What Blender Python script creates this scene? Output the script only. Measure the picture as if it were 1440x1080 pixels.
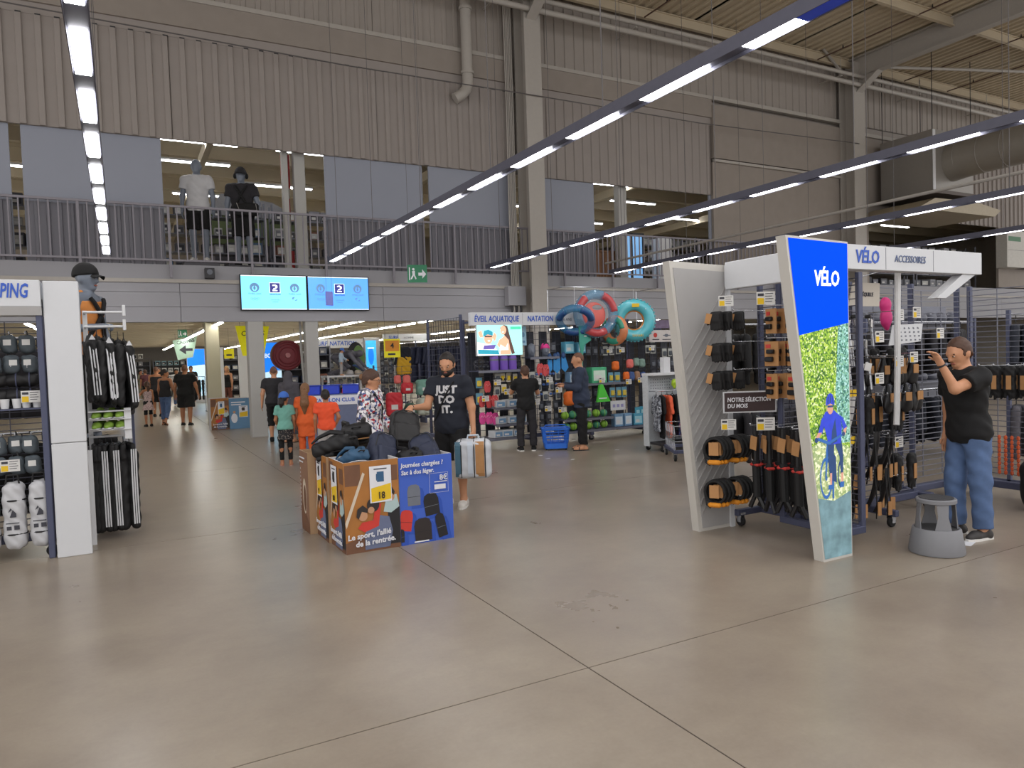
import bpy, bmesh, math, random
import numpy as np
from mathutils import Matrix, Vector
from mathutils.bvhtree import BVHTree

for _o in list(bpy.data.objects):
    bpy.data.objects.remove(_o)
SC = bpy.context.scene
COL = SC.collection
random.seed(7)
PI = math.pi

# ------------------------------------------------------------------ camera
cam_d = bpy.data.cameras.new('camera')
cam_d.sensor_width = 36.0
cam_d.lens = 1015.0 / 1440.0 * 36.0
cam_d.clip_end = 300
cam = bpy.data.objects.new('camera', cam_d)
COL.objects.link(cam)
_r = [[0.879002, 0.046754, -0.474519], [-0.475681, 0.017329, -0.879447], [-0.032894, 0.998756, 0.037472]]
cam.matrix_world = Matrix(((_r[0][0], _r[0][1], _r[0][2], 0.0), (_r[1][0], _r[1][1], _r[1][2], 0.0), (_r[2][0], _r[2][1], _r[2][2], 1.65), (0, 0, 0, 1)))
SC.camera = cam

# ------------------------------------------------------------------ world: even light of the rest of the hall
W = bpy.data.worlds.new('world')
SC.world = W
W.use_nodes = True
W.node_tree.nodes['Background'].inputs[0].default_value = (1.0, 0.985, 0.975, 1)
W.node_tree.nodes['Background'].inputs[1].default_value = 1.28
LIGHT_HALL = 20.0      # strip lights over the hall
LIGHT_LOW = 28.0        # strip lights under the gallery
LIGHT_UP = 18.0         # lights on the gallery

# ------------------------------------------------------------------ exposure
SC.view_settings.view_transform = 'Standard'
SC.view_settings.look = 'None'
SC.view_settings.exposure = 0.1
SC.view_settings.gamma = 1.0
SC.view_settings.use_curve_mapping = False

# ------------------------------------------------------------------ materials
def lin(c):
    if isinstance(c, str):
        c = [int(c[i:i + 2], 16) / 255 for i in (0, 2, 4)]
    return tuple(((x / 12.92) if x <= 0.04045 else ((x + 0.055) / 1.055) ** 2.4) for x in c)

_mats = {}
def M(name, col='888888', rough=0.6, metal=0.0, var=0.12, scale=12.0, emit=0.0, coat=0.0, bump=0.0, trans=0.0, spec=0.5):
    """one procedural material: colour broken up by noise, optional relief, glow or gloss"""
    if name in _mats:
        return _mats[name]
    m = bpy.data.materials.new(name)
    m.use_nodes = True
    nt = m.node_tree
    b = nt.nodes['Principled BSDF']
    c = lin(col)
    b.inputs['Roughness'].default_value = rough
    b.inputs['Metallic'].default_value = metal
    b.inputs['Specular IOR Level'].default_value = spec
    b.inputs['Coat Weight'].default_value = coat
    if trans:
        b.inputs['Alpha'].default_value = 1 - trans
    tc = nt.nodes.new('ShaderNodeTexCoord')
    nz = nt.nodes.new('ShaderNodeTexNoise')
    nz.inputs['Scale'].default_value = scale
    nz.inputs['Detail'].default_value = 3
    nt.links.new(tc.outputs['Object'], nz.inputs['Vector'])
    mx = nt.nodes.new('ShaderNodeMix')
    mx.data_type = 'RGBA'
    mx.inputs['A'].default_value = tuple(x * (1 - var) for x in c) + (1,)
    mx.inputs['B'].default_value = tuple(min(1, x * (1 + var)) for x in c) + (1,)
    nt.links.new(nz.outputs['Fac'], mx.inputs['Factor'])
    nt.links.new(mx.outputs['Result'], b.inputs['Base Color'])
    if emit:
        nt.links.new(mx.outputs['Result'], b.inputs['Emission Color'])
        b.inputs['Emission Strength'].default_value = emit
    if bump:
        bp = nt.nodes.new('ShaderNodeBump')
        bp.inputs['Strength'].default_value = bump
        bp.inputs['Distance'].default_value = 0.01
        nt.links.new(nz.outputs['Fac'], bp.inputs['Height'])
        nt.links.new(bp.outputs['Normal'], b.inputs['Normal'])
    _mats[name] = m
    return m

def M_cells(name, cols, scale=30.0, rough=0.7, emit=0.0, bg=None, thr=0.0, stretch=(1, 1, 1)):
    """random patches out of a small palette (printed cloth, leaves)"""
    if name in _mats:
        return _mats[name]
    m = bpy.data.materials.new(name)
    m.use_nodes = True
    nt = m.node_tree
    b = nt.nodes['Principled BSDF']
    b.inputs['Roughness'].default_value = rough
    tc = nt.nodes.new('ShaderNodeTexCoord')
    mp = nt.nodes.new('ShaderNodeMapping')
    mp.inputs['Scale'].default_value = stretch
    nt.links.new(tc.outputs['Object'], mp.inputs['Vector'])
    vo = nt.nodes.new('ShaderNodeTexVoronoi')
    vo.inputs['Scale'].default_value = scale
    nt.links.new(mp.outputs['Vector'], vo.inputs['Vector'])
    cr = nt.nodes.new('ShaderNodeValToRGB')
    cr.color_ramp.interpolation = 'CONSTANT'
    el = cr.color_ramp.elements
    n = len(cols)
    while len(el) < n:
        el.new(0.5)
    for i, c in enumerate(cols):
        el[i].position = i / n
        el[i].color = lin(c) + (1,)
    sp = nt.nodes.new('ShaderNodeSeparateColor')
    nt.links.new(vo.outputs['Color'], sp.inputs['Color'])
    nt.links.new(sp.outputs['Red'], cr.inputs['Fac'])
    nt.links.new(cr.outputs['Color'], b.inputs['Base Color'])
    if emit:
        nt.links.new(cr.outputs['Color'], b.inputs['Emission Color'])
        b.inputs['Emission Strength'].default_value = emit
    _mats[name] = m
    return m

def M_floor():
    m = bpy.data.materials.new('polished_concrete')
    m.use_nodes = True
    nt = m.node_tree
    b = nt.nodes['Principled BSDF']
    geo = nt.nodes.new('ShaderNodeNewGeometry')
    def noise(scale, detail, rough, stretch=(1, 1, 1)):
        mp = nt.nodes.new('ShaderNodeMapping')
        mp.inputs['Scale'].default_value = stretch
        nt.links.new(geo.outputs['Position'], mp.inputs['Vector'])
        n = nt.nodes.new('ShaderNodeTexNoise')
        n.inputs['Scale'].default_value = scale
        n.inputs['Detail'].default_value = detail
        n.inputs['Roughness'].default_value = rough
        nt.links.new(mp.outputs['Vector'], n.inputs['Vector'])
        return n
    n1 = noise(0.9, 6, 0.65)
    n2 = noise(3.2, 9, 0.72, (1.0, 1.5, 1.0))
    n3 = noise(45.0, 4, 0.6)
    cr = nt.nodes.new('ShaderNodeValToRGB')
    cr.color_ramp.elements[0].position = 0.3
    cr.color_ramp.elements[0].color = lin(FLOOR_A) + (1,)
    cr.color_ramp.elements[1].position = 0.7
    cr.color_ramp.elements[1].color = lin(FLOOR_B) + (1,)
    nt.links.new(n1.outputs['Fac'], cr.inputs['Fac'])
    mx = nt.nodes.new('ShaderNodeMix')
    mx.data_type = 'RGBA'
    mx.blend_type = 'MULTIPLY'
    cr2 = nt.nodes.new('ShaderNodeValToRGB')
    cr2.color_ramp.elements[0].position = 0.2
    cr2.color_ramp.elements[0].color = (0.74, 0.73, 0.72, 1)
    cr2.color_ramp.elements[1].position = 0.55
    cr2.color_ramp.elements[1].color = (1, 1, 1, 1)
    nt.links.new(n2.outputs['Fac'], cr2.inputs['Fac'])
    mx.inputs['Factor'].default_value = 0.42
    nt.links.new(cr.outputs['Color'], mx.inputs['A'])
    nt.links.new(cr2.outputs['Color'], mx.inputs['B'])
    mx2 = nt.nodes.new('ShaderNodeMix')
    mx2.data_type = 'RGBA'
    mx2.blend_type = 'MULTIPLY'
    mx2.inputs['Factor'].default_value = 0.16
    nt.links.new(mx.outputs['Result'], mx2.inputs['A'])
    nt.links.new(n3.outputs['Fac'], mx2.inputs['B'])
    nt.links.new(mx2.outputs['Result'], b.inputs['Base Color'])
    mr = nt.nodes.new('ShaderNodeMapRange')
    mr.inputs['To Min'].default_value = 0.24
    mr.inputs['To Max'].default_value = 0.34
    nt.links.new(n1.outputs['Fac'], mr.inputs['Value'])
    nt.links.new(mr.outputs['Result'], b.inputs['Roughness'])
    b.inputs['Specular IOR Level'].default_value = 0.55
    return m

# ------------------------------------------------------------------ mesh building
class MB:
    """collects shapes; build() links them as one mesh object"""
    def __init__(self):
        self.v = []; self.f = []; self.m = []; self.k = 0
        self.T = None
    def mat(self, k):
        self.k = k
        return self
    def add(self, vs, fs):
        n = len(self.v)
        if self.T is not None:
            vs = [tuple(self.T @ Vector(p)) for p in vs]
        self.v += [tuple(p) for p in vs]
        self.f += [tuple(i + n for i in f) for f in fs]
        self.m += [self.k] * len(fs)
        return self
    def box(self, x0, x1, y0, y1, z0, z1, b=0.0):
        if b <= 0:
            vs = [(x0, y0, z0), (x1, y0, z0), (x1, y1, z0), (x0, y1, z0), (x0, y0, z1), (x1, y0, z1), (x1, y1, z1), (x0, y1, z1)]
            return self.add(vs, [(3, 2, 1, 0), (4, 5, 6, 7), (0, 1, 5, 4), (1, 2, 6, 5), (2, 3, 7, 6), (3, 0, 4, 7)])
        b = min(b, (x1 - x0) / 2.1, (y1 - y0) / 2.1, (z1 - z0) / 2.1)
        def ring(o, z):
            return [(x0 + b, y0 + o, z), (x1 - b, y0 + o, z), (x1 - o, y0 + b, z), (x1 - o, y1 - b, z), (x1 - b, y1 - o, z), (x0 + b, y1 - o, z), (x0 + o, y1 - b, z), (x0 + o, y0 + b, z)]
        return self.loft([ring(b, z0), ring(0, z0 + b), ring(0, z1 - b), ring(b, z1)])
    def cbox(self, c, s, rz=0.0, rx=0.0, ry=0.0, b=0.0):
        T0 = self.T
        R = Matrix.Translation(c) @ Matrix.Rotation(rz, 4, 'Z') @ Matrix.Rotation(ry, 4, 'Y') @ Matrix.Rotation(rx, 4, 'X')
        self.T = R if T0 is None else T0 @ R
        self.box(-s[0] / 2, s[0] / 2, -s[1] / 2, s[1] / 2, -s[2] / 2, s[2] / 2, b)
        self.T = T0
        return self
    def loft(self, rings, closed=True, caps=True):
        n = len(rings[0]); vs = [p for r in rings for p in r]; fs = []
        for i in range(len(rings) - 1):
            for j in range(n if closed else n - 1):
                a = i * n + j; b = i * n + (j + 1) % n
                fs.append((a, b, b + n, a + n))
        if caps and closed:
            fs.append(tuple(range(n - 1, -1, -1)))
            fs.append(tuple(range((len(rings) - 1) * n, len(rings) * n)))
        return self.add(vs, fs)
    def tube(self, pts, r, n=8, caps=True, closed=False):
        pts = [Vector(p) for p in pts]; rings = []; N = len(pts)
        rs = r if isinstance(r, (list, tuple)) else [r] * N
        up = None
        for i, p in enumerate(pts):
            if closed:
                d = pts[(i + 1) % N] - pts[i - 1]
            else:
                d = pts[min(i + 1, N - 1)] - pts[max(i - 1, 0)]
            d.normalize()
            if up is None:
                up = Vector((0, 0, 1)) if abs(d.z) < 0.9 else Vector((1, 0, 0))
            a = d.cross(up)
            if a.length < 1e-5:
                a = d.cross(Vector((0.3, 1, 0.2)))
            a.normalize(); b = a.cross(d); up = b
            rings.append([tuple(p + (a * math.cos(2 * PI * k / n) + b * math.sin(2 * PI * k / n)) * rs[i]) for k in range(n)])
        if closed:
            rings.append(rings[0]); return self.loft(rings, caps=False)
        return self.loft(rings, caps=caps)
    def lathe(self, prof, n=16, c=(0, 0, 0), axis='Z', caps=True, sx=1.0, sy=1.0):
        rings = []
        for r, h in prof:
            ring = []
            for k in range(n):
                a = 2 * PI * k / n; x = r * math.cos(a) * sx; y = r * math.sin(a) * sy
                if axis == 'Z': q = (c[0] + x, c[1] + y, c[2] + h)
                elif axis == 'Y': q = (c[0] + x, c[1] + h, c[2] - y)
                else: q = (c[0] + h, c[1] + x, c[2] + y)
                ring.append(q)
            rings.append(ring)
        return self.loft(rings, caps=caps)
    def cyl(self, c, r, h, n=14, axis='Z'):
        return self.lathe([(r, 0), (r, h)], n, c, axis)
    def ell(self, c, r, n=14, m=8):
        return self.lathe([(max(1e-4, math.sin(PI * i / m)), -math.cos(PI * i / m)) for i in range(m + 1)], n, caps=False) if False else self._ell(c, r, n, m)
    def _ell(self, c, r, n, m):
        rings = []
        for i in range(m + 1):
            t = PI * (0.02 + 0.96 * i / m)
            rings.append([(c[0] + r[0] * math.sin(t) * math.cos(2 * PI * k / n), c[1] + r[1] * math.sin(t) * math.sin(2 * PI * k / n), c[2] - r[2] * math.cos(t)) for k in range(n)])
        return self.loft(rings)
    def torus(self, c, R, r, axis='Y', n=40, m=12, sz=1.0):
        pts = []
        for k in range(n):
            a = 2 * PI * k / n
            u, w = R * math.cos(a), R * math.sin(a) * sz
            pts.append((c[0] + u, c[1], c[2] + w) if axis == 'Y' else ((c[0], c[1] + u, c[2] + w) if axis == 'X' else (c[0] + u, c[1] + w, c[2])))
        return self.tube(pts, r, m, closed=True)
    def prism(self, poly, d0, d1, plane='XZ'):
        """polygon given in XZ (depth along Y), YZ (depth X) or XY (depth Z)"""
        def q(p, d):
            return (p[0], d, p[1]) if plane == 'XZ' else ((d, p[0], p[1]) if plane == 'YZ' else (p[0], p[1], d))
        n = len(poly)
        vs = [q(p, d0) for p in poly] + [q(p, d1) for p in poly]
        fs = [tuple(range(n)), tuple(range(2 * n - 1, n - 1, -1))]
        fs += [(i, i + n, (i + 1) % n + n, (i + 1) % n) for i in range(n)]
        return self.add(vs, fs)
    def grid(self, fn, nu, nv):
        vs = [fn(i / nu, j / nv) for j in range(nv + 1) for i in range(nu + 1)]
        fs = [(j * (nu + 1) + i, j * (nu + 1) + i + 1, (j + 1) * (nu + 1) + i + 1, (j + 1) * (nu + 1) + i) for j in range(nv) for i in range(nu)]
        return self.add(vs, fs)
    def mesh(self, name, mats, smooth=False, fix=True):
        me = bpy.data.meshes.new(name)
        me.from_pydata(self.v, [], self.f)
        if not isinstance(mats, (list, tuple)):
            mats = [mats]
        for m in mats:
            me.materials.append(m)
        if len(mats) > 1:
            me.polygons.foreach_set('material_index', self.m)
        if fix:
            bm = bmesh.new(); bm.from_mesh(me)
            bmesh.ops.recalc_face_normals(bm, faces=bm.faces)
            bm.to_mesh(me); bm.free()
        if smooth:
            me.shade_smooth()
            if smooth != 'all':
                try:
                    me.set_sharp_from_angle(angle=math.radians(40))
                except Exception:
                    pass
        me.update()
        return me
    def build(self, name, mats, parent=None, loc=None, rz=0.0, smooth=False, fix=True):
        return link(name, self.mesh(name, mats, smooth, fix), parent, loc, rz)

def link(name, me, parent=None, loc=None, rz=0.0):
    o = bpy.data.objects.new(name, me)
    COL.objects.link(o)
    if parent is not None:
        o.parent = parent
    if loc is not None:
        o.location = loc
    if rz:
        o.rotation_euler = (0, 0, rz)
    return o

def tag(o, label=None, cat=None, group=None, kind=None):
    if label: o['label'] = label
    if cat: o['category'] = cat
    if group: o['group'] = group
    if kind: o['kind'] = kind
    return o

def thing(name, label, cat, loc=(0, 0, 0), rz=0.0, group=None, kind=None):
    o = bpy.data.objects.new(name, None)
    o.empty_display_size = 0.1
    COL.objects.link(o)
    o.location = loc
    o.rotation_euler = (0, 0, rz)
    return tag(o, label, cat, group, kind)

def dup(root, loc, rz=None, label=None, group=None, scale=None):
    r = root.copy(); COL.objects.link(r)
    r.location = loc
    if rz is not None: r.rotation_euler = (0, 0, rz)
    if scale is not None: r.scale = (scale, scale, scale) if not isinstance(scale, tuple) else scale
    if label: r['label'] = label
    if group: r['group'] = group
    for ch in list(root.children):
        c = ch.copy(); COL.objects.link(c); c.parent = r
        for g in list(ch.children):
            d = g.copy(); COL.objects.link(d); d.parent = c
    return r

class Proto:
    """places the first one itself, then copies"""
    def __init__(self, root):
        self.root = root; self.used = False
    def put(self, loc, rz=None, label=None, group=None, scale=None):
        if not self.used:
            self.used = True
            r = self.root
            r.location = loc
            if rz is not None: r.rotation_euler = (0, 0, rz)
            if scale is not None: r.scale = (scale, scale, scale) if not isinstance(scale, tuple) else scale
            if label: r['label'] = label
            if group: r['group'] = group
            return r
        return dup(self.root, loc, rz, label, group, scale)

def text(name, s, size, mat, parent, loc, face='-Y', align='CENTER', bold=0.0, shear=0.0, depth=0.002, sx=1.0, tilt=0.0, T=None):
    """flat lettering turned into a mesh; face = the side it reads from"""
    cu = bpy.data.curves.new(name, 'FONT')
    cu.body = s; cu.size = size; cu.align_x = align; cu.align_y = 'CENTER'
    cu.offset = bold; cu.shear = shear; cu.extrude = depth; cu.resolution_u = 2
    o = bpy.data.objects.new(name, cu)
    COL.objects.link(o)
    dg = bpy.context.evaluated_depsgraph_get()
    me = bpy.data.meshes.new_from_object(o.evaluated_get(dg))
    bpy.data.objects.remove(o); bpy.data.curves.remove(cu)
    me.name = name
    R = {'-Y': Matrix.Rotation(PI / 2, 4, 'X'), '-X': Matrix.Rotation(-PI / 2, 4, 'Z') @ Matrix.Rotation(PI / 2, 4, 'X'),
         '+X': Matrix.Rotation(PI / 2, 4, 'Z') @ Matrix.Rotation(PI / 2, 4, 'X'), 'Z': Matrix.Identity(4)}[face]
    me.transform(Matrix.Translation(loc) @ R @ Matrix.Rotation(tilt, 4, 'Z') @ Matrix.Diagonal((sx, 1, 1, 1)))
    if T is not None:
        me.transform(T)
    me.materials.clear(); me.materials.append(mat)
    return link(name, me, parent)

# ------------------------------------------------------------------ soft bodies: signed distance fields meshed by surface nets
def smin(a, b, k):
    h = np.clip(0.5 + 0.5 * (b - a) / k, 0, 1)
    return b * (1 - h) + a * h - k * h * (1 - h)

def p_cap(a, b, ra, rb=None, flat=None):
    rb = ra if rb is None else rb
    a = np.array(a, float); b = np.array(b, float); R = max(ra, rb)
    lo = np.minimum(a, b) - R; hi = np.maximum(a, b) + R
    ba = b - a; L2 = max(1e-9, float(ba @ ba))
    def f(P):
        pa = P - a
        t = np.clip((pa @ ba) / L2, 0, 1)
        return np.linalg.norm(pa - t[..., None] * ba, axis=-1) - (ra + (rb - ra) * t)
    return lo, hi, f, 1

def p_sleeve(a, b, ra, rb):
    """tapered limb with a flat cut end at b"""
    lo, hi, f, _ = p_cap(a, b, ra, rb)
    a = np.array(a, float); b = np.array(b, float); d = (b - a) / np.linalg.norm(b - a)
    return lo, hi, (lambda P: np.maximum(f(P), (P - b) @ d)), 1

def p_ell(c, r, R=None, sign=1):
    c = np.array(c, float); r = np.array(r, float); m = r.max()
    Rm = None if R is None else np.array(R)[:3, :3]
    def f(P):
        q = P - c
        if Rm is not None: q = q @ Rm
        k = np.linalg.norm(q / r, axis=-1)
        return (k - 1) * r.min() * 0.75 + (k - 1) * 0.25 * m * 0.5
    return c - m, c + m, f, sign

def p_loft(secs, R=None, o=(0, 0, 0), sign=1):
    """secs: (z, rx, ry, cy, cx); ellipse sections stacked along z, moved by R about o"""
    s = np.array([list(x) + [0] * (5 - len(x)) for x in secs], float)
    s = s[np.argsort(s[:, 0])]
    o = np.array(o, float)
    Rm = np.eye(3) if R is None else np.array(R)[:3, :3]
    m = float(np.max(s[:, 1:3])) + 0.06
    ends = np.array([o + Rm @ (np.array([s[i, 4], s[i, 3], s[i, 0]]) - o) for i in range(len(s))])
    def f(P):
        q = (P - o) @ Rm + o
        z = q[..., 2]
        rx = np.interp(z, s[:, 0], s[:, 1]); ry = np.interp(z, s[:, 0], s[:, 2])
        cy = np.interp(z, s[:, 0], s[:, 3]); cx = np.interp(z, s[:, 0], s[:, 4])
        k = np.sqrt(((q[..., 0] - cx) / rx) ** 2 + ((q[..., 1] - cy) / ry) ** 2)
        d = (k - 1) * np.minimum(rx, ry)
        return np.maximum(d, np.maximum(s[0, 0] - z, z - s[-1, 0]))
    return ends.min(0) - m, ends.max(0) + m, f, sign

def p_cut(n, d):
    """keeps the side n.p < d"""
    n = np.array(n, float)
    return None, None, (lambda P: P @ n - d), 2

def p_rbox(c, s, rad, R=None):
    c = np.array(c, float); h = np.array(s, float) / 2 - rad
    Rm = None if R is None else np.array(R)[:3, :3]
    m = float(np.linalg.norm(np.array(s))) / 2
    def f(P):
        q = P - c
        if Rm is not None: q = q @ Rm
        q = np.abs(q) - h
        return np.linalg.norm(np.maximum(q, 0), axis=-1) + np.minimum(q.max(-1), 0) - rad
    return c - m, c + m, f, 1

def sdf_mesh(name, prims, vox, k, mat, wrinkle=None, extra=None):
    los = [p[0] for p in prims if p[3] == 1]; his = [p[1] for p in prims if p[3] == 1]
    lo = np.min(los, 0) - 2.5 * vox; hi = np.max(his, 0) + 2.5 * vox
    n = np.ceil((hi - lo) / vox).astype(int) + 1
    D = np.full(n, 0.25, np.float32)
    ax = [lo[i] + vox * np.arange(n[i]) for i in range(3)]
    for pl, ph, f, sg in prims:
        if sg == 1 or sg == -1:
            i0 = np.clip(((pl - lo - k * 1.5 - 2 * vox) / vox).astype(int), 0, n - 1)
            i1 = np.clip(np.ceil((ph - lo + k * 1.5 + 2 * vox) / vox).astype(int) + 1, 1, n)
        else:
            i0 = np.zeros(3, int); i1 = n
        sl = tuple(slice(i0[i], i1[i]) for i in range(3))
        G = np.stack(np.meshgrid(*[ax[i][sl[i]] for i in range(3)], indexing='ij'), -1)
        d = f(G)
        if sg == 1: D[sl] = smin(D[sl], d, k)
        elif sg == -1: D[sl] = np.maximum(D[sl], -d)
        else: D[sl] = np.maximum(D[sl], d)
    if wrinkle:
        G = np.stack(np.meshgrid(*ax, indexing='ij'), -1)
        a, fr = wrinkle
        w = np.sin(G[..., 2] * fr + 2.3 * np.sin(G[..., 0] * fr * 0.45) + 1.7 * np.sin(G[..., 1] * fr * 0.5)) * np.sin(G[..., 0] * fr * 0.6 + G[..., 1] * fr * 0.4 + 0.4 * G[..., 2] * fr)
        D = D + a * w
    neg = D < 0
    c = np.zeros(np.array(D.shape) - 1, int)
    cs = [(slice(i, i - 1 if i == 0 else None)) for i in (0, 1)]
    def sub(A, i, j, l):
        return A[i:A.shape[0] - 1 + i, j:A.shape[1] - 1 + j, l:A.shape[2] - 1 + l]
    for i in (0, 1):
        for j in (0, 1):
            for l in (0, 1):
                c += sub(neg, i, j, l)
    act = (c > 0) & (c < 8)
    idx = -np.ones(act.shape, int)
    ids = np.argwhere(act)
    idx[act] = np.arange(len(ids))
    acc = np.zeros((len(ids), 3)); cnt = np.zeros(len(ids))
    corners = [(0, 0, 0), (1, 0, 0), (0, 1, 0), (1, 1, 0), (0, 0, 1), (1, 0, 1), (0, 1, 1), (1, 1, 1)]
    for u in range(8):
        for w_ in range(u + 1, 8):
            A = np.array(corners[u]); B = np.array(corners[w_])
            if np.abs(A - B).sum() != 1: continue
            da = D[tuple((ids + A).T)]; db = D[tuple((ids + B).T)]
            mk = (da < 0) != (db < 0)
            t = da / np.where(mk, da - db, 1)
            p = A + t[:, None] * (B - A)
            acc[mk] += p[mk]; cnt[mk] += 1
    V = lo + vox * (ids + acc / cnt[:, None])
    quads = []
    for axn in range(3):
        o1, o2 = [(1, 2), (2, 0), (0, 1)][axn]
        s0 = [slice(None)] * 3; s1 = [slice(None)] * 3
        s0[axn] = slice(0, -1); s1[axn] = slice(1, None)
        ch = neg[tuple(s0)] != neg[tuple(s1)]
        pts = np.argwhere(ch)
        ok = (pts[:, o1] > 0) & (pts[:, o2] > 0) & (pts[:, o1] < act.shape[o1]) & (pts[:, o2] < act.shape[o2])
        pts = pts[ok]
        e1 = np.zeros(3, int); e1[o1] = 1; e2 = np.zeros(3, int); e2[o2] = 1
        q = np.stack([idx[tuple((pts - e1 - e2).T)], idx[tuple((pts - e2).T)], idx[tuple(pts.T)], idx[tuple((pts - e1).T)]], 1)
        fl = neg[tuple(pts.T)]
        q[~fl] = q[~fl][:, ::-1]
        quads.append(q)
    Q = np.concatenate(quads)
    Q = Q[(Q >= 0).all(1)]
    vs = [tuple(p) for p in V]; fs = [tuple(int(i) for i in r) for r in Q]
    if extra is not None:
        nn = len(vs)
        vs += extra.v; fs += [tuple(i + nn for i in f) for f in extra.f]
    me = bpy.data.meshes.new(name)
    me.from_pydata(vs, [], fs)
    me.materials.append(mat)
    me.shade_smooth()
    me.update()
    return me

# ================================================================== STRUCTURE
FLOOR_A = '8a7d70'
FLOOR_B = 'a29686'
WALL_Y = 17.4
m_floor = M_floor()
m_joint = M('joint_filler', '2e2622', 0.8)
m_clad = M('cladding_paint', '958d88', 0.75, var=0.06, scale=2.5)
m_clad2 = M('cladding_paint_upper', '9a928b', 0.75, var=0.06, scale=2.5)
m_conc = M('painted_concrete', '90877f', 0.85, var=0.1, scale=3, bump=0.1)
m_panel = M('gallery_panel', '8f93a0', 0.6, var=0.03, scale=1.5)
m_fascia = M('fascia_paint', '98979c', 0.6, var=0.03, scale=1.5)
m_steel = M('painted_steel', 'a8a29b', 0.55, var=0.05)
m_roof = M('roof_deck', 'bfb199', 0.8, var=0.1, scale=1.2)
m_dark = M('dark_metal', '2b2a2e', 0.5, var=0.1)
m_black = M('black_plastic', '0c0b0e', 0.5)
m_grey = M('grey_metal', '6d6f7a', 0.45, metal=0.3)
m_strip = M('light_housing', '5a5a68', 0.5, metal=0.2)
m_white = M('white_paint', 'd2d2d4', 0.5, var=0.03)
m_under = M('soffit_paint', 'c8bda6', 0.8, var=0.06, scale=2)
m_rail = M('railing_paint', '86828a', 0.5)
m_wire = M('steel_wire', '5a5656', 0.5)

fl = MB()
fl.box(-12, 42, -9, 56, -0.30, -0.003)
floor = fl.build('floor', m_joint)
tag(floor, kind='structure')
gx = [-12, -7.31, 2.09, 11.49, 20.9, 30.3, 42]
gy = [-9, -6.1, -1.48, 3.13, 7.62, 12.4, 17.1, 21.8, 26.5, 31.2, 35.9, 40.6, 45.3, 50, 56]
for i in range(len(gx) - 1):
    for j in range(len(gy) - 1):
        s = MB()
        s.box(gx[i] + 0.004, gx[i + 1] - 0.004, gy[j] + 0.004, gy[j + 1] - 0.004, -0.003, 0.0)
        s.build('floor_slab', m_floor, floor)

def corr(mb, x0, x1, z0, z1, y, pitch=0.33, depth=0.05, frac=0.35, th=0.02):
    """trapezoid sheet with vertical ribs standing proud towards -Y"""
    prof = []
    x = x0
    while x < x1 - 1e-6:
        w = min(pitch, x1 - x)
        a = w * (1 - frac) ; s = w * 0.06
        prof += [(x, y), (x + a - s, y), (x + a, y - depth), (x + w - s, y - depth), (x + w, y)]
        x += w
    vs = []
    for px, py in prof:
        vs += [(px, py, z0), (px, py, z1)]
    n = len(prof)
    fs = [(2 * i, 2 * i + 2, 2 * i + 3, 2 * i + 1) for i in range(n - 1)]
    mb.add(vs, fs)
    mb.box(x0, x1, y + 0.03, y + 0.06, z0, z1)

wall = thing('wall_back', None, None, kind='structure')
def wpart(name, mat, fn, **kw):
    b = MB(); fn(b)
    return b.build(name, mat, wall, **kw)
for (x0, x1) in ((-8, -3.4), (-3.4, 1.22), (1.22, 5.84), (5.84, 9.6)):
    wpart('cladding_sheet', m_clad, lambda b: corr(b, x0, x1 - 0.01, 6.62, 8.82, WALL_Y))
    wpart('upper_cladding_sheet', m_clad2, lambda b: corr(b, x0, x1 - 0.01, 9.72, 11.8, WALL_Y + 0.05, 0.33, 0.03))
for (x0, x1) in ((10.25, 13.5), (13.5, 16.85)):
    wpart('cladding_sheet', m_clad, lambda b: corr(b, x0, x1 - 0.01, 6.62, 8.82, WALL_Y, 0.3, 0.03))
for (x0, x1) in ((10.25, 14.6), (14.6, 18.9), (18.9, 23.0), (23.6, 28.2), (28.2, 32.8), (32.8, 42)):
    wpart('upper_cladding_sheet', m_clad2, lambda b: corr(b, x0, x1 - 0.01, 9.72, 11.8, WALL_Y + 0.05, 0.33, 0.03))
wpart('wall_core', m_clad2, lambda b: b.box(-8, 42, WALL_Y + 0.13, WALL_Y + 0.2, 6.66, 11.86))
# smooth strip, dark shade dashes along its lower edge, concrete band above it
wpart('smooth_strip', m_clad, lambda b: b.box(-8, 16.9, WALL_Y - 0.01, WALL_Y + 0.05, 8.82, 9.05))
for (x0, x1) in ((-8, 9.6), (10.25, 16.9)):
    wpart('concrete_band', m_conc, lambda b: b.box(x0, x1, WALL_Y - 0.07, WALL_Y + 0.05, 9.05, 9.62))
    wpart('band_ledge', m_steel, lambda b: b.box(x0, x1, WALL_Y - 0.1, WALL_Y + 0.02, 9.62, 9.72))
wpart('rib_end_shade', m_dark, lambda b: [b.box(-3.4 + 0.33 * k + 0.22, -3.4 + 0.33 * k + 0.32, WALL_Y - 0.056, WALL_Y - 0.04, 8.80, 8.825) for k in range(39)] and None)  # dark bars put in for the shade at the open rib ends
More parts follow.
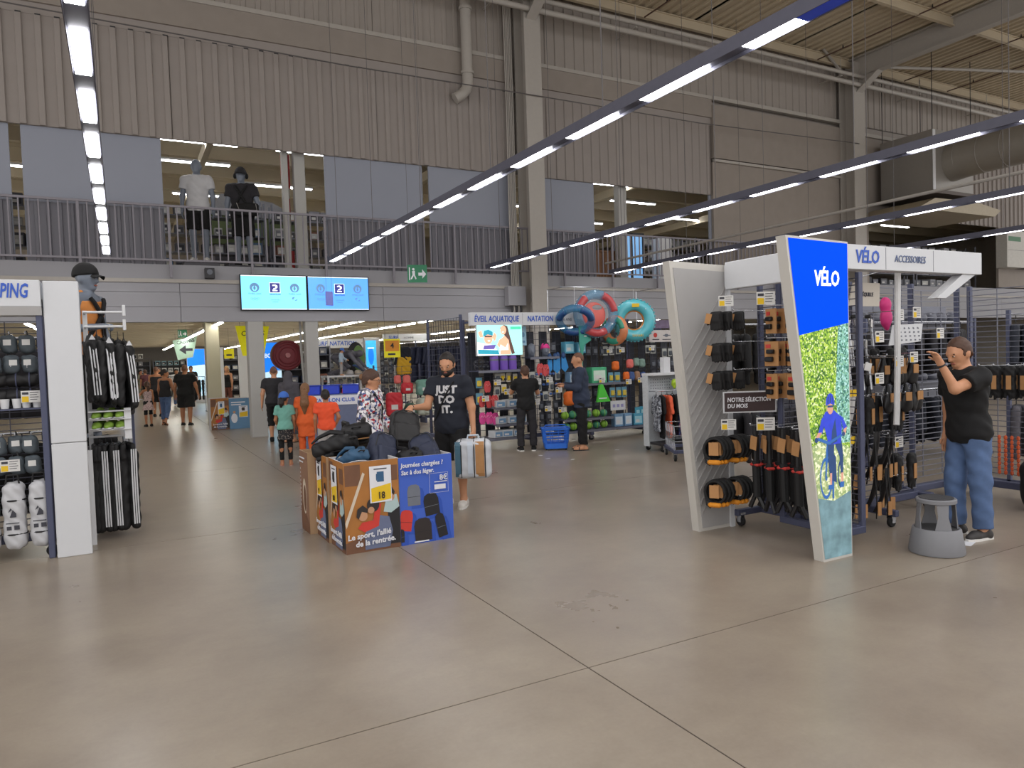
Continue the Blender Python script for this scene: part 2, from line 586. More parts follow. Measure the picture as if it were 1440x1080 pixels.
# plain boarded bay left of the right-hand column
wpart('plain_board', m_conc, lambda b: b.box(16.9, 23.0, WALL_Y - 0.05, WALL_Y + 0.05, 3.95, 7.75))
wpart('plain_board', m_conc, lambda b: b.box(16.9, 23.0, WALL_Y - 0.12, WALL_Y + 0.05, 7.78, 9.45))
wpart('band_ledge', m_steel, lambda b: b.box(16.9, 23.0, WALL_Y - 0.14, WALL_Y + 0.02, 9.6, 9.72))
wpart('band_ledge', m_steel, lambda b: b.box(16.9, 23.0, WALL_Y - 0.14, WALL_Y + 0.0, 7.66, 7.74))
wpart('plain_board', m_conc, lambda b: b.box(23.6, 29.0, WALL_Y - 0.05, WALL_Y + 0.05, 6.5, 9.3))
wpart('band_ledge', m_steel, lambda b: b.box(23.6, 28.6, WALL_Y - 0.14, WALL_Y + 0.02, 9.3, 9.42))
wpart('cladding_sheet', m_clad, lambda b: corr(b, 29.0, 42, 6.5, 9.72, WALL_Y, 0.33, 0.05))
wpart('plain_board', m_conc, lambda b: b.box(33.2, 42, WALL_Y - 0.05, WALL_Y + 0.05, 3.95, 6.5))
wpart('plain_board', m_conc, lambda b: b.box(23.0, 24.6, WALL_Y - 0.05, WALL_Y + 0.05, 3.95, 6.5))
# flat sliding panels closing most of the gallery front
for (x0, x1) in ((-8, -1.76), (-1.56, 0.97), (4.5, 7.0), (7.18, 9.7), (10.2, 12.33), (16.82, 18.45)):
    wpart('gallery_panel', m_panel, lambda b: b.box(x0, x1, WALL_Y + 0.06, WALL_Y + 0.12, 3.9, 6.66))
m_low = M('gallery_sheet', '77767e', 0.6, var=0.04, scale=2)
for (x0, x1) in ((-8, -1.78), (-1.54, 0.95), (4.52, 6.98), (7.2, 9.68), (10.22, 12.31)):
    wpart('gallery_sheet', m_low, lambda b: corr(b, x0, x1, 3.9, 5.1, WALL_Y + 0.02, 0.21, 0.035, 0.3))
# slab edge and fascia boards under the gallery
wpart('slab_edge', m_fascia, lambda b: b.box(-8, 42, WALL_Y - 0.02, WALL_Y + 0.2, 3.58, 3.9))
wpart('slab_ledge', m_steel, lambda b: b.box(-8, 42, WALL_Y - 0.1, WALL_Y + 0.1, 3.50, 3.58))
for (z0, z1) in ((3.30, 3.50), (2.98, 3.295), (2.65, 2.975)):
    for k in range(11):
        x0 = -8 + k * 4.6
        wpart('fascia_board', m_fascia, lambda b: b.box(x0, min(42, x0 + 4.593), WALL_Y - 0.06, WALL_Y + 0.1, z0, z1, 0.004))

# gallery floor (soffit of the low part of the shop) and its ceiling
mz = MB(); mz.box(-9, 42, WALL_Y + 0.1, 54, 3.3, 3.88)
tag(mz.build('ceiling_low', m_under), kind='structure')
soff = bpy.data.objects['ceiling_low']
for k in range(16):
    b = MB(); b.box(-9, 42, 19.0 + k * 2.2, 19.12 + k * 2.2, 3.05, 3.3); b.box(-9, 42, 18.95 + k * 2.2, 19.17 + k * 2.2, 3.03, 3.06)
    b.build('soffit_beam', m_under, soff)
mc = MB(); mc.box(-9, 42, WALL_Y + 0.15, 33, 7.55, 7.6)
tag(mc.build('ceiling_gallery', m_under), kind='structure')
cg = bpy.data.objects['ceiling_gallery']
for k in range(7):
    y = 18.6 + k * 1.9
    b = MB()
    b.box(-9, 42, y, y + 0.1, 7.1, 7.16); b.box(-9, 42, y, y + 0.1, 7.45, 7.55); b.box(-9, 42, y + 0.04, y + 0.06, 7.16, 7.45)
    b.build('gallery_beam', m_under, cg)
for x in (2.0, 8.0, 14.5, 21, 28):
    b = MB(); b.box(x, x + 0.14, WALL_Y + 0.2, 33, 6.85, 7.1); b.build('gallery_girder', m_under, cg)
w = MB(); w.box(-9, 42, 33, 33.1, 3.88, 7.6); tag(w.build('wall_gallery', M('gallery_wall', 'a39a90', 0.8)), kind='structure')
w = MB(); w.box(-9, 42, 53.4, 53.6, 0, 3.3); tag(w.build('wall_far', M('far_wall', '9a938c', 0.8)), kind='structure')
w = MB(); w.box(-9.1, -8.9, WALL_Y, 53.5, 0, 3.3); tag(w.build('wall_left', M('far_wall', '9a938c', 0.8)), kind='structure')
w = MB(); w.box(38, 38.2, WALL_Y, 53.5, 0, 3.3); tag(w.build('wall_right', M('far_wall', '9a938c', 0.8)), kind='structure')

# ---- roof
roof = thing('ceiling', None, None, kind='structure')
def deck(x0, x1):
    b = MB(); prof = []; x = x0
    while x < x1 - 1e-6:
        prof += [(x, 11.86), (x + 0.16, 11.86), (x + 0.19, 11.80), (x + 0.27, 11.80), (x + 0.30, 11.86)]
        x += 0.305
    vs = []
    for px, pz in prof:
        vs += [(px, 3.0, pz), (px, WALL_Y + 0.15, pz)]
    b.add(vs, [(2 * i, 2 * i + 1, 2 * i + 3, 2 * i + 2) for i in range(len(prof) - 1)])
    b.box(x0, x1, 3.0, WALL_Y + 0.15, 11.9, 11.93)
    b.build('deck_sheet', m_roof, roof)
for k in range(12):
    deck(-10 + k * 4.34, -10 + (k + 1) * 4.34 - 0.02)
for y in (17.05, 13.45, 9.85, 6.25):
    b = MB(); b.box(-10, 42, y - 0.06, y + 0.06, 11.76, 11.79); b.box(-10, 42, y - 0.012, y + 0.012, 11.52, 11.76); b.box(-10, 42, y - 0.06, y + 0.06, 11.49, 11.52)
    b.build('purlin', m_roof, roof)
for x in (-3.5, 9.95, 23.3, 36.7):
    b = MB()
    b.box(x - 0.012, x + 0.012, 3.0, WALL_Y - 0.1, 11.08, 11.72)
    b.box(x - 0.15, x + 0.15, 3.0, 15.9, 11.04, 11.08); b.box(x - 0.15, x + 0.15, 3.0, WALL_Y - 0.1, 11.72, 11.76)
    b.prism([(15.9, 11.06), (16.75, 10.55), (17.2, 10.55), (17.2, 11.1), (15.9, 11.1)], x - 0.012, x + 0.012, 'YZ')
    b.prism([(15.9, 11.04), (16.75, 10.53), (16.75, 10.57), (15.9, 11.08)], x - 0.15, x + 0.15, 'YZ')
    b.build('rafter', m_steel, roof)
for (p, q) in (((21.6, 16.9, 11.9), (23.0, 17.0, 11.1)), ((23.4, 15.9, 11.15), (33.5, 13.2, 11.5)), ((10.0, 16.7, 11.0), (11.0, 15.9, 11.7))):
    b = MB(); b.tube([p, q], 0.05, 6); b.build('roof_brace', m_steel, roof)
for x in (18.6, 21.5, 26.3, 29.0, 14.0):
    b = MB(); b.tube([(x, 3, 11.5), (x, 17.0, 11.5)], 0.022, 6)
    b.build('sprinkler_pipe', M('rusty_pipe', '5c463b', 0.6), roof)
    for y in (16.0, 13.0, 10.0):
        s = MB(); s.lathe([(0.03, 0), (0.02, 0.04), (0.012, 0.1)], 8, (x, y, 11.52)); s.build('sprinkler_head', m_dark, roof)

# ---- columns
def hcolumn(x, y0, y1, w, z1, label, mat, webx=None, z0=0.0):
    t = thing('steel_column', label, 'column', (x, (y0 + y1) / 2, z0))
    d = (y1 - y0) / 2
    b = MB(); b.box(-w / 2, w / 2, -d, -d + 0.05, 0, z1 - z0, 0.005); b.build('front_flange', mat, t)
    b = MB(); b.box(-0.02, 0.02, -d + 0.05, d - 0.05, 0, z1 - z0); b.build('web', mat, t)
    b = MB(); b.box(-w / 2, w / 2, d - 0.05, d, 0, z1 - z0); b.build('rear_flange', mat, t)
    return t
hcolumn(9.98, 16.72, 17.32, 0.5, 11.7, 'tall steel column rising through the gallery beside the cable bundle', m_steel)
hcolumn(23.3, 16.72, 17.32, 0.6, 11.6, 'tall steel column under the haunched roof beam', m_steel)
def boxcolumn(x, y, s, z1, label, mat):
    t = thing('square_column', label, 'column', (x, y, 0))
    b = MB(); b.box(-s / 2, s / 2, -s / 2, s / 2, 0.0, z1, 0.012); b.build('shaft', mat, t)
    b = MB(); b.box(-s / 2 - 0.01, s / 2 + 0.01, -s / 2 - 0.01, s / 2 + 0.01, 0, 0.08, 0.004); b.build('base_plate', mat, t)
m_col = M('column_paint', 'a8a6a2', 0.6, var=0.05, scale=2)
m_col2 = M('column_paint_cream', 'b3ad96', 0.6, var=0.05, scale=2)
boxcolumn(2.74, 17.52, 0.34, 2.96, 'grey square column standing at the walkway under the double screen', m_col)
boxcolumn(4.02, 17.52, 0.30, 2.96, 'grey square column between the hose reel and the swim section', m_col)
boxcolumn(2.28, 22.0, 0.36, 3.03, 'cream square column behind the small cardboard bin', m_col2)
boxcolumn(12.2, 22.0, 0.36, 3.03, 'cream square column behind the swimming shelves', m_col2)

# ---- pipes on the wall
def pipe(name, label, pts, r, mat, cat='pipe', n=12):
    b = MB(); b.tube(pts, r, n)
    return b.build(name, mat, smooth=True)
t = tag(pipe('wall_pipe', '', [(2, 16.6, 10.76), (41, 16.6, 10.76)], 0.075, m_steel), 'long grey pipe along the wall, lower one of the pair', 'pipe')
t2 = tag(pipe('wall_pipe', '', [(2, 16.55, 11.02), (41, 16.55, 11.02)], 0.065, m_steel), 'long grey pipe along the wall, upper one of the pair', 'pipe')
for k in range(9):
    x = 4.5 + k * 4.4
    b = MB(); b.box(x - 0.03, x + 0.03, 16.5, 17.4, 10.87, 10.91); b.tube([(x, 16.55, 10.95), (x, 16.55, 11.5)], 0.012, 6)
    b.build('pipe_bracket', m_steel, t)
dp = thing('drain_pipe', 'fat grey drainpipe ending in an elbow on the ribbed wall', 'pipe', (8.25, 17.17, 8.3))
b = MB(); b.tube([(0, 0, 0.75), (0, 0, 3.15)], 0.14, 16); b.build('pipe_run', m_steel, dp, smooth=True)
b = MB(); b.tube([(0, 0, 0.75), (0, 0, 0.5), (-0.05, 0, 0.32), (-0.17, 0.02, 0.18), (-0.36, 0.05, 0.06)], 0.14, 16); b.build('elbow', m_steel, dp, smooth=True)
for z in (0.72, 2.35):
    b = MB(); b.cyl((0, 0, z), 0.17, 0.07, 16); b.build('collar', m_steel, dp, smooth=True)
cb = thing('cable_bundle', 'bundle of grey cables clipped beside the tall steel column', 'cable', (9.5, 17.2, 3.2))
for k in range(5):
    b = MB(); x = -0.12 + k * 0.05
    b.tube([(x, 0, 8.3), (x + 0.02, 0.02, 5.0), (x - 0.01, 0, 2.5), (x, 0, 0.3)], 0.02, 6); b.build('cable', m_steel, cb)
ebox = thing('junction_box', 'grey electrical box on the fascia below the cable bundle', 'electrical box', (9.5, 17.22, 3.05))
b = MB(); b.box(-0.3, 0.25, -0.14, 0.1, -0.02, 0.5, 0.01); b.build('case', m_fascia, ebox)
for k in range(5):
    b = MB(); b.tube([(0.12 - k * 0.07, -0.05, 0), (0.12 - k * 0.07, -0.06, -0.18), (-0.05 - k * 0.1, -0.06, -0.36 - 0.02 * k), (-0.35 - k * 0.16, -0.05, -0.42)], 0.022, 6)
    b.build('cable_loop', m_steel if k % 2 else m_dark, ebox)
b = MB(); b.tube([(-8, 16.95, 8.93), (-2, 16.95, 8.78), (5, 16.9, 8.62), (10, 16.66, 8.55), (16, 16.95, 8.66), (23.2, 16.68, 8.75)], 0.014, 6)
tag(b.build('rope', m_wire), 'thin slack rope strung along the ribbed wall', 'rope')

# ---- air duct
m_duct = M('duct_metal', '8f8a84', 0.4, metal=0.25, var=0.05)
du = thing('air_duct', 'big ventilation box with a round duct hanging from the roof', 'duct', (26.0, 16.05, 6.92))
b = MB(); b.box(-1.1, 1.3, -0.95, 1.0, 0, 2.1, 0.01); b.build('plenum_box', m_duct, du)
b = MB(); b.box(-1.12, -0.98, -0.97, -0.95, 0.02, 2.08); b.build('corner_strip', m_white, du)
b = MB(); b.tube([(0.05, -0.9, 1.05), (0.05, -1.4, 1.1), (0.05, -1.9, 1.12), (0.05, -14, 1.12)], 0.66, 28); b.build('round_duct', M('duct_metal_round', '969087', 0.38, metal=0.3, var=0.04), du, smooth=True)
for k in range(12):
    b = MB(); b.torus((0.05, -1.3 - k * 0.75, 1.12), 0.665, 0.012, 'Y', 28, 6); b.build('duct_seam', m_duct, du, smooth=True)
b = MB(); b.prism([(-1.5, -0.12), (1.7, -0.12), (1.2, 0.0), (-1.0, 0.0)], -1.1, 1.0); b.build('outlet_hood', M('hood_dark', '5b514c', 0.6), du)
b = MB(); b.prism([(-2.4, -0.75), (2.2, -0.75), (2.6, -0.5), (1.0, -0.3), (-1.4, -0.34)], -1.2, 1.2); b.build('outlet_spreader', M('hood_cream', 'a99c84', 0.5), du)
for x, y in ((-1.05, -0.9), (1.25, -0.9), (-1.05, 0.95), (1.25, 0.95)):
    b = MB(); b.tube([(x, y, 2.1), (x, y, 4.75)], 0.015, 6); b.build('hanger_rod', m_dark, du)

# ---- strip lights over the hall
m_lamp = M('lamp_tube', 'fdfdff', 0.4, emit=LIGHT_HALL, var=0.0)
m_lamp_low = M('lamp_tube_low', 'fffdf4', 0.4, emit=LIGHT_LOW, var=0.0)
m_lamp_up = M('lamp_tube_gallery', 'fdfdff', 0.4, emit=LIGHT_UP, var=0.0)
m_blue_cover = M('blue_cover', '3d57e0', 0.3)
def strip_light(x, label, z=3.92, y0=-4.0, y1=16.35, per=1.225, lit=0.79, off=0.0, blue=None):
    t = thing('strip_light', label, 'ceiling light', (x, 0, z))
    b = MB()
    b.box(-0.075, -0.068, y0, y1, 0, 0.10); b.box(0.068, 0.075, y0, y1, 0, 0.10); b.box(-0.075, 0.075, y0, y1, 0.10, 0.108)
    b.box(-0.068, 0.068, y0, y1, 0.03, 0.034)
    b.build('housing', m_strip, t)
    y = y1 - off
    while y - lit > y0:
        d = MB(); d.box(-0.055, 0.055, y - lit, y, 0.006, 0.028, 0.004); d.build('tube_panel', m_lamp, t)
        y -= per
    if blue:
        d = MB(); d.box(-0.06, 0.06, blue[0], blue[1], 0.004, 0.02); d.build('cover_plate', m_blue_cover, t)
    yy = y1 - 0.7
    while yy > 1.0:
        wv = MB(); wv.tube([(0, yy, 0.1), (0, yy, 7.55)], 0.006, 5); wv.build('suspension_wire', m_wire, t)
        yy -= 2.45
    return t
strip_light(-0.15, 'suspended strip light over the aisle beside the camping rack', off=0.05)
strip_light(4.27, 'suspended strip light ending above the double screen', off=0.1, blue=(3.08, 3.5))
strip_light(8.38, 'suspended strip light ending next to the tall steel column', off=0.2, y1=16.6)
strip_light(12.38, 'suspended strip light passing under the ventilation duct', off=0.2, y1=16.8)
strip_light(16.55, 'suspended strip light in front of the gallery storage racks', off=0.3, y1=16.6)
b = MB(); b.tube([(12.5, 1.0, 4.27), (12.5, 17.2, 4.27)], 0.03, 8)
tag(b.build('cable_conduit', m_steel), 'thin grey conduit running between the strip lights to the wall', 'pipe')
# low ceiling tubes
for i, (x, y0) in enumerate(((2.35, 20.2), (6.0, 18.6), (8.1, 19.4), (12.4, 19.5), (16.6, 19.5), (-1.9, 20.2))):
    t = thing('tube_light_row', ['row of tube lights over the passage with the arrow sign', 'row of tube lights in front of the surf shelves', 'row of tube lights behind the swimming shelves', 'row of tube lights beyond the inflatable rings', 'row of tube lights far behind the bike section', 'row of tube lights behind the tracksuits'][i], 'ceiling light', (x, 0, 2.78))
    b = MB(); b.box(-0.05, 0.05, y0, 50, 0.03, 0.08); b.build('carrier', m_white, t)
    y = y0
    while y < 49:
        d = MB(); d.box(-0.045, 0.045, y, y + 1.45, 0.0, 0.03, 0.004); d.build('tube', m_lamp_low, t)
        y += 1.9 if i else 1.55
    for yy in range(21, 50, 4):
        d = MB(); d.tube([(0, yy, 0.08), (0, yy, 0.25)], 0.008, 5); d.build('suspension_wire', m_wire, t)
# gallery lights
for i, (x0, y, z) in enumerate(((-6, 20.55, 6.95), (-3, 22.45, 6.95), (0.75, 18.65, 6.95), (0.8, 20.55, 6.95), (1.6, 24.35, 6.95), (3.6, 18.65, 6.95), (3.4, 22.45, 6.95), (4.4, 26.25, 6.95), (12.5, 18.65, 6.95), (12.4, 22.45, 6.95), (15.2, 20.55, 6.95), (15.6, 24.35, 6.95), (13, 26.25, 6.95), (17, 26.25, 6.95), (19, 22.45, 6.95), (7, 22.45, 6.95), (9.5, 24.35, 6.95), (26, 20.55, 6.95), (30, 20.55, 6.95))):
    t = thing('gallery_light', 'long tube light under the gallery ceiling', 'ceiling light', (x0, y, z), group='tube lights under the gallery ceiling')
    b = MB(); b.box(0, 2.0, -0.05, 0.05, 0.03, 0.09); b.build('carrier', m_white, t)
    d = MB(); d.box(0.03, 1.97, -0.045, 0.045, 0, 0.03, 0.004); d.build('tube', m_lamp_up, t)
    for xx in (0.5, 1.7):
        d = MB(); d.tube([(xx, 0, 0.09), (xx, 0, 7.1 - z)], 0.006, 5); d.build('suspension_wire', m_wire, t)

# ---- railing along the gallery edge
rl = thing('railing', 'grey gallery railing of thin upright bars', 'railing', (0, 17.27, 3.9))
b = MB(); b.box(-8, 23.0, -0.025, 0.025, 1.22, 1.27, 0.006); b.build('top_rail', m_rail, rl)
b = MB(); b.box(-8, 23.0, -0.02, 0.02, 0.06, 0.10); b.build('bottom_rail', m_rail, rl)
bar = MB(); bar.box(-0.013, 0.013, -0.013, 0.013, 0.1, 1.22); bar_me = bar.mesh('baluster', m_rail)
post = MB(); post.box(-0.025, 0.025, -0.025, 0.03, -0.3, 1.22); post_me = post.mesh('post', m_rail)
x = -4.0; k = 0
while x < 22.9:
    if k % 10 == 0:
        link('post', post_me, rl, (x, 0, 0))
    else:
        link('baluster', bar_me, rl, (x, 0, 0))
    x += 0.168; k += 1

# ================================================================== PEOPLE
SKIN_A = M('skin_light', 'c08a68', 0.55, var=0.06)
SKIN_B = M('skin_tan', 'a8714f', 0.55, var=0.06)
SKIN_M = M('mannequin_grey', '6c737f', 0.45, var=0.04)
m_eye = M('eye_white', 'bdb2a8', 0.3, var=0.0)
m_iris = M('eye_dark', '1a120d', 0.25)
m_lip = M('lips', '9a5a4c', 0.5)
m_sole = M('shoe_white', 'd9d6d2', 0.6)

def V3(v):
    return np.array(v, float)

def nrm(v):
    v = V3(v)
    return v / np.linalg.norm(v)

def person(label, loc, rz, h=1.75, wd=1.0, fem=False, vox=0.013, skin=None, pose=None, wear=(), hair=None, face=True, name='person', cat='person', group=None, z0=0.0):
    skin = skin or SKIN_A
    pose = pose or {}
    root = thing(name, label, cat, (loc[0], loc[1], z0), rz, group)
    sc = h / 1.755
    root.scale = (sc, sc, sc)
    k = 0.028
    # ---- legs
    L = {}
    for side, sg in (('L', 1), ('R', -1)):
        th, sh, toe, fp = pose.get('leg' + side, ((0.03, -0.01, -1), (0.0, 0.03, -1), 6, 0))
        th = nrm(th); sh = nrm(sh)
        th = th * V3((sg, 1, 1)); sh = sh * V3((sg, 1, 1))
        L[side] = (th * 0.43, sh * 0.42, toe * sg, fp)
    hz = max(-(L[s][0][2] + L[s][1][2]) for s in 'LR') + 0.08
    if 'hz' in pose: hz = pose['hz']
    body = []
    for s, sg in (('L', 1), ('R', -1)):
        th, sh, toe, fp = L[s]
        hip = V3((sg * (0.088 + 0.01 * (wd - 1)), 0, hz)); kn = hip + th; an = kn + sh
        a = math.radians(toe); d = V3((math.sin(a), -math.cos(a), 0))
        p = math.radians(fp)
        fd = V3((d[0] * math.cos(p), d[1] * math.cos(p), -math.sin(p)))
        up = np.cross(fd, V3((-d[1], d[0], 0))); up = up if up[2] > 0 else -up
        heel = an - fd * 0.04 - up * 0.045; toe_p = an + fd * 0.165 - up * 0.052; ball = an + fd * 0.1 - up * 0.045
        L[s] = dict(hip=hip, kn=kn, an=an, heel=heel, toe=toe_p, ball=ball, fd=fd, planted=abs(an[2] - 0.08) < 0.02)
        g = wd ** 0.7
        body += [p_cap(hip, kn, 0.083 * g, 0.056 * g), p_cap(kn, an, 0.053 * g, 0.038), p_cap(kn + (an - kn) * 0.2 + V3((0, 0.016, 0)), kn + (an - kn) * 0.5 + V3((0, 0.01, 0)), 0.05 * g, 0.042 * g),
                 p_cap(an, heel, 0.038, 0.034), p_cap(heel, ball, 0.034, 0.036), p_cap(ball, toe_p, 0.034, 0.024)]
    # ---- torso
    Rl = Matrix.Rotation(math.radians(pose.get('lean', 3)), 3, 'X') @ Matrix.Rotation(math.radians(pose.get('side', 0)), 3, 'Y')
    Rn = np.array(Rl)
    o = V3((0, 0, hz))
    def tp(x, y, z):
        return o + Rn @ V3((x, y, z))
    if fem:
        secs = [(-0.10, 0.13, 0.09), (-0.02, 0.172, 0.115), (0.06, 0.160, 0.108), (0.17, 0.132, 0.092), (0.27, 0.146, 0.100), (0.36, 0.158, 0.118, -0.012), (0.45, 0.158, 0.095), (0.52, 0.12, 0.078), (0.56, 0.062, 0.058)]
        shx = 0.160
    else:
        secs = [(-0.10, 0.13, 0.09), (-0.02, 0.163, 0.112), (0.06, 0.160, 0.108), (0.17, 0.150, 0.102), (0.28, 0.168, 0.110), (0.38, 0.183, 0.114), (0.46, 0.182, 0.102), (0.52, 0.14, 0.085), (0.56, 0.07, 0.066)]
        shx = 0.186
    secs = [(s[0] + hz, s[1] * (wd if s[0] < 0.45 else wd ** 0.5), s[2] * (wd ** 1.3 if s[0] < 0.4 else wd ** 0.5), (s[3] if len(s) > 3 else 0) - 0.03 * max(0, wd - 1) * (1 if 0 < s[0] < 0.3 else 0)) for s in secs]
    body.append(p_loft(secs, Rn, o))
    # ---- arms
    A = {}
    extra = MB()
    for s, sg in (('L', 1), ('R', -1)):
        ud, fdv, mode = pose.get('arm' + s, ((0.16, 0.02, -1), (0.05, -0.18, -1), 'relax'))[:3]
        hd = pose.get('hand' + s)
        ud = nrm(ud) * V3((sg, 1, 1)); fv = nrm(fdv) * V3((sg, 1, 1))
        shd = tp(sg * shx * (wd ** 0.4), 0.0, 0.475); el = shd + ud * 0.285; wr = el + fv * 0.25
        hv = fv if hd is None else nrm(hd) * V3((sg, 1, 1))
        wdir = V3(pose.get('thumb' + s, (0, -1, 0.05))) * V3((sg, 1, 1))
        wdir = wdir - hv * (wdir @ hv)
        wdir = nrm(wdir) if np.linalg.norm(wdir) > 0.05 else nrm(np.cross(hv, V3((1, 0, 0))))
        pn = np.cross(hv, wdir)
        if pn[0] * sg > 0 and 'palm' + s not in pose: pn = -pn
        if 'palm' + s in pose and pn @ (V3(pose['palm' + s]) * V3((sg, 1, 1))) < 0: pn = -pn
        A[s] = dict(sh=shd, el=el, wr=wr, hv=hv, ud=ud, fv=fv)
        g = wd ** 0.6
        body += [p_cap(tp(sg * 0.1, 0, 0.49), shd, 0.06 * g, 0.058 * g), p_cap(shd, el, 0.054 * g, 0.042 * g), p_cap(el, wr, 0.041 * g, 0.027)]
        Rp = np.stack([wdir, pn, hv], 1)
        body.append(p_ell(wr + hv * 0.05, (0.043, 0.02, 0.056), Rp))
        cu = {'relax': 16, 'grip': 68, 'point': 6, 'reach': 28}[mode]
        for i in range(4):
            base = wr + hv * 0.078 + wdir * (0.03 - 0.0195 * i)
            ln = (0.066, 0.075, 0.069, 0.054)[i]
            pts = [base - hv * 0.02, base]; d = hv.copy(); c = cu + (3 - i) * -2
            for q, fr in enumerate((0.45, 0.32, 0.23)):
                ang = math.radians(c if q else c * 0.8)
                ax_d = d * math.cos(ang) + pn * math.sin(ang); pn2 = pn
                d = nrm(ax_d); pts.append(pts[-1] + d * ln * fr)
                pn = nrm(pn - d * (pn @ d)) if abs(pn @ d) < 0.98 else pn
            pn = np.cross(hv, wdir) if (np.cross(hv, wdir) @ (Rp[:, 1])) > 0 else Rp[:, 1]
            extra.tube([tuple(p) for p in pts], [0.009, 0.0095, 0.0088, 0.0078, 0.006], 6)
        tb = wr + hv * 0.028 + wdir * 0.028
        t1 = tb + nrm(wdir * 0.75 + hv * 0.6 + pn * 0.25) * 0.038; t2 = t1 + nrm(wdir * 0.25 + hv * 0.9 + pn * 0.45) * 0.03
        extra.tube([tuple(tb - wdir * 0.012), tuple(tb), tuple(t1), tuple(t2)], [0.011, 0.0115, 0.0095, 0.007], 6)
    # ---- head
    yaw, pit = pose.get('head', (0, 0))[:2]
    Rh = np.array(Rl @ Matrix.Rotation(math.radians(yaw), 3, 'Z') @ Matrix.Rotation(math.radians(pit), 3, 'X'))
    if pose.get('head_up'): Rh = np.array(Matrix.Rotation(math.radians(yaw), 3, 'Z') @ Matrix.Rotation(math.radians(pit), 3, 'X'))
    nt_ = tp(0, -0.005, 0.575 if not pose.get('short_neck') else 0.55)
    hs = pose.get('hs', 1.0)
    def hp(x, y, z):
        return nt_ + Rh @ (V3((x, y, z)) * hs)
    def he(c, r, sign=1):
        return p_ell(hp(*c), V3(r) * hs, Rh, sign)
    body += [p_cap(tp(0, 0.012, 0.5), hp(0, 0.012, 0.06), 0.06 * (0.85 if fem else 1) * wd ** 0.5, 0.054 * (0.85 if fem else 1)), he((0, 0.012, 0.145), (0.077, 0.098, 0.1)), he((0, -0.028, 0.098), (0.062 * wd ** 0.3, 0.068, 0.092)), he((0, -0.064, 0.024), (0.03, 0.026, 0.022))]
    headfine = []
    if face:
        headfine += [p_cap(hp(0, -0.094, 0.124), hp(0, -0.112, 0.086), 0.009 * hs, 0.0135 * hs), p_cap(hp(-0.032, -0.083, 0.137), hp(0.032, -0.083, 0.137), 0.012 * hs)]
    headfine += [he((0.08, 0.014, 0.108), (0.011, 0.02, 0.031)), he((-0.08, 0.014, 0.108), (0.011, 0.02, 0.031))]
    body += headfine
    link('body', sdf_mesh('body', body, vox, k, skin, extra=extra), root)
    if face:
        for sg in (1, -1):
            e = MB(); e._ell((0, 0, 0), (0.0135 * hs, 0.009 * hs, 0.0062 * hs), 10, 6)
            eo = e.build('eye', m_eye, root, smooth='all'); eo.matrix_local = Matrix.Translation(hp(sg * 0.031, -0.0915, 0.117)) @ Matrix(Rh.tolist()).to_4x4()
            e = MB(); e._ell((0, -0.0075 * hs, 0), (0.006 * hs, 0.004 * hs, 0.006 * hs), 8, 5); e.build('iris', m_iris, eo, smooth='all')
        lm = MB(); lm._ell((0, 0, 0), (0.025 * hs, 0.009 * hs, 0.0085 * hs), 10, 6)
        lo_ = lm.build('lips', m_lip, root, smooth='all'); lo_.matrix_local = Matrix.Translation(hp(0, -0.093, 0.05)) @ Matrix(Rh.tolist()).to_4x4()
    def head_cut(n, d):
        n = V3(n); n2 = Rh @ n
        return p_cut(n2, d * hs + n2 @ nt_)
    # ---- hair and headwear
    for hst in (hair or []):
        st, hm = hst[0], hst[1]
        if st in ('short', 'buzz', 'full'):
            inf = {'short': 0.007, 'buzz': 0.003, 'full': 0.016}[st]
            pr = [he((0, 0.016, 0.148), (0.077 + inf, 0.098 + inf, 0.1 + inf))]
            if st == 'short': pr += [he((sg * 0.071, 0.012, 0.125), (0.016, 0.045, 0.05)) for sg in (1, -1)] + [he((0, 0.085, 0.085), (0.055, 0.03, 0.05))]
            if st == 'full': pr.append(he((0, 0.05, 0.09), (0.082, 0.07, 0.085)))
            side = pr[1:] if st == 'short' else []
            pr = [q_ for q_ in pr if not any(q_ is s_ for s_ in side)]
            pr.append(head_cut((0, -0.75, -1), -(0.142 if st != 'full' else 0.105)))
            pr.append(he((0, -0.15, 0.085), (0.085, 0.10, 0.085), -1))
            pr += side
            link('hair', sdf_mesh('hair', pr, min(vox, 0.011), 0.02, hm, wrinkle=(0.0025, 110)), root)
            if face:
                for sg in (1, -1):
                    bm_ = MB(); bm_.cbox((0, 0, 0), (0.036 * hs, 0.008 * hs, 0.0085 * hs), ry=sg * 0.12, b=0.002)
                    bo = bm_.build('eyebrow', hm, root); bo.matrix_local = Matrix.Translation(hp(sg * 0.033, -0.0945, 0.139)) @ Matrix(Rh.tolist()).to_4x4()
        elif st == 'long':
            ln = hst[2]
            pr = [p_cap(hp(0, 0.07, 0.12), hp(0, 0.085, 0.12 - ln), 0.075, 0.05), p_cap(hp(0.06, 0.04, 0.12), hp(0.07, 0.06, 0.1 - ln * 0.8), 0.035, 0.025), p_cap(hp(-0.06, 0.04, 0.12), hp(-0.07, 0.06, 0.1 - ln * 0.8), 0.035, 0.025)]
            link('long_hair', sdf_mesh('long_hair', pr, min(vox, 0.012), 0.03, hm, wrinkle=(0.005, 90)), root)
        elif st == 'tail':
            ln = hst[2]
            a0 = hp(0, 0.11, 0.13)
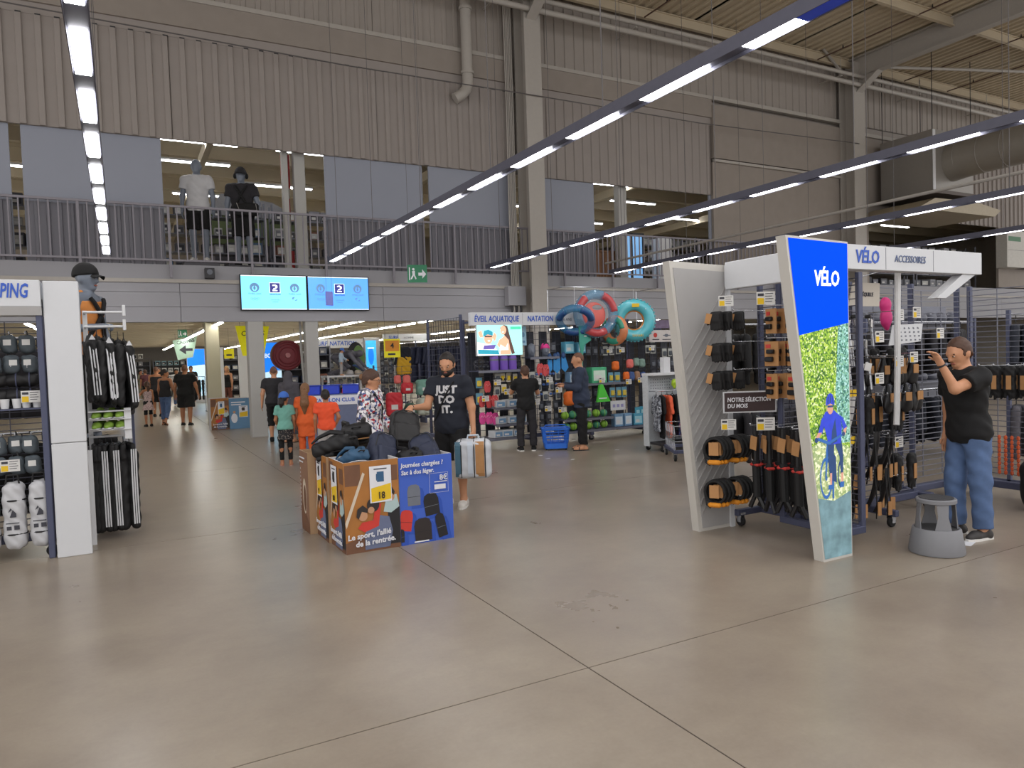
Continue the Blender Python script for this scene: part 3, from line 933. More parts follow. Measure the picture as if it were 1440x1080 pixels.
            pr = [p_cap(a0, a0 + V3((0, 0.04, -0.06)), 0.03, 0.045), p_cap(a0 + V3((0, 0.04, -0.06)), a0 + V3((0, 0.045, -ln * 0.6)), 0.05 if ln < 0.4 else 0.075, 0.06 if ln < 0.4 else 0.095), p_cap(a0 + V3((0, 0.045, -ln * 0.6)), a0 + V3((0.01, 0.03, -ln)), 0.06 if ln < 0.4 else 0.092, 0.03)]
            link('ponytail', sdf_mesh('ponytail', pr, 0.011, 0.03, hm, wrinkle=(0.006, 100)), root)
        elif st == 'bun':
            link('hair_bun', sdf_mesh('hair_bun', [he((0, 0.12, 0.14), (0.045, 0.04, 0.045))], 0.01, 0.02, hm, wrinkle=(0.003, 120)), root)
        elif st == 'beard':
            pr = [he((0, -0.035, 0.05), (0.068, 0.068, 0.062)), he((0, -0.066, 0.02), (0.036, 0.034, 0.032)), he((0.062, -0.005, 0.075), (0.016, 0.03, 0.05)), he((-0.062, -0.005, 0.075), (0.016, 0.03, 0.05)), head_cut((0, -0.25, 1), 0.092), he((0, -0.11, 0.052), (0.026, 0.03, 0.013), -1), he((0, -0.125, 0.095), (0.04, 0.05, 0.03), -1)]
            link('beard', sdf_mesh('beard', pr, min(vox, 0.009), 0.01, hm, wrinkle=(0.002, 160)), root)
        elif st == 'cap':
            pr = [he((0, 0.014, 0.152), (0.101, 0.124, 0.122)), head_cut((0, -0.15, -1), -0.14)]
            link('cap_crown', sdf_mesh('cap_crown', pr, min(vox, 0.01), 0.012, hm), root)
            v = MB(); v.grid(lambda u, w: tuple(hp((u - 0.5) * 0.16, -0.09 - 0.085 * w * math.sin(PI * (0.12 + 0.76 * u)), 0.162 - 0.02 * w - 0.028 * (2 * u - 1) ** 2)), 10, 4)
            v.grid(lambda u, w: tuple(hp((u - 0.5) * 0.16, -0.09 - 0.085 * w * math.sin(PI * (0.12 + 0.76 * u)), 0.156 - 0.02 * w - 0.028 * (2 * u - 1) ** 2)), 10, 4)
            v.build('cap_visor', hm, root, fix=False)
        elif st == 'hood':
            pr = [he((0, 0.03, 0.135), (0.108, 0.122, 0.135)), p_cap(hp(0, 0.05, 0.05), tp(0, 0.03, 0.45), 0.1, 0.15), p_cap(tp(-0.12, 0, 0.47), tp(0.12, 0, 0.47), 0.09), he((0, -0.13, 0.1), (0.068, 0.09, 0.095), -1)]
            link('hood', sdf_mesh('hood', pr, vox, 0.04, hm, wrinkle=(0.004, 45)), root)
        elif st == 'phones':
            b = MB()
            b.tube([tuple(hp(0.1 * math.cos(PI * i / 10), 0.01, 0.12 + 0.15 * math.sin(PI * i / 10))) for i in range(11)], 0.012, 6)
            b.build('headphone_band', hm, root)
            for sg in (1, -1):
                b = MB(); b._ell(tuple(hp(sg * 0.1, 0.01, 0.11)), (0.03, 0.045, 0.05), 12, 8); b.build('ear_cup', hm, root, smooth='all')
        elif st == 'glasses':
            b = MB()
            for sg in (1, -1):
                b.tube([tuple(hp(sg * (0.032 + 0.024 * math.cos(2 * PI * i / 14)), -0.108, 0.117 + 0.02 * math.sin(2 * PI * i / 14))) for i in range(14)], 0.0022, 5, closed=True)
                b.tube([tuple(hp(sg * 0.056, -0.108, 0.125)), tuple(hp(sg * 0.08, -0.02, 0.122)), tuple(hp(sg * 0.083, 0.02, 0.115))], 0.0022, 5)
            b.tube([tuple(hp(-0.008, -0.11, 0.12)), tuple(hp(0.008, -0.11, 0.12))], 0.0022, 5)
            b.build('glasses', hm, root)
    # ---- clothes
    def grow(e, z_lo, z_hi, k2=1.0):
        zz = [s[0] for s in secs]
        out = []
        for z in [z_lo] + [q for q in zz if z_lo < q < z_hi] + [z_hi]:
            out.append((z, np.interp(z, zz, [s[1] for s in secs]) * k2 + e, np.interp(z, zz, [s[2] for s in secs]) * k2 + e, np.interp(z, zz, [s[3] for s in secs])))
        return out
    parts = {}
    for w in wear:
        kind, mt = w[0], w[1]
        opt = w[2] if len(w) > 2 else {}
        e = opt.get('e', 0.013)
        pr = []
        wr_ = opt.get('wr', (0.005, 38))
        if kind in ('tee', 'longsleeve', 'tank', 'jacket', 'robe'):
            hem = opt.get('hem', -0.05)
            top = 0.545 if kind != 'tank' else 0.47
            sl = grow(e, hz + max(hem, -0.098), hz + top)
            sl = [(q_[0], q_[1] + (0.016 if q_[0] < hz + 0.12 else 0), q_[2] + (0.012 if q_[0] < hz + 0.12 else 0), q_[3]) for q_ in sl]
            parts['hem'] = hem
            if hem < -0.098:
                z_, rx_, ry_, cy_ = sl[0]
                f = opt.get('flare', 1.05)
                sl = [(hz + hem, rx_ * f, ry_ * f, cy_)] + sl
            pr.append(p_loft(sl, Rn, o))
            if kind != 'tank':
                for s in 'LR':
                    a = A[s]
                    r0 = 0.06 * wd ** 0.6 + e * 0.7
                    if kind == 'tee':
                        fr = opt.get('sl', 0.58)
                        pr += [p_cap(tp((1 if s == 'L' else -1) * 0.1, 0, 0.49), a['sh'], r0, r0), p_sleeve(a['sh'], a['sh'] + (a['el'] - a['sh']) * fr, r0, r0 + 0.006)]
                    else:
                        fr = opt.get('sl', 0.97)
                        pr += [p_cap(tp((1 if s == 'L' else -1) * 0.1, 0, 0.49), a['sh'], r0, r0), p_cap(a['sh'], a['el'], r0, 0.056 + e * 0.4), p_sleeve(a['el'], a['el'] + (a['wr'] - a['el']) * fr, 0.055 + e * 0.4, 0.042 + e * (0.4 if kind != 'robe' else 1.6))]
            if kind == 'tank':
                for sg in (1, -1):
                    pr.append(p_cap(tp(sg * 0.085, -0.075, 0.44), tp(sg * 0.08, 0.0, 0.545), 0.02)); pr.append(p_cap(tp(sg * 0.08, 0.0, 0.545), tp(sg * 0.085, 0.075, 0.44), 0.02))
            nm = {'tee': 'shirt', 'longsleeve': 'shirt', 'tank': 'tank_top', 'jacket': 'jacket', 'robe': 'robe'}[kind]
            ob = link(nm, sdf_mesh(nm, pr, vox, 0.03, mt, wrinkle=wr_), root)
            parts['shirt'] = ob
        elif kind == 'dress':
            hem = opt.get('hem', -0.45); top = opt.get('top', 0.47); fl = opt.get('flare', 1.5)
            sl = grow(e, hz - 0.05, hz + top)
            z_, rx_, ry_, cy_ = sl[0]
            sl = [(hz + hem, rx_ * fl, ry_ * fl, cy_)] + sl
            pr.append(p_loft(sl, Rn, o))
            ob = link('dress', sdf_mesh('dress', pr, vox, 0.03, mt, wrinkle=(0.006, 30)), root)
        elif kind == 'skirt':
            sl = grow(e, hz - 0.05, hz + 0.12); z_, rx_, ry_, cy_ = sl[0]
            sl = [(hz + opt.get('hem', -0.35), rx_ * opt.get('flare', 1.3), ry_ * opt.get('flare', 1.3), cy_)] + sl
            link('skirt', sdf_mesh('skirt', [p_loft(sl, Rn, o)], vox, 0.03, mt, wrinkle=(0.006, 30)), root)
        elif kind in ('trousers', 'shorts', 'leggings'):
            pr.append(p_loft(grow(e * 0.8, hz - 0.098, hz + opt.get('waist', 0.1)), Rn, o))
            ft = opt.get('f', 0.75)     # share of the thigh, or 1 + share of the shank
            lo_s = opt.get('loose', 0.014) if kind != 'leggings' else 0.006
            g = wd ** 0.7
            for s in 'LR':
                q = L[s]
                if ft <= 1:
                    pr.append(p_sleeve(q['hip'], q['hip'] + (q['kn'] - q['hip']) * ft, 0.085 * g + lo_s, (0.085 - 0.02 * ft) * g + lo_s * 1.6))
                else:
                    pr += [p_cap(q['hip'], q['kn'], 0.085 * g + lo_s * 0.8, 0.058 * g + lo_s), p_sleeve(q['kn'], q['kn'] + (q['an'] - q['kn']) * (ft - 1), 0.058 * g + lo_s, 0.045 + lo_s * 1.3)]
            if 'hem' in parts and pose.get('lean', 3) < 30:
                pr.append(p_cut((0, 0, 1), hz + max(parts['hem'], -0.1) + 0.05))
            link('trousers' if ft > 1.6 else 'shorts', sdf_mesh('trousers', pr, vox, 0.03, mt, wrinkle=(0.006, 34) if kind != 'leggings' else (0.002, 40)), root)
        elif kind in ('shoes', 'sandals', 'boots'):
            for s in 'LR':
                q = L[s]
                up = V3((0, 0, 1))
                if kind == 'sandals':
                    b = MB(); R_ = []
                    n_ = nrm(np.cross(q['fd'], V3((0, 0, 1))))
                    u_ = np.cross(n_, q['fd'])
                    pts = [(-0.075, 0.03), (-0.06, 0.038), (0.0, 0.036), (0.09, 0.047), (0.16, 0.04), (0.195, 0.015)]
                    out = [(a, w_) for a, w_ in pts] + [(a, -w_) for a, w_ in reversed(pts)]
                    base = q['an'] - u_ * 0.079
                    b.loft([[tuple(base + q['fd'] * a + n_ * w_ + u_ * zz) for a, w_ in out] for zz in (0, 0.016)])
                    b.tube([tuple(base + q['fd'] * 0.10 + n_ * 0.046 + u_ * 0.012), tuple(base + q['fd'] * 0.09 + n_ * 0.03 + u_ * 0.06), tuple(base + q['fd'] * 0.09 - n_ * 0.03 + u_ * 0.06), tuple(base + q['fd'] * 0.10 - n_ * 0.046 + u_ * 0.012)], 0.009, 6)
                    b.build('sandal', mt, root)
                    continue
                pr = [p_cap(q['heel'], q['ball'], 0.044, 0.046), p_cap(q['ball'], q['toe'], 0.046, 0.034), p_sleeve(q['heel'], q['an'] + (q['an'] - q['heel']) * (0.1 if kind == 'shoes' else 1.0), 0.046, 0.05)]
                if q['planted']: pr.append(p_cut((0, 0, -1), 0.002 - 0.0))
                so = link('shoe', sdf_mesh('shoe', pr, min(vox, 0.012), 0.02, mt), root)
                if opt.get('sole'):
                    b = MB(); n_ = nrm(np.cross(q['fd'], V3((0, 0, 1)))); u_ = np.cross(n_, q['fd']); base = q['an'] - u_ * 0.08
                    pts = [(-0.088, 0.02), (-0.07, 0.042), (0.0, 0.042), (0.09, 0.05), (0.16, 0.042), (0.2, 0.015)]
                    out = [(a, w_) for a, w_ in pts] + [(a, -w_) for a, w_ in reversed(pts)]
                    b.loft([[tuple(base + q['fd'] * a + n_ * w_ + u_ * zz) for a, w_ in out] for zz in (0, 0.022)])
                    b.build('sole', opt['sole'], so)
        elif kind == 'strap':
            b = MB()
            a, c = (1, -1) if opt.get('from', 'L') == 'L' else (-1, 1)
            pts = []
            fr_ = []
            for t in np.linspace(0, 1, 12):
                z = 0.5 - 0.45 * t; x = a * (0.1 - 0.26 * t)
                zz = hz + z
                ry = np.interp(zz, [s[0] for s in secs], [s[2] for s in secs]); rx = np.interp(zz, [s[0] for s in secs], [s[1] for s in secs])
                y = -(ry + e + 0.026) * math.sqrt(max(0.02, 1 - min(1, abs(x) / (rx + e + 0.01)) ** 2))
                pts.append(tuple(tp(x, y, z)))
            b.tube(pts, opt.get('r', 0.012), 6); b.build('bag_strap', mt, root)
    root['_hz'] = 0
    del root['_hz']
    return root, dict(L=L, A=A, hz=hz, tp=tp, hp=hp, parts=parts, sc=sc)

def wrap_print(me, target, parent, name, mat, T, axis=(0, 1, 0), off=0.004, cuts=0):
    """drops flat lettering onto a curved garment; T places the flat print in front of it"""
    bm = bmesh.new(); bm.from_mesh(me)
    bmesh.ops.triangulate(bm, faces=bm.faces)
    for _ in range(cuts):
        bmesh.ops.subdivide_edges(bm, edges=[e for e in bm.edges if e.calc_length() > 0.03], cuts=1)
    tm = target.data
    tree = BVHTree.FromPolygons([v.co[:] for v in tm.vertices], [p.vertices[:] for p in tm.polygons])
    ax = Vector(axis).normalized()
    for v in bm.verts:
        p = T @ v.co
        hit = tree.ray_cast(p - ax * 0.5, ax)
        v.co = (hit[0] - ax * off) if hit[0] is not None else p
    bm.to_mesh(me); bm.free()
    me.materials.clear(); me.materials.append(mat)
    return link(name, me, parent)

def flat_text(s, size, bold=0.0, shear=0.0, sx=1.0):
    o = text('tmp', s, size, m_white, None, (0, 0, 0), 'Z', bold=bold, shear=shear, depth=0.0, sx=sx)
    me = o.data
    bpy.data.objects.remove(o)
    return me

RL, RR, RC, RA = math.radians(-118), math.radians(62), math.radians(-28), math.radians(152)   # facing the aisle left, right, the entrance, away
m_hair_d = M('hair_dark', '1d1512', 0.6)
m_hair_b = M('hair_brown', '4a3022', 0.6, var=0.3, scale=60)
m_hair_f = M('hair_light_brown', '7a5638', 0.6, var=0.3, scale=60)
m_hair_y = M('hair_blond', 'b08a5c', 0.6, var=0.2, scale=60)
m_stub = M('stubble', '6b4a3a', 0.7)
c_navy = M('cloth_navy', '181c28', 0.85)
c_black = M('cloth_black', '0b0a0c', 0.85)
c_char = M('cloth_charcoal', '242226', 0.85)
c_grey = M('cloth_dark_grey', '4a474d', 0.85)
c_denim = M('denim', '50668c', 0.85, var=0.4, scale=9)
c_denimjk = M('denim_jacket', '2b3448', 0.85, var=0.25, scale=12)
c_orange = M('cloth_orange', 'e0622a', 0.8)
c_orange2 = M('cloth_red_orange', 'e8532c', 0.8)
c_teal = M('cloth_mint', '6fa89a', 0.8)
c_ltgrey = M('cloth_light_grey', 'a09c9a', 0.8)
c_white = M('cloth_white', 'b9b8ba', 0.8)
c_flor = M_cells('cloth_floral', ['e6e2e4', 'dcd8dc', '8b8794', 'e9e6e6', '3c3a44', 'b5363f', 'e2dfe2', '4a5a8c'], 34)
c_florb = M_cells('cloth_black_floral', ['18161a', '18161a', '1d1a1e', '8a8078', '18161a', '141216'], 60)
c_pinkf = M_cells('cloth_pink_floral', ['b59a98', 'a98f90', 'c9b4b0', '8f7a7c', 'b59a98'], 45)
c_olive = M('cloth_olive', '6a6656', 0.85)
c_blue = M('cloth_blue', '3f6cc0', 0.85)
c_paleblue = M('cloth_pale_blue', 'a9bccc', 0.85)

# --- man with the bag
pm, i1 = person('man in a dark slogan tee looking down, holding a striped cool bag', (3.22, 7.42), math.radians(-46), 1.735, 1.08, vox=0.010, skin=SKIN_A,
    pose=dict(head=(6, 15), lean=4, armR=((0.12, -0.42, -0.9), (0.35, -0.9, 0.02), 'relax'), handR=(0.25, -0.75, -0.6), palmR=(0, 0, -1), thumbR=(-1, 0, 0.0), armL=((0.22, 0.05, -1), (0.1, -0.12, -1), 'grip'),
              legL=((0.05, -0.06, -1), (0.02, 0.05, -1), 10, 0), legR=((0.06, 0.05, -1), (0.0, 0.1, -1), 12, 0)),
    wear=(('tee', c_navy, dict(e=0.018, hem=-0.09)), ('shorts', c_black, dict(f=0.92, loose=0.025)), ('shoes', M('shoe_pale', 'cfcac4', 0.6), dict(sole=m_sole)), ('strap', c_black, dict(r=0.009))),
    hair=(('short', m_hair_d), ('beard', m_hair_d)))
sh = i1['parts']['shirt']
m_print = M('print_pale', 'c4c2c4', 0.7)
for ln, zz, sz in (('JUST', 0.40, 0.115), ('DO', 0.29, 0.115), ('IT.', 0.18, 0.115)):
    me = flat_text(ln, sz, bold=0.006, sx=1.05)
    wrap_print(me, sh, pm, 'slogan_print', m_print, Matrix.Translation((0.01, -0.3, i1['hz'] + zz)) @ Matrix.Rotation(PI / 2, 4, 'X'), off=0.005, cuts=1)
b = MB(); b.tube([tuple(i1['A']['R']['wr'] + V3((0.001, 0, 0)) * 0 + i1['A']['R']['fv'] * t) for t in (-0.02, -0.012)], 0.034, 12); b.build('wristband', m_dark, pm)

# --- woman behind the bin
pw, i2 = person('woman with glasses in a white flowery long-sleeved top behind the bin', (2.46, 8.02), math.radians(48), 1.585, 1.12, True, vox=0.010, skin=SKIN_A,
    pose=dict(short_neck=1, head=(14, 6), armL=((0.2, -0.1, -1), (-0.1, -0.7, -0.7), 'relax'), armR=((0.2, 0.05, -1), (-0.05, -0.6, -0.8), 'relax')),
    wear=(('longsleeve', c_flor, dict(e=0.022, hem=-0.08)), ('trousers', c_char, dict(f=1.95)), ('shoes', m_sole), ('strap', c_black, dict(r=0.008, **{'from': 'R'}))),
    hair=(('full', m_hair_b), ('bun', m_hair_f), ('glasses', m_hair_d)))

# --- man at the bike accessories
pr_, i3 = person('man in black tee and jeans reaching up to the bike accessory hooks', (6.27, 3.52), math.radians(-112), 1.70, 1.08, vox=0.010, skin=SKIN_A,
    pose=dict(head=(8, 14), lean=5, armL=((0.15, -0.95, -0.3), (-0.05, -0.5, 0.9), 'reach'), thumbL=(-1, 0, 0), palmL=(0, -1, 0), armR=((0.08, 0.05, -1), (0.0, -0.1, -1), 'relax'),
              legL=((0.04, 0.04, -1), (0, 0.06, -1), 14, 0), legR=((0.05, -0.12, -1), (0, 0.03, -1), 8, 0)),
    wear=(('tee', c_black, dict(e=0.022, hem=-0.09)), ('trousers', c_denim, dict(f=1.97, loose=0.024)), ('shoes', M('shoe_dark', '33302f', 0.6), dict(sole=m_sole))),
    hair=(('short', m_hair_b),))
a = i3['A']['L']
b = MB(); b.tube([tuple(a['wr'] - a['fv'] * 0.03), tuple(a['wr'] - a['fv'] * 0.015)], 0.034, 14); bw = b.build('watch_strap', m_dark, pr_)
b = MB(); q = a['wr'] - a['fv'] * 0.022 + V3((0.6, 0.75, 0.2)) * 0.034; b._ell(tuple(q), (0.016, 0.016, 0.016), 10, 6); b.build('watch_face', m_grey, bw)

# --- shoppers at the swimming shelves
person('shaven-headed man in a dark denim jacket standing beside the blue basket', (6.98, 10.42), RL, 1.69, 1.06, vox=0.012, skin=SKIN_A,
    pose=dict(head=(0, 4), armL=((0.12, -0.25, -1), (-0.5, -0.8, 0.12), 'relax'), armR=((0.12, -0.25, -1), (-0.4, -0.85, 0.2), 'relax')),
    wear=(('jacket', c_denimjk, dict(e=0.03, hem=-0.16)), ('trousers', c_black, dict(f=1.93, loose=0.022)), ('sandals', M('sandal_strap', '2a2a2c', 0.7))), hair=(('buzz', m_stub),))
person('child in a black tee reaching into the swimming shelf beside the basket', (6.19, 10.98), math.radians(158), 1.50, 0.98, vox=0.013, skin=SKIN_A,
    pose=dict(head=(0, -4), armL=((0.3, -0.6, -0.7), (-0.1, -0.8, 0.25), 'reach'), armR=((0.3, -0.5, -0.8), (-0.1, -0.9, 0.45), 'reach'), legL=((0.1, 0, -1), (0, 0.03, -1), 12, 0), legR=((0.1, 0, -1), (0, 0.03, -1), 12, 0)),
    wear=(('tee', c_black, dict(e=0.022, hem=-0.09)), ('trousers', c_char, dict(f=1.95, loose=0.022)), ('shoes', c_black, dict(sole=m_sole))), hair=(('short', m_hair_b),))

# --- family walking in from the bin
person('girl in a blue cap, mint tee and dark flowery skirt walking away', (2.30, 12.1), math.radians(170), 1.17, 0.95, True, 0.013, SKIN_B,
    pose=dict(hs=1.16, head=(-35, 5), armL=((0.2, -0.1, -1), (-0.2, -0.5, -0.8), 'relax'), armR=((0.2, 0, -1), (0, -0.2, -1), 'relax')),
    wear=(('tee', c_teal, dict(e=0.02)), ('skirt', c_florb, dict(hem=-0.3, flare=1.15)), ('leggings', c_black, dict(f=1.85)), ('sandals', M('sandal_pink', 'b98a80', 0.7))), hair=(('full', m_hair_d), ('tail', m_hair_d, 0.22), ('cap', c_blue)))
person('girl with a long wavy ponytail in an orange tunic and trousers', (2.63, 12.05), math.radians(160), 1.31, 0.98, True, 0.012, SKIN_B,
    pose=dict(hs=1.1), wear=(('tee', c_orange, dict(e=0.03, hem=-0.32, flare=1.05)), ('trousers', c_orange, dict(f=1.93)), ('sandals', M('sandal_pink', 'b98a80', 0.7))), hair=(('full', m_hair_f), ('tail', m_hair_f, 0.52)))
person('boy in a bright red-orange tee and light grey shorts', (2.79, 11.35), math.radians(165), 1.22, 0.98, False, 0.012, SKIN_B,
    pose=dict(hs=1.13, armR=((0.35, 0.15, -1), (-0.35, -0.3, -0.75), 'relax'), armL=((0.2, 0.05, -1), (0, -0.2, -1), 'relax')),
    wear=(('tee', c_orange2, dict(e=0.024, hem=-0.07)), ('shorts', c_ltgrey, dict(f=0.95, loose=0.025)), ('shoes', c_grey, dict(sole=m_sole))), hair=(('short', m_hair_d),))
person('shaven-headed man in a charcoal tee and black three-quarter shorts walking away', (2.86, 16.05), math.radians(165), 1.64, 1.08, False, 0.014, SKIN_A,
    pose=dict(lean=5, legL=((0.03, -0.3, -1), (0, 0.12, -1), 6, 0), legR=((0.03, 0.2, -1), (0, 0.5, -0.87), 6, 40), armL=((0.25, 0.15, -1), (0.1, -0.1, -1), 'relax')),
    wear=(('tee', c_char, dict(e=0.02)), ('shorts', c_black, dict(f=1.35, loose=0.025)), ('shoes', c_black)), hair=(('buzz', m_stub),))
person('woman in a long dark grey hooded robe walking away', (3.07, 15.62), math.radians(150), 1.50, 1.1, True, 0.015, SKIN_A,
    wear=(('robe', c_grey, dict(e=0.03, hem=-0.72, flare=1.35)), ('sandals', c_black)), hair=(('hood', c_grey),))

# --- people further down the walkway
person('small girl in a pinkish flowery dress with one arm held out', (0.62, 23.1), math.radians(195), 1.27, 0.95, True, 0.016, SKIN_B,
    pose=dict(hs=1.12, armL=((0.7, 0, -0.75), (0.6, -0.2, -0.8), 'relax'), legR=((0.03, -0.1, -1), (0, 0.05, -1), 6, 0)),
    wear=(('dress', c_pinkf, dict(hem=-0.28, flare=1.45)), ('leggings', c_black, dict(f=1.05)), ('shoes', c_black)), hair=(('full', m_hair_b), ('tail', m_hair_b, 0.25)))
person('woman in a black strap top and rolled jeans looking over her shoulder', (1.08, 23.25), math.radians(150), 1.63, 1.05, True, 0.015, SKIN_B,
    pose=dict(head=(-60, 0), legL=((0.03, -0.12, -1), (0, 0.08, -1), 6, 0), legR=((0.03, 0.15, -1), (0, 0.45, -0.9), 6, 35), armR=((0.3, 0, -1), (0.3, -0.2, -1), 'relax')),
    wear=(('tank', c_char, dict(e=0.012)), ('trousers', c_denim, dict(f=1.75, loose=0.016)), ('sandals', c_black)), hair=(('full', m_hair_d), ('bun', m_hair_d)))
person('broad man in a black tee and black shorts walking away', (1.56, 22.35), math.radians(160), 1.74, 1.22, False, 0.015, SKIN_B,
    pose=dict(legL=((0.05, -0.1, -1), (0, 0.05, -1), 6, 0), legR=((0.06, 0.1, -1), (0, 0.12, -1), 6, 0), armR=((0.32, 0.1, -1), (0.18, -0.2, -1), 'relax'), armL=((0.3, 0, -1), (0.12, -0.2, -1), 'relax')),
    wear=(('tee', c_black, dict(e=0.028, hem=-0.1)), ('shorts', c_black, dict(f=0.9, loose=0.04)), ('shoes', c_black, dict(sole=m_sole))), hair=(('buzz', m_stub),))
person('man in a dark sleeveless vest and black shorts beyond the girl', (1.03, 27.6), math.radians(165), 1.72, 1.1, False, 0.02, SKIN_B,
    wear=(('tank', c_char, dict(e=0.016)), ('shorts', c_black, dict(f=0.95, loose=0.03)), ('shoes', c_black)), hair=(('buzz', m_stub),))
person('blond woman in a black strap top beside the white pillars', (3.62, 30.2), math.radians(-30), 1.66, 1.05, True, 0.02, SKIN_A,
    wear=(('tank', c_black, dict(e=0.014)), ('trousers', M('cloth_rust', '6b3a2c', 0.8), dict(f=1.9)), ('shoes', c_black)), hair=(('full', m_hair_y), ('long', m_hair_y, 0.2)))
far = [((0.44, 44.0), 1.56, 'far-off child in a blue tee and blue shorts by the end wall', c_blue, c_blue, 0.95, m_hair_d),
       ((0.86, 43.2), 1.62, 'far-off woman in an olive top and olive trousers', c_olive, c_olive, 1.0, m_hair_d),
       ((1.02, 40.0), 1.62, 'far-off person in a maroon tee and black shorts', M('cloth_maroon', '5a2e34', 0.8), c_black, 1.0, m_hair_b),
       ((2.05, 34.0), 1.62, 'far-off person in a white tee and jeans', c_white, c_denim, 1.0, m_hair_d),
       ((2.78, 36.0), 1.72, 'far-off man in a black tee and grey trousers', c_black, c_grey, 1.08, m_hair_d),
       ((1.55, 38.5), 1.7, 'far-off man in a charcoal tee and denim trousers', c_char, c_denim, 1.05, m_hair_b)]
for p, hh, lb, t1, t2, wdt, hr in far:
    person(lb, p, math.radians(random.choice([0, 30, 160, 200])), hh, wdt, False, 0.022, SKIN_B, wear=(('tee', t1, dict(e=0.02)), ('trousers', t2, dict(f=1.9)), ('shoes', c_white)), hair=(('full', hr),))

# ================================================================== MANNEQUINS
m_pod = M('podium_grey', '5c5a60', 0.6)
def podium(x, y, z, w, d, hgt, label):
    t = thing('podium', label, 'podium', (x, y, z))
    b = MB(); b.box(-w / 2, w / 2, -d / 2, d / 2, 0, hgt - 0.02, 0.01); b.build('body', m_pod, t)
    b = MB(); b.box(-w / 2 - 0.01, w / 2 + 0.01, -d / 2 - 0.01, d / 2 + 0.01, hgt - 0.02, hgt, 0.005); b.build('top', m_pod, t)
podium(1.72, 18.05, 3.88, 0.75, 0.6, 0.16, 'low grey podium under the mannequin in the white polo shirt')
podium(2.68, 18.05, 3.88, 0.75, 0.6, 0.10, 'low grey podium under the mannequin with headphones')
mq1, j1 = person('grey mannequin in a white polo shirt and black shorts behind the railing', (1.72, 18.05), math.radians(-14), 2.36, 1.0, vox=0.013, skin=SKIN_M, face=False, name='mannequin', cat='mannequin', z0=4.04,
    pose=dict(armR=((0.2, 0.02, -1), (0.02, -0.15, -1), 'relax'), armL=((0.2, 0.02, -1), (0.02, -0.15, -1), 'relax')),
    wear=(('tee', c_white, dict(e=0.016, hem=-0.06)), ('shorts', c_black, dict(f=0.85, loose=0.02)), ('shoes', m_sole)))
b = MB(); b.tube([tuple(j1['tp'](0.075 * math.cos(a), -0.005 + 0.068 * math.sin(a), 0.55 - 0.012 * math.sin(a) * -1)) for a in np.linspace(0, 2 * PI, 18)[:-1]], 0.014, 6, closed=True); b.build('collar', c_white, mq1)
mq2, j2 = person('grey mannequin in a black tee with cap, headphones and shoulder bag', (2.68, 18.05), math.radians(-14), 2.30, 1.06, vox=0.013, skin=SKIN_M, face=False, name='mannequin', cat='mannequin', z0=3.98,
    pose=dict(armR=((0.22, 0.02, -1), (0.02, -0.15, -1), 'relax'), armL=((0.3, -0.05, -1), (0.0, -0.3, -1), 'relax')),
    wear=(('tee', c_char, dict(e=0.02, hem=-0.06)), ('shorts', c_black, dict(f=0.9, loose=0.02)), ('shoes', c_black), ('strap', c_black, dict(r=0.022, **{'from': 'R'})), ('strap', c_black, dict(r=0.02))),
    hair=(('cap', c_char), ('phones', c_black)))
bg = thing('shoulder_bag', 'black sports bag with grey piping on the mannequin', 'bag', (2.72, 17.86, 5.12), math.radians(-14))
link('bag_body', sdf_mesh('bag_body', [p_rbox((0.02, -0.05, 0.16), (0.56, 0.16, 0.3), 0.07)], 0.014, 0.02, c_black, wrinkle=(0.006, 40)), bg)
b = MB(); b.tube([(-0.18, -0.135, 0.3), (-0.12, -0.14, 0.12), (0.05, -0.14, 0.1), (0.26, -0.13, 0.14), (0.24, -0.13, 0.28)], 0.007, 6); b.build('piping', c_ltgrey, bg)
podium(-0.32, 8.95, 0, 0.5, 0.5, 0.86, 'tall grey podium behind the striped tracksuits')
person('grey mannequin in a black cap and orange vest above the tracksuit rack', (-0.32, 8.95), math.radians(58), 1.92, 1.0, vox=0.012, skin=SKIN_M, face=True, name='mannequin', cat='mannequin', z0=0.86,
    pose=dict(armR=((0.15, -0.1, -1), (-0.1, -0.97, 0.06), 'grip'), palmR=(0, 0, -1), armL=((0.15, 0.0, -1), (0.0, -0.5, -0.8), 'relax')),
    wear=(('tank', M('vest_orange', 'c07a3c', 0.8), dict(e=0.014, hem=-0.05)), ('strap', c_black, dict(r=0.02)), ('strap', c_black, dict(r=0.02, **{'from': 'R'})), ('trousers', c_black, dict(f=1.9)), ('shoes', c_black)), hair=(('cap', c_black),))

# ================================================================== shop fittings: helpers
m_post = M('rack_post_blue_grey', '4c5068', 0.5, metal=0.2)
m_grid = M('grid_wire', '4a4a56', 0.45, metal=0.3)
m_gridl = M('grid_wire_light', '73747f', 0.4, metal=0.3)
m_signw = M('sign_white', 'c9cacd', 0.45, var=0.02)
m_signb = M('sign_blue_letters', '2a55b8', 0.5, var=0.0)
m_yel = M('price_yellow', 'e0b81c', 0.6, var=0.03)
m_card = M('price_card_white', 'd4d2cf', 0.6, var=0.03)
m_ink = M('printed_ink', '3a3a42', 0.7)
m_chrome = M('hook_chrome', 'b9bbc0', 0.25, metal=0.8)
m_tan = M('tan_board', 'b08152', 0.75, var=0.12, scale=20)
m_rubber = M('black_rubber', '0f0f11', 0.7)
m_orange = M('orange_plastic', 'd98a1e', 0.5)
m_red = M('red_plastic', 'c23a34', 0.5)

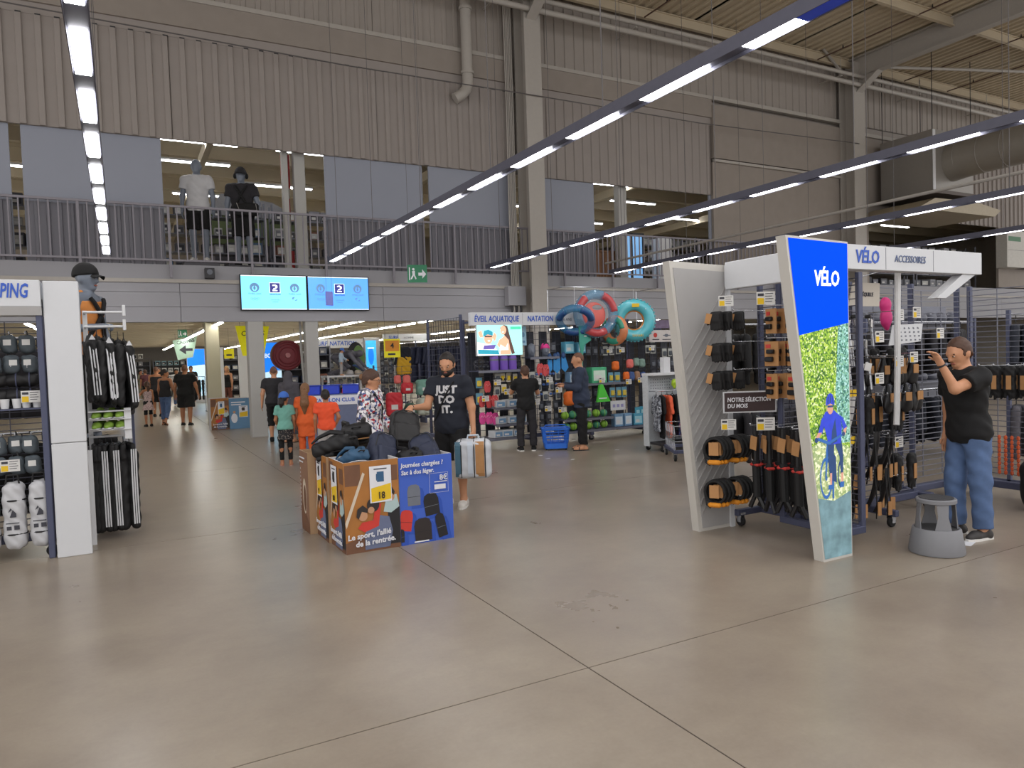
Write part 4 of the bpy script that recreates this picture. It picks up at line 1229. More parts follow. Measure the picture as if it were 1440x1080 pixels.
def wires(axis, a0, a1, z0, z1, c, dz=0.055, da=0.30, r=0.004):
    """one welded wire sheet standing on axis X or Y at constant c"""
    b = MB()
    n = int(round((z1 - z0) / dz))
    for i in range(n + 1):
        z = z0 + (z1 - z0) * i / n
        if axis == 'X': b.box(a0, a1, c - r, c + r, z - r, z + r)
        else: b.box(c - r, c + r, a0, a1, z - r, z + r)
    m = max(1, int(round((a1 - a0) / da)))
    for i in range(m + 1):
        a = a0 + (a1 - a0) * i / m
        if axis == 'X': b.box(a - r, a + r, c + r, c + 3 * r, z0, z1)
        else: b.box(c + r, c + 3 * r, a - r, a + r, z0, z1)
    return b

def caster(parent, x, y, rz=0.0):
    b = MB(); b.lathe([(0.012, -0.016), (0.045, -0.016), (0.05, -0.008), (0.05, 0.008), (0.045, 0.016), (0.012, 0.016)], 14, (0, 0, 0.05), 'Y')
    w = b.build('caster_wheel', m_rubber, parent, (x, y, 0), rz, smooth=True)
    f = MB(); f.box(-0.022, 0.022, -0.028, -0.02, 0.04, 0.12); f.box(-0.022, 0.022, 0.02, 0.028, 0.04, 0.12); f.box(-0.03, 0.03, -0.03, 0.03, 0.11, 0.13)
    f.build('caster_fork', m_chrome, w)

def gondola(label, axis, a0, a1, c, z0=0.2, z1=2.25, posts=2, mat=None, dz=0.055, base=True, depth=0.35, cast=True, side=-1, name='display_rack', da=0.3):
    """upright wire-grid rack: posts, wire sheet, base beam, feet on casters. Local origin at its middle on the floor"""
    mid = (a0 + a1) / 2
    loc = (mid, c, 0) if axis == 'X' else (c, mid, 0)
    t = thing(name, label, 'shop rack', loc)
    mat = mat or m_grid
    h = (a1 - a0) / 2
    g = wires(axis, -h, h, z0, z1, 0.0, dz, da).build('wire_grid', mat, t, fix=False)
    g['kind'] = 'stuff'
    for i in range(posts):
        a = -h + 2 * h * i / (posts - 1)
        b = MB()
        if axis == 'X': b.box(a - 0.02, a + 0.02, 0.012, 0.06, 0.1, z1 + 0.05, 0.004)
        else: b.box(0.012, 0.06, a - 0.02, a + 0.02, 0.1, z1 + 0.05, 0.004)
        b.build('post', m_post, t)
        b = MB()
        lo, hi = (side * depth, 0.05) if side < 0 else (-0.05, depth)
        if axis == 'X': b.box(a - 0.025, a + 0.025, lo, hi, 0.1 if cast else 0.0, 0.16, 0.006)
        else: b.box(lo, hi, a - 0.025, a + 0.025, 0.1 if cast else 0.0, 0.16, 0.006)
        b.build('foot', m_post, t)
        if cast:
            q = lo + 0.06 if side < 0 else hi - 0.06
            if axis == 'X': caster(t, a, q)
            else: caster(t, q, a, PI / 2)
    if base:
        b = MB()
        if axis == 'X': b.box(-h, h, -0.03, 0.05, 0.1, 0.17, 0.006)
        else: b.box(-0.03, 0.05, -h, h, 0.1, 0.17, 0.006)
        b.build('base_beam', m_post, t)
    return t

# price cards
pc = thing('price_card', '', 'price tag')
b = MB(); b.box(-0.055, 0.055, -0.002, 0.002, -0.04, 0.04); b.build('card', m_card, pc)
b = MB(); b.box(-0.05, -0.012, -0.004, -0.002, -0.036, 0.002); b.build('price_field', m_yel, pc)
b = MB()
for k in range(4): b.box(-0.004, 0.045 - 0.008 * (k % 2), -0.0035, -0.002, 0.026 - 0.016 * k, 0.030 - 0.016 * k)
b.box(-0.048, -0.012, -0.0035, -0.002, 0.014, 0.03)
b.build('small_print', m_ink, pc)
b = MB(); b.tube([(0, 0.002, 0.03), (0, 0.24, 0.03)], 0.003, 4); b.build('clip_arm', m_chrome, pc)
PC = Proto(pc)
def cards(lst, rz, label, group, s=1.0):
    for p in lst:
        PC.put(p, rz, label, group, (s, s, s))

def hooks(parent, pts, d, ln=0.26, mat=None):
    """round display hooks, each its own part of the rack; coordinates local to the rack"""
    for p in pts:
        b = MB(); q = Vector(p); e = q + Vector(d) * ln
        b.tube([tuple(q), tuple(e), tuple(e + Vector((0, 0, 0.015)))], 0.004, 5)
        b._ell(tuple(e + Vector((0, 0, 0.012))), (0.008, 0.008, 0.008), 6, 4)
        b.build('hook', mat or m_chrome, parent)

# flat print on a panel: list of (material, polygon) in panel coordinates, each layer a hair prouder
def rect(u0, u1, v0, v1):
    return [(u0, v0), (u1, v0), (u1, v1), (u0, v1)]
def disc(u, v, r, n=14, sy=1.0, rot=0.0):
    return [(u + r * math.cos(2 * PI * k / n + rot), v + r * sy * math.sin(2 * PI * k / n + rot)) for k in range(n)]
def printed(name, parent, layers, mp, step=0.0006):
    mats = []; b = MB()
    for i, (mt, poly) in enumerate(layers):
        if mt not in mats: mats.append(mt)
        b.mat(mats.index(mt))
        b.add([mp(u, v, (i + 1) * step) for u, v in poly], [tuple(range(len(poly)))])
    return b.build(name, mats, parent, fix=False)
FY = lambda x0, y, z0: (lambda u, v, o: (x0 + u, y - o, z0 + v))          # panel facing -Y
FX = lambda x, y1, z0: (lambda u, v, o: (x - o, y1 - u, z0 + v))          # panel facing -X, u runs towards -Y

# ================================================================== cardboard bins with backpacks
m_cb = M('cardboard', 'a98a6a', 0.85, var=0.06)
m_cbw = M('cardboard_white', 'c4c2c4', 0.8, var=0.03)
m_au = M('poster_amber', 'a0682e', 0.6, var=0.35, scale=5)
m_au2 = M('poster_brown', '6e4a34', 0.6, var=0.3, scale=6)
m_pblue = M('poster_blue', '3a5cba', 0.55, var=0.04, scale=3)
m_pblue2 = M('poster_blue_dark', '264caa', 0.55, var=0.04)
m_pw = M('poster_white', 'd9d9de', 0.6, var=0.02)
m_pgrey = M('poster_grey', '6a6e78', 0.6)
m_pdk = M('poster_dark', '2b2322', 0.6)
m_pblk = M('poster_black', '1c1a1e', 0.6)
m_pred = M('poster_red', 'c2362c', 0.6)
m_pskin = M('poster_skin', 'b98a68', 0.6)
m_pteal = M('poster_pale_teal', 'a8bcbc', 0.6)
m_psteel = M('poster_slate', '626a86', 0.6)
m_prays = M('poster_ray', 'cbbca8', 0.6)

def sport_layers(w, h, pricey=True):
    """the back-to-school poster: children hugging in autumn light, a price card, white slogan"""
    s = w
    L = [(m_au, rect(0, w, 0, h)), (m_au2, [(0, 0), (w, 0), (w, h * 0.16), (0.5 * s, h * 0.2), (0, h * 0.12)]), (m_au2, rect(0.02 * s, 0.3 * s, h * 0.74, h * 0.97)), (m_au2, rect(0.72 * s, 0.98 * s, h * 0.76, h * 0.93)),
         (m_prays, [(0.0, h * 0.34), (0.34 * s, h * 0.88), (0.38 * s, h * 0.86), (0.02 * s, h * 0.28)])]
    # third child
    L += [(m_pblk, [(0.78 * s, h * 0.05), (w, h * 0.05), (w, h * 0.5), (0.78 * s, h * 0.46)]), (m_pteal, [(0.7 * s, h * 0.42), (0.76 * s, h * 0.58), (0.95 * s, h * 0.6), (w, h * 0.46), (0.84 * s, h * 0.4)]), (m_pskin, disc(0.84 * s, h * 0.58, 0.075 * s, 14, 1.15)), (m_pdk, [(0.75 * s, h * 0.6), (0.77 * s, h * 0.68), (0.86 * s, h * 0.7), (0.92 * s, h * 0.63), (0.9 * s, h * 0.59), (0.84 * s, h * 0.64)])]
    # hugging pair
    L += [(m_psteel, [(0.34 * s, 0.02), (0.34 * s, h * 0.2), (0.55 * s, h * 0.4), (0.8 * s, h * 0.36), (0.86 * s, h * 0.2), (0.8 * s, 0.02)]), (m_pred, [(0.22 * s, h * 0.27), (0.34 * s, h * 0.22), (0.6 * s, h * 0.27), (0.66 * s, h * 0.52), (0.55 * s, h * 0.5), (0.5 * s, h * 0.34), (0.3 * s, h * 0.33)]), (m_pdk, disc(0.51 * s, h * 0.51, 0.115 * s, 16, 1.1)), (m_pskin, disc(0.47 * s, h * 0.455, 0.06 * s)), (m_pskin, disc(0.32 * s, h * 0.4, 0.082 * s, 14, 1.1)), (m_pdk, [(0.2 * s, h * 0.4), (0.22 * s, h * 0.48), (0.32 * s, h * 0.52), (0.41 * s, h * 0.47), (0.4 * s, h * 0.43), (0.3 * s, h * 0.45), (0.24 * s, h * 0.37)])]
    return L
def price_layers(u0, v0, w, h, item):
    return [(m_pw, rect(u0, u0 + w, v0, v0 + h)), (m_yel, [(u0 + 0.06 * w, v0 + 0.02 * h), (u0 + 0.97 * w, v0 + 0.06 * h), (u0 + 0.97 * w, v0 + 0.5 * h), (u0 + 0.06 * w, v0 + 0.4 * h)]),
            (item, rect(u0 + 0.34 * w, u0 + 0.66 * w, v0 + 0.56 * h, v0 + 0.84 * h)), (item, [(u0 + 0.3 * w, v0 + 0.6 * h), (u0 + 0.33 * w, v0 + 0.6 * h), (u0 + 0.36 * w, v0 + 0.8 * h), (u0 + 0.3 * w, v0 + 0.78 * h)]), (m_ink, rect(u0 + 0.2 * w, u0 + 0.8 * w, v0 + 0.9 * h, v0 + 0.93 * h))]

def card_bin(label, x0, x1, y0, y1, h, pm=None):
    t = thing('cardboard_bin', label, 'display bin', (x0, y0, 0))
    w, d = x1 - x0, y1 - y0
    e = 0.012
    for nm, (a, b2, c, d2) in (('front_panel', (0, w, 0, e)), ('back_panel', (0, w, d - e, d)), ('side_panel', (0, e, e, d - e)), ('side_panel', (w - e, w, e, d - e))):
        b = MB(); b.box(a, b2, c, d2, 0.0, h); b.build(nm, pm or m_cbw, t)
    b = MB(); b.box(e, w - e, e, d - e, h * 0.72, h * 0.74); b.build('inner_shelf', m_cb, t)
    return t, w, d
mblue_item = M('poster_item_blue', '31597e', 0.6)
bA, w, d = card_bin('autumn-coloured cardboard bin with hugging children and an 18 price card', 1.62, 2.11, 6.09, 6.57, 0.79)
printed('poster', bA, sport_layers(w, 0.79) + price_layers(0.46 * w, 0.42, 0.4 * w, 0.32, mblue_item), FY(0, -0.0005, 0))
printed('side_poster', bA, sport_layers(d, 0.79) + price_layers(0.2 * d, 0.40, 0.4 * d, 0.34, m_pblk), FX(-0.0005, d, 0))
text('price_figure', '18', 0.085, m_pblk, bA, (0.665 * w, -0.017, 0.478), bold=0.001, sx=0.8)
text('slogan', "Le sport, l'allié", 0.066, m_pw, bA, (0.42 * w, -0.0165, 0.15), bold=0.0016, shear=0.12, tilt=0.05)
text('slogan', 'de la rentrée.', 0.066, m_pw, bA, (0.53 * w, -0.0165, 0.085), bold=0.0016, shear=0.12, tilt=0.05)
text('slogan', "Le sport, l'allié", 0.062, m_pw, bA, (-0.0165, d * 0.52, 0.15), '-X', bold=0.0016, shear=0.12)
text('slogan', 'de la rentrée.', 0.062, m_pw, bA, (-0.0165, d * 0.48, 0.085), '-X', bold=0.0016, shear=0.12)
text('price_figure', '18', 0.07, m_pblk, bA, (-0.017, d * 0.6, 0.45), '-X', sx=0.8)
bB, w, d = card_bin('same autumn poster bin standing behind the front one', 1.60, 2.09, 6.585, 7.02, 0.79, m_cb)
printed('side_poster', bB, sport_layers(d, 0.79) + price_layers(0.2 * d, 0.40, 0.4 * d, 0.34, m_pblk), FX(-0.0005, d, 0))
text('slogan', "Le sport, l'allié", 0.06, m_pw, bB, (-0.0165, d * 0.52, 0.15), '-X', bold=0.0016, shear=0.12)
text('slogan', 'de la rentrée.', 0.06, m_pw, bB, (-0.0165, d * 0.48, 0.085), '-X', bold=0.0016, shear=0.12)
text('price_figure', '9', 0.07, m_pblk, bB, (-0.017, d * 0.6, 0.45), '-X', sx=0.8)
bC, w, d = card_bin('brown cardboard bin with white small print at the back corner', 1.53, 2.05, 7.035, 7.38, 0.79, m_cb)
printed('side_poster', bC, [(m_au2, rect(0, d, 0, 0.79)), (M('poster_fawn', '8a6650', 0.6, var=0.2, scale=5), [(0, 0.3), (d, 0.1), (d, 0.79), (0, 0.79)]), (m_prays, disc(0.18, 0.35, 0.08, 16, 2.2)), (m_au2, disc(0.19, 0.33, 0.055, 16, 2.4))]
        + [(m_pw, rect(0.03, 0.03 + 0.02, 0.62 - 0.04 * k - 0.02, 0.62 - 0.04 * k)) for k in range(10)] + [(m_pw, rect(0.03, 0.26, 0.72, 0.735)), (m_pw, rect(0.03, 0.2, 0.68, 0.695))], FX(-0.0005, d, 0))
bD, w, d = card_bin('blue cardboard bin advertising light backpacks at 8 euros', 2.118, 2.63, 6.10, 6.60, 0.785)
def pack_poly(u, v, sw, sh, rot=0.0):
    pts = [(-0.5, -0.5), (0.5, -0.5), (0.52, 0.2), (0.42, 0.42), (0.2, 0.5), (-0.2, 0.5), (-0.42, 0.42), (-0.52, 0.2)]
    return [(u + sw * a * math.cos(rot) - sh * b2 * math.sin(rot), v + sw * a * math.sin(rot) + sh * b2 * math.cos(rot)) for a, b2 in pts]
LB = [(m_pblue, rect(0, w, 0, 0.785))]
for (u, v, sw, sh, mt, r) in ((0.135, 0.44, 0.12, 0.19, m_pgrey, 0.0), (0.30, 0.34, 0.14, 0.2, m_pblk, 0.12), (0.05, 0.22, 0.12, 0.19, m_pred, -0.15), (0.21, 0.12, 0.16, 0.21, m_pdk, 0.05), (0.385, 0.14, 0.09, 0.22, m_pblk, 0.2), (0.0, 0.09, 0.06, 0.12, m_pblk, 0.0)):
    LB.append((m_pblue2, pack_poly(u + 0.035, v - 0.03, sw, sh, r)))
    LB.append((mt, [(max(0.0, a), b2) for a, b2 in pack_poly(u, v, sw, sh, r)]))
    LB.append((m_pblk if mt is not m_pblk else m_pgrey, [(max(0.0, a), b2) for a, b2 in pack_poly(u, v - sh * 0.08, sw * 0.96, sh * 0.02, r)]))
LB += [(m_pw, rect(0.285, 0.287, 0.44, 0.62)), (m_pw, rect(0.465, 0.467, 0.44, 0.62)), (m_pw, rect(0.285, 0.467, 0.44, 0.442)), (m_pw, rect(0.285, 0.467, 0.618, 0.62)), (m_pw, rect(0.33, 0.44, 0.47, 0.515)), (m_pw, rect(0.33, 0.455, 0.535, 0.543)), (m_pw, rect(0.12, 0.26, 0.012, 0.024))]
printed('poster', bD, LB, FY(0, -0.0005, 0))
text('headline', 'Journées chargées ?', 0.056, m_pw, bD, (0.015, -0.02, 0.715), align='LEFT', bold=0.0012, shear=0.12, sx=0.9)
text('headline', 'Sac à dos léger.', 0.056, m_pw, bD, (0.015, -0.02, 0.65), align='LEFT', bold=0.0012, shear=0.12, sx=0.9)
text('price_figure', '8€', 0.07, m_pw, bD, (0.42, -0.02, 0.575), bold=0.0012)

def backpack(label, mat, loc, rz, tilt=(0, 0), s=1.0, pipe_m=None, group=None):
    t = thing('backpack', label, 'backpack', loc, rz, group)
    t.rotation_euler = (tilt[0], tilt[1], rz)
    t.scale = (s, s, s)
    link('main_body', sdf_mesh('main_body', [p_rbox((0, 0, 0.0), (0.30, 0.16, 0.42), 0.07)], 0.012, 0.02, mat, wrinkle=(0.007, 42)), t)
    link('front_pocket', sdf_mesh('front_pocket', [p_rbox((0, -0.085, -0.07), (0.24, 0.06, 0.22), 0.028)], 0.011, 0.02, mat, wrinkle=(0.004, 50)), t)
    b = MB(); b.tube([(-0.04, 0.02, 0.2), (-0.03, 0.02, 0.245), (0.03, 0.02, 0.245), (0.04, 0.02, 0.2)], 0.008, 6); b.build('handle', m_black, t)
    for sg in (-1, 1):
        b = MB(); b.tube([(sg * 0.07, 0.08, 0.18), (sg * 0.1, 0.13, 0.05), (sg * 0.1, 0.12, -0.1), (sg * 0.12, 0.08, -0.18)], [0.022, 0.024, 0.018, 0.01], 6); b.build('shoulder_strap', mat, t)
    b = MB(); b.tube([(-0.14, -0.07, 0.02), (-0.12, -0.085, 0.14), (-0.05, -0.09, 0.185), (0.05, -0.09, 0.185), (0.12, -0.085, 0.14), (0.14, -0.07, 0.02)], 0.005, 5); b.build('zip', pipe_m or m_black, t)
    return t
k_bk = M('nylon_black', '0e0d10', 0.6, var=0.3, scale=8)
k_bk2 = M('nylon_soft_black', '171517', 0.55, var=0.3, scale=8)
k_nv = M('nylon_navy', '262c42', 0.6, var=0.2, scale=8)
k_bl = M('nylon_petrol', '2f5372', 0.6, var=0.15, scale=8)
backpack('small petrol blue pouch backpack with pale piping lying on the bin edge', k_bl, (1.80, 6.42, 0.77), 0.3, (1.1, 0.1), 0.72, m_pw)
backpack('black backpack lying flat above the petrol blue pouch', k_bk, (1.74, 6.78, 0.86), 0.7, (1.25, 0.15), 0.95)
backpack('black backpack with brown piping beside the woman', k_bk2, (2.02, 7.05, 0.93), -0.2, (1.25, -0.12), 1.0, m_tan)
backpack('navy backpack leaning up in the middle of the heap', k_nv, (2.10, 6.46, 0.80), 0.25, (-0.45, 0.35), 0.9)
backpack('largest black backpack on top of the heap', k_bk2, (2.44, 6.80, 0.95), -0.15, (-0.6, 0.18), 1.0)
backpack('navy backpack slumped at the blue bin corner', k_nv, (2.50, 6.42, 0.78), -0.35, (-0.7, -0.45), 0.85)
backpack('black backpack half buried between the navy ones', k_bk, (2.30, 6.40, 0.72), 0.1, (1.2, 0.1), 0.8)

# bag carried by the man, seen by its striped side
cbg = thing('cool_bag', 'white and tan striped cool bag held by the man', 'bag', (3.34, 7.14, 0.34), math.radians(-28))
link('bag_body', sdf_mesh('bag_body', [p_rbox((0, 0, 0.215), (0.40, 0.22, 0.43), 0.07)], 0.011, 0.02, M('bag_white', 'c6c9cf', 0.35, var=0.08), wrinkle=(0.004, 36)), cbg)
for x0, x1, mt in ((-0.19, -0.13, M('bag_petrol', '3f6478', 0.5)), (-0.055, 0.0, M('bag_silver', 'c3cbd6', 0.3)), (0.03, 0.125, m_tan)):
    b = MB(); b.tube([((x0 + x1) / 2, 0.05, 0.435), ((x0 + x1) / 2, -0.06, 0.43), ((x0 + x1) / 2, -0.105, 0.38), ((x0 + x1) / 2, -0.113, 0.2), ((x0 + x1) / 2, -0.105, 0.04)], 0.01, 4)
    b2 = MB(); b2.grid(lambda u, v: (x0 + (x1 - x0) * u, -0.117 + 0.02 * (2 * v - 1) ** 8, 0.03 + 0.38 * v), 2, 10)
    b2.build('stripe_panel', mt, cbg, fix=False)
for x in (-0.125, 0.015, 0.135):
    b = MB(); b.tube([(x, -0.095, 0.02), (x, -0.121, 0.1), (x, -0.121, 0.34), (x, -0.085, 0.42), (x, 0.02, 0.44)], 0.006, 5); b.build('piping', m_black, cbg)
b = MB(); b.tube([(-0.06, 0, 0.42), (-0.05, 0, 0.47), (0.06, 0, 0.47), (0.07, 0, 0.42)], 0.012, 6); b.build('handle', M('bag_silver', 'c3cbd6', 0.3), cbg)

# ================================================================== bike section
m_tot = M('totem_white', 'c3bfb8', 0.5, var=0.03)
tt = thing('lightbox_totem', 'tall tapered lightbox with a cyclist photo and blue top', 'sign', (4.66, 3.70, 0))
poly = [(0.0, 0), (0.33, 0), (0.33, 2.455), (-0.36, 2.475)]
b = MB(); b.prism(poly, 0.0, 0.09); b.build('casing', m_tot, tt)
e_blue = M('lit_blue', '0040e0', 0.8, emit=0.75, var=0.02, spec=0.05)
e_leaf = M_cells('lit_leaves', ['7fa832', 'b4cc50', '4f7a2a', 'd0dca0', '5f8a2c', '98b83e', '35602a', '88ac3a'], 75, emit=0.4)
e_leafb = M_cells('lit_leaves_cool', ['6fa898', 'a8d0cc', '427a6c', '88b8ac', '34685c', '7aac8c'], 75, emit=0.4)
e_rock = M('lit_rocks', '6a8890', 0.5, emit=0.4, var=0.75, scale=9)
e_path = M_cells('lit_path', ['b8c088', 'd8dcb8', '98a878', '8aa068'], 50, emit=0.45)
e_rider = M('lit_rider_blue', '2438b0', 0.5, emit=0.7, var=0.2, scale=20)
e_rider2 = M('lit_rider_navy', '1e3a66', 0.5, emit=0.6, var=0.2, scale=20)
e_skin = M('lit_skin', 'c08a78', 0.5, emit=0.6)
e_bike = M('lit_bike', '2a5a9a', 0.5, emit=0.6)
e_white = M('lit_white', 'eef4ff', 0.5, emit=1.0, var=0.0)
def ring(u, v, r, r2, sy, n=20):
    return [(u + r * math.cos(2 * PI * k / n), v + r * sy * math.sin(2 * PI * k / n)) for k in range(n + 1)] + [(u + r2 * math.cos(2 * PI * k / n), v + r2 * sy * math.sin(2 * PI * k / n)) for k in range(n, -1, -1)]
def lx(v): return -0.35 * v / 2.47 + 0.012
LT = [(e_leaf, [(lx(0.55), 0.55), (0.32, 0.55), (0.32, 1.83), (lx(1.74), 1.74)]), (e_leafb, [(0.2, 0.9), (0.32, 0.9), (0.32, 1.83), (0.2, 1.805), (0.16, 1.3)]), (e_path, [(lx(0.42), 0.42), (0.32, 0.42), (0.32, 0.85), (0.1, 0.95), (lx(0.9), 0.9)]), (e_rock, [(lx(0.02), 0.02), (0.32, 0.02), (0.32, 0.52), (0.12, 0.46), (lx(0.5), 0.5)]), (e_blue, [(lx(1.74), 1.74), (0.32, 1.83), (0.32, 2.44), (lx(2.455), 2.455)])]
rider = [(e_rider2, ring(0.20, 0.66, 0.03, 0.02, 3.6)), (e_rider2, [(0.13, 0.92), (0.215, 0.93), (0.235, 0.80), (0.23, 0.66), (0.205, 0.66), (0.19, 0.8)]), (e_skin, [(0.207, 0.67), (0.232, 0.67), (0.228, 0.59), (0.208, 0.59)]), (e_bike, [(0.195, 0.6), (0.24, 0.6), (0.235, 0.555), (0.19, 0.56)]),
         (e_bike, ring(0.033, 0.645, 0.07, 0.058, 2.3)), (e_bike, ring(0.033, 0.645, 0.012, 0.004, 1.6)), (e_bike, [(0.02, 0.64), (0.034, 0.64), (0.062, 0.86), (0.05, 0.93), (0.035, 0.86)]), (e_bike, [(0.095, 0.93), (0.125, 0.93), (0.118, 0.48), (0.1, 0.48)]), (e_rider2, [(0.1, 0.62), (0.15, 0.6), (0.145, 0.8), (0.105, 0.84)]),
         (e_rider2, [(0.05, 0.94), (0.13, 0.93), (0.115, 0.78), (0.095, 0.66), (0.07, 0.66), (0.055, 0.8)]), (e_skin, [(0.072, 0.68), (0.096, 0.68), (0.092, 0.58), (0.076, 0.58)]), (e_bike, [(0.055, 0.59), (0.1, 0.59), (0.1, 0.555), (0.05, 0.555)]),
         (e_rider, [(-0.01, 1.10), (0.03, 1.155), (0.13, 1.16), (0.2, 1.11), (0.215, 1.02), (0.2, 0.9), (0.06, 0.9), (0.03, 1.0)]), (e_rider2, [(0.1, 1.0), (0.14, 1.1), (0.16, 0.92), (0.09, 0.9)]), (e_rider, [(-0.012, 1.11), (0.035, 1.1), (-0.012, 0.99), (-0.06, 0.985)]), (e_skin, [(-0.06, 1.0), (-0.014, 1.0), (-0.055, 0.95), (-0.085, 0.95)]),
         (e_rider, [(0.19, 1.12), (0.225, 1.1), (0.275, 1.02), (0.235, 1.0)]), (e_skin, [(0.238, 1.01), (0.274, 1.025), (0.25, 0.96), (0.215, 0.965)]), (e_bike, [(-0.1, 0.935), (-0.06, 0.965), (0.06, 0.925), (0.24, 0.985), (0.24, 0.965), (0.06, 0.9), (-0.06, 0.94)]), (e_rider2, disc(-0.08, 0.945, 0.02)), (e_rider2, disc(0.228, 0.972, 0.018)),
         (e_skin, disc(0.08, 1.175, 0.033, 14, 1.3)), (e_rider2, rect(0.048, 0.112, 1.185, 1.2)), (e_rider, [(0.032, 1.2), (0.034, 1.25), (0.055, 1.285), (0.08, 1.295), (0.105, 1.285), (0.124, 1.25), (0.128, 1.2), (0.08, 1.215)]), (e_rider2, [(0.072, 1.22), (0.078, 1.285), (0.084, 1.285), (0.088, 1.22)]), (e_rider2, [(0.045, 1.215), (0.055, 1.27), (0.062, 1.27), (0.056, 1.215)]), (e_rider2, [(0.105, 1.215), (0.1, 1.27), (0.107, 1.27), (0.115, 1.215)])]
printed('lit_picture', tt, LT + rider, FY(0, -0.001, 0), 0.0005)
text('lettering', 'VÉLO', 0.16, e_white, tt, (0.065, -0.015, 2.16), bold=0.003, sx=0.72, shear=0.08)

ep = thing('end_panel', 'tapered grey end panel with slanted grooves beside the gloves', 'panel', (4.62, 4.95, 0))
b = MB(); b.prism([(-0.06, 0), (0.33, 0), (0.33, 2.43), (-0.34, 2.45)], 0.0, 0.09); b.build('board', m_tot, ep)
m_groove = M('groove_grey', '9a9896', 0.6)
b = MB(); b.prism([(-0.02, 0.03), (0.31, 0.03), (0.31, 2.37), (-0.3, 2.39)], -0.006, 0.0); b.build('face_sheet', M('panel_face', 'a3a1a0', 0.6, var=0.03), ep)
for k in range(15):
    z = 0.15 + k * 0.1
    x0 = -0.02 - 0.28 * z / 2.4 + 0.01
    b = MB(); b.prism([(x0, z), (x0, z + 0.03), (0.31, z + 0.03 + (0.31 - x0) * 1.3), (0.31, z + (0.31 - x0) * 1.3)], -0.014, -0.006)
    b.build('slat', m_groove, ep)
b = MB(); b.box(0.31, 0.36, -0.03, -0.006, 0.0, 2.43); b.build('corner_post', m_signw, ep)
fb = thing('header_beam', 'plain white header beam joining the end panel to the lightbox', 'sign', (4.93, 3.80, 2.2))
b = MB(); b.box(-0.03, 0.03, 0, 1.11, 0.0, 0.25, 0.006); b.build('beam', m_signw, fb)
b = MB(); b.box(0.03, 0.35, 0.25, 0.29, 0.02, 0.06); b.build('bracket', m_post, fb)

rA = gondola('bike glove and lock rack behind the grey end panel', 'Y', 3.86, 4.90, 5.30, 0.2, 2.2, 2, m_grid, depth=0.33)
hk = [(-0.01, 0.38, z) for z in (2.0, 1.72, 1.47, 0.86, 0.48)] + [(-0.01, y, z) for y in (0.0, -0.22) for z in (2.02, 1.74, 1.46)] + [(-0.01, y, 0.98) for y in (0.2, 0.05, -0.1, -0.25)]
hooks(rA, hk, (-1, 0, 0), 0.45)
# gloves
gv = thing('cycling_gloves', '', 'gloves')
prg = [p_rbox((0, 0, -0.05), (0.095, 0.04, 0.1), 0.02), p_cap((-0.05, 0, -0.05), (-0.07, 0, -0.105), 0.018, 0.014)] + [p_cap((-0.036 + 0.024 * i, 0, -0.09), (-0.038 + 0.026 * i, 0.004, -0.16 + (0.008 if i in (0, 3) else 0)), 0.0145, 0.012) for i in range(4)]
link('glove', sdf_mesh('glove', prg, 0.007, 0.008, M('glove_black', '100f11', 0.7)), gv)
link('glove', sdf_mesh('glove', [(lo + V3((0.0, 0.045, 0.005)), hi + V3((0.0, 0.045, 0.005)), (lambda P, f=f: f(P - V3((0.0, 0.045, 0.005)))), s_) for lo, hi, f, s_ in prg], 0.007, 0.008, M('glove_black', '100f11', 0.7)), gv)
b = MB(); b.cbox((-0.055, -0.03, -0.06), (0.05, 0.004, 0.09), rz=0.2, ry=0.25); b.build('swing_tag', m_tan, gv)
GV = Proto(gv)
ROW3 = {0: 'top', 1: 'middle', 2: 'lowest'}
for r_, z in enumerate((2.0, 1.72, 1.47)):
    for x in (4.63, 4.74, 4.90):
        GV.put((x, 4.76, z - 0.01), -PI / 2 + random.uniform(-0.35, 0.35) + 0.5, 'black cycling gloves with a tan tag on the %s glove hook' % ROW3[r_], 'cycling gloves hanging by the end panel')
# cards of bike lights
bx_ = thing('blister_card', '', 'packaged item')
b = MB(); b.box(-0.055, 0.055, -0.004, 0.004, -0.17, 0.0); b.build('backing_card', m_tan, bx_)
b = MB(); b.box(-0.025, 0.03, -0.035, -0.004, -0.085, -0.055, 0.006); b.box(-0.04, 0.02, -0.03, -0.004, -0.14, -0.105, 0.006); b.build('packed_part', m_black, bx_)
b = MB(); b.box(-0.045, -0.005, -0.0065, -0.004, -0.045, -0.02); b.build('red_mark', m_red, bx_)
BX = Proto(bx_)
for r_, z in enumerate((1.99, 1.71, 1.43)):
    for y, xs in ((4.40, (4.92, 5.02, 5.12)), (4.17, (4.92, 5.02, 5.12))):
        for x in xs:
            BX.put((x, y, z), -PI / 2 + random.uniform(-0.25, 0.1), 'tan card holding a small black bike part in the %s row' % ROW3[r_], 'carded bike parts above the locks', 1.25)
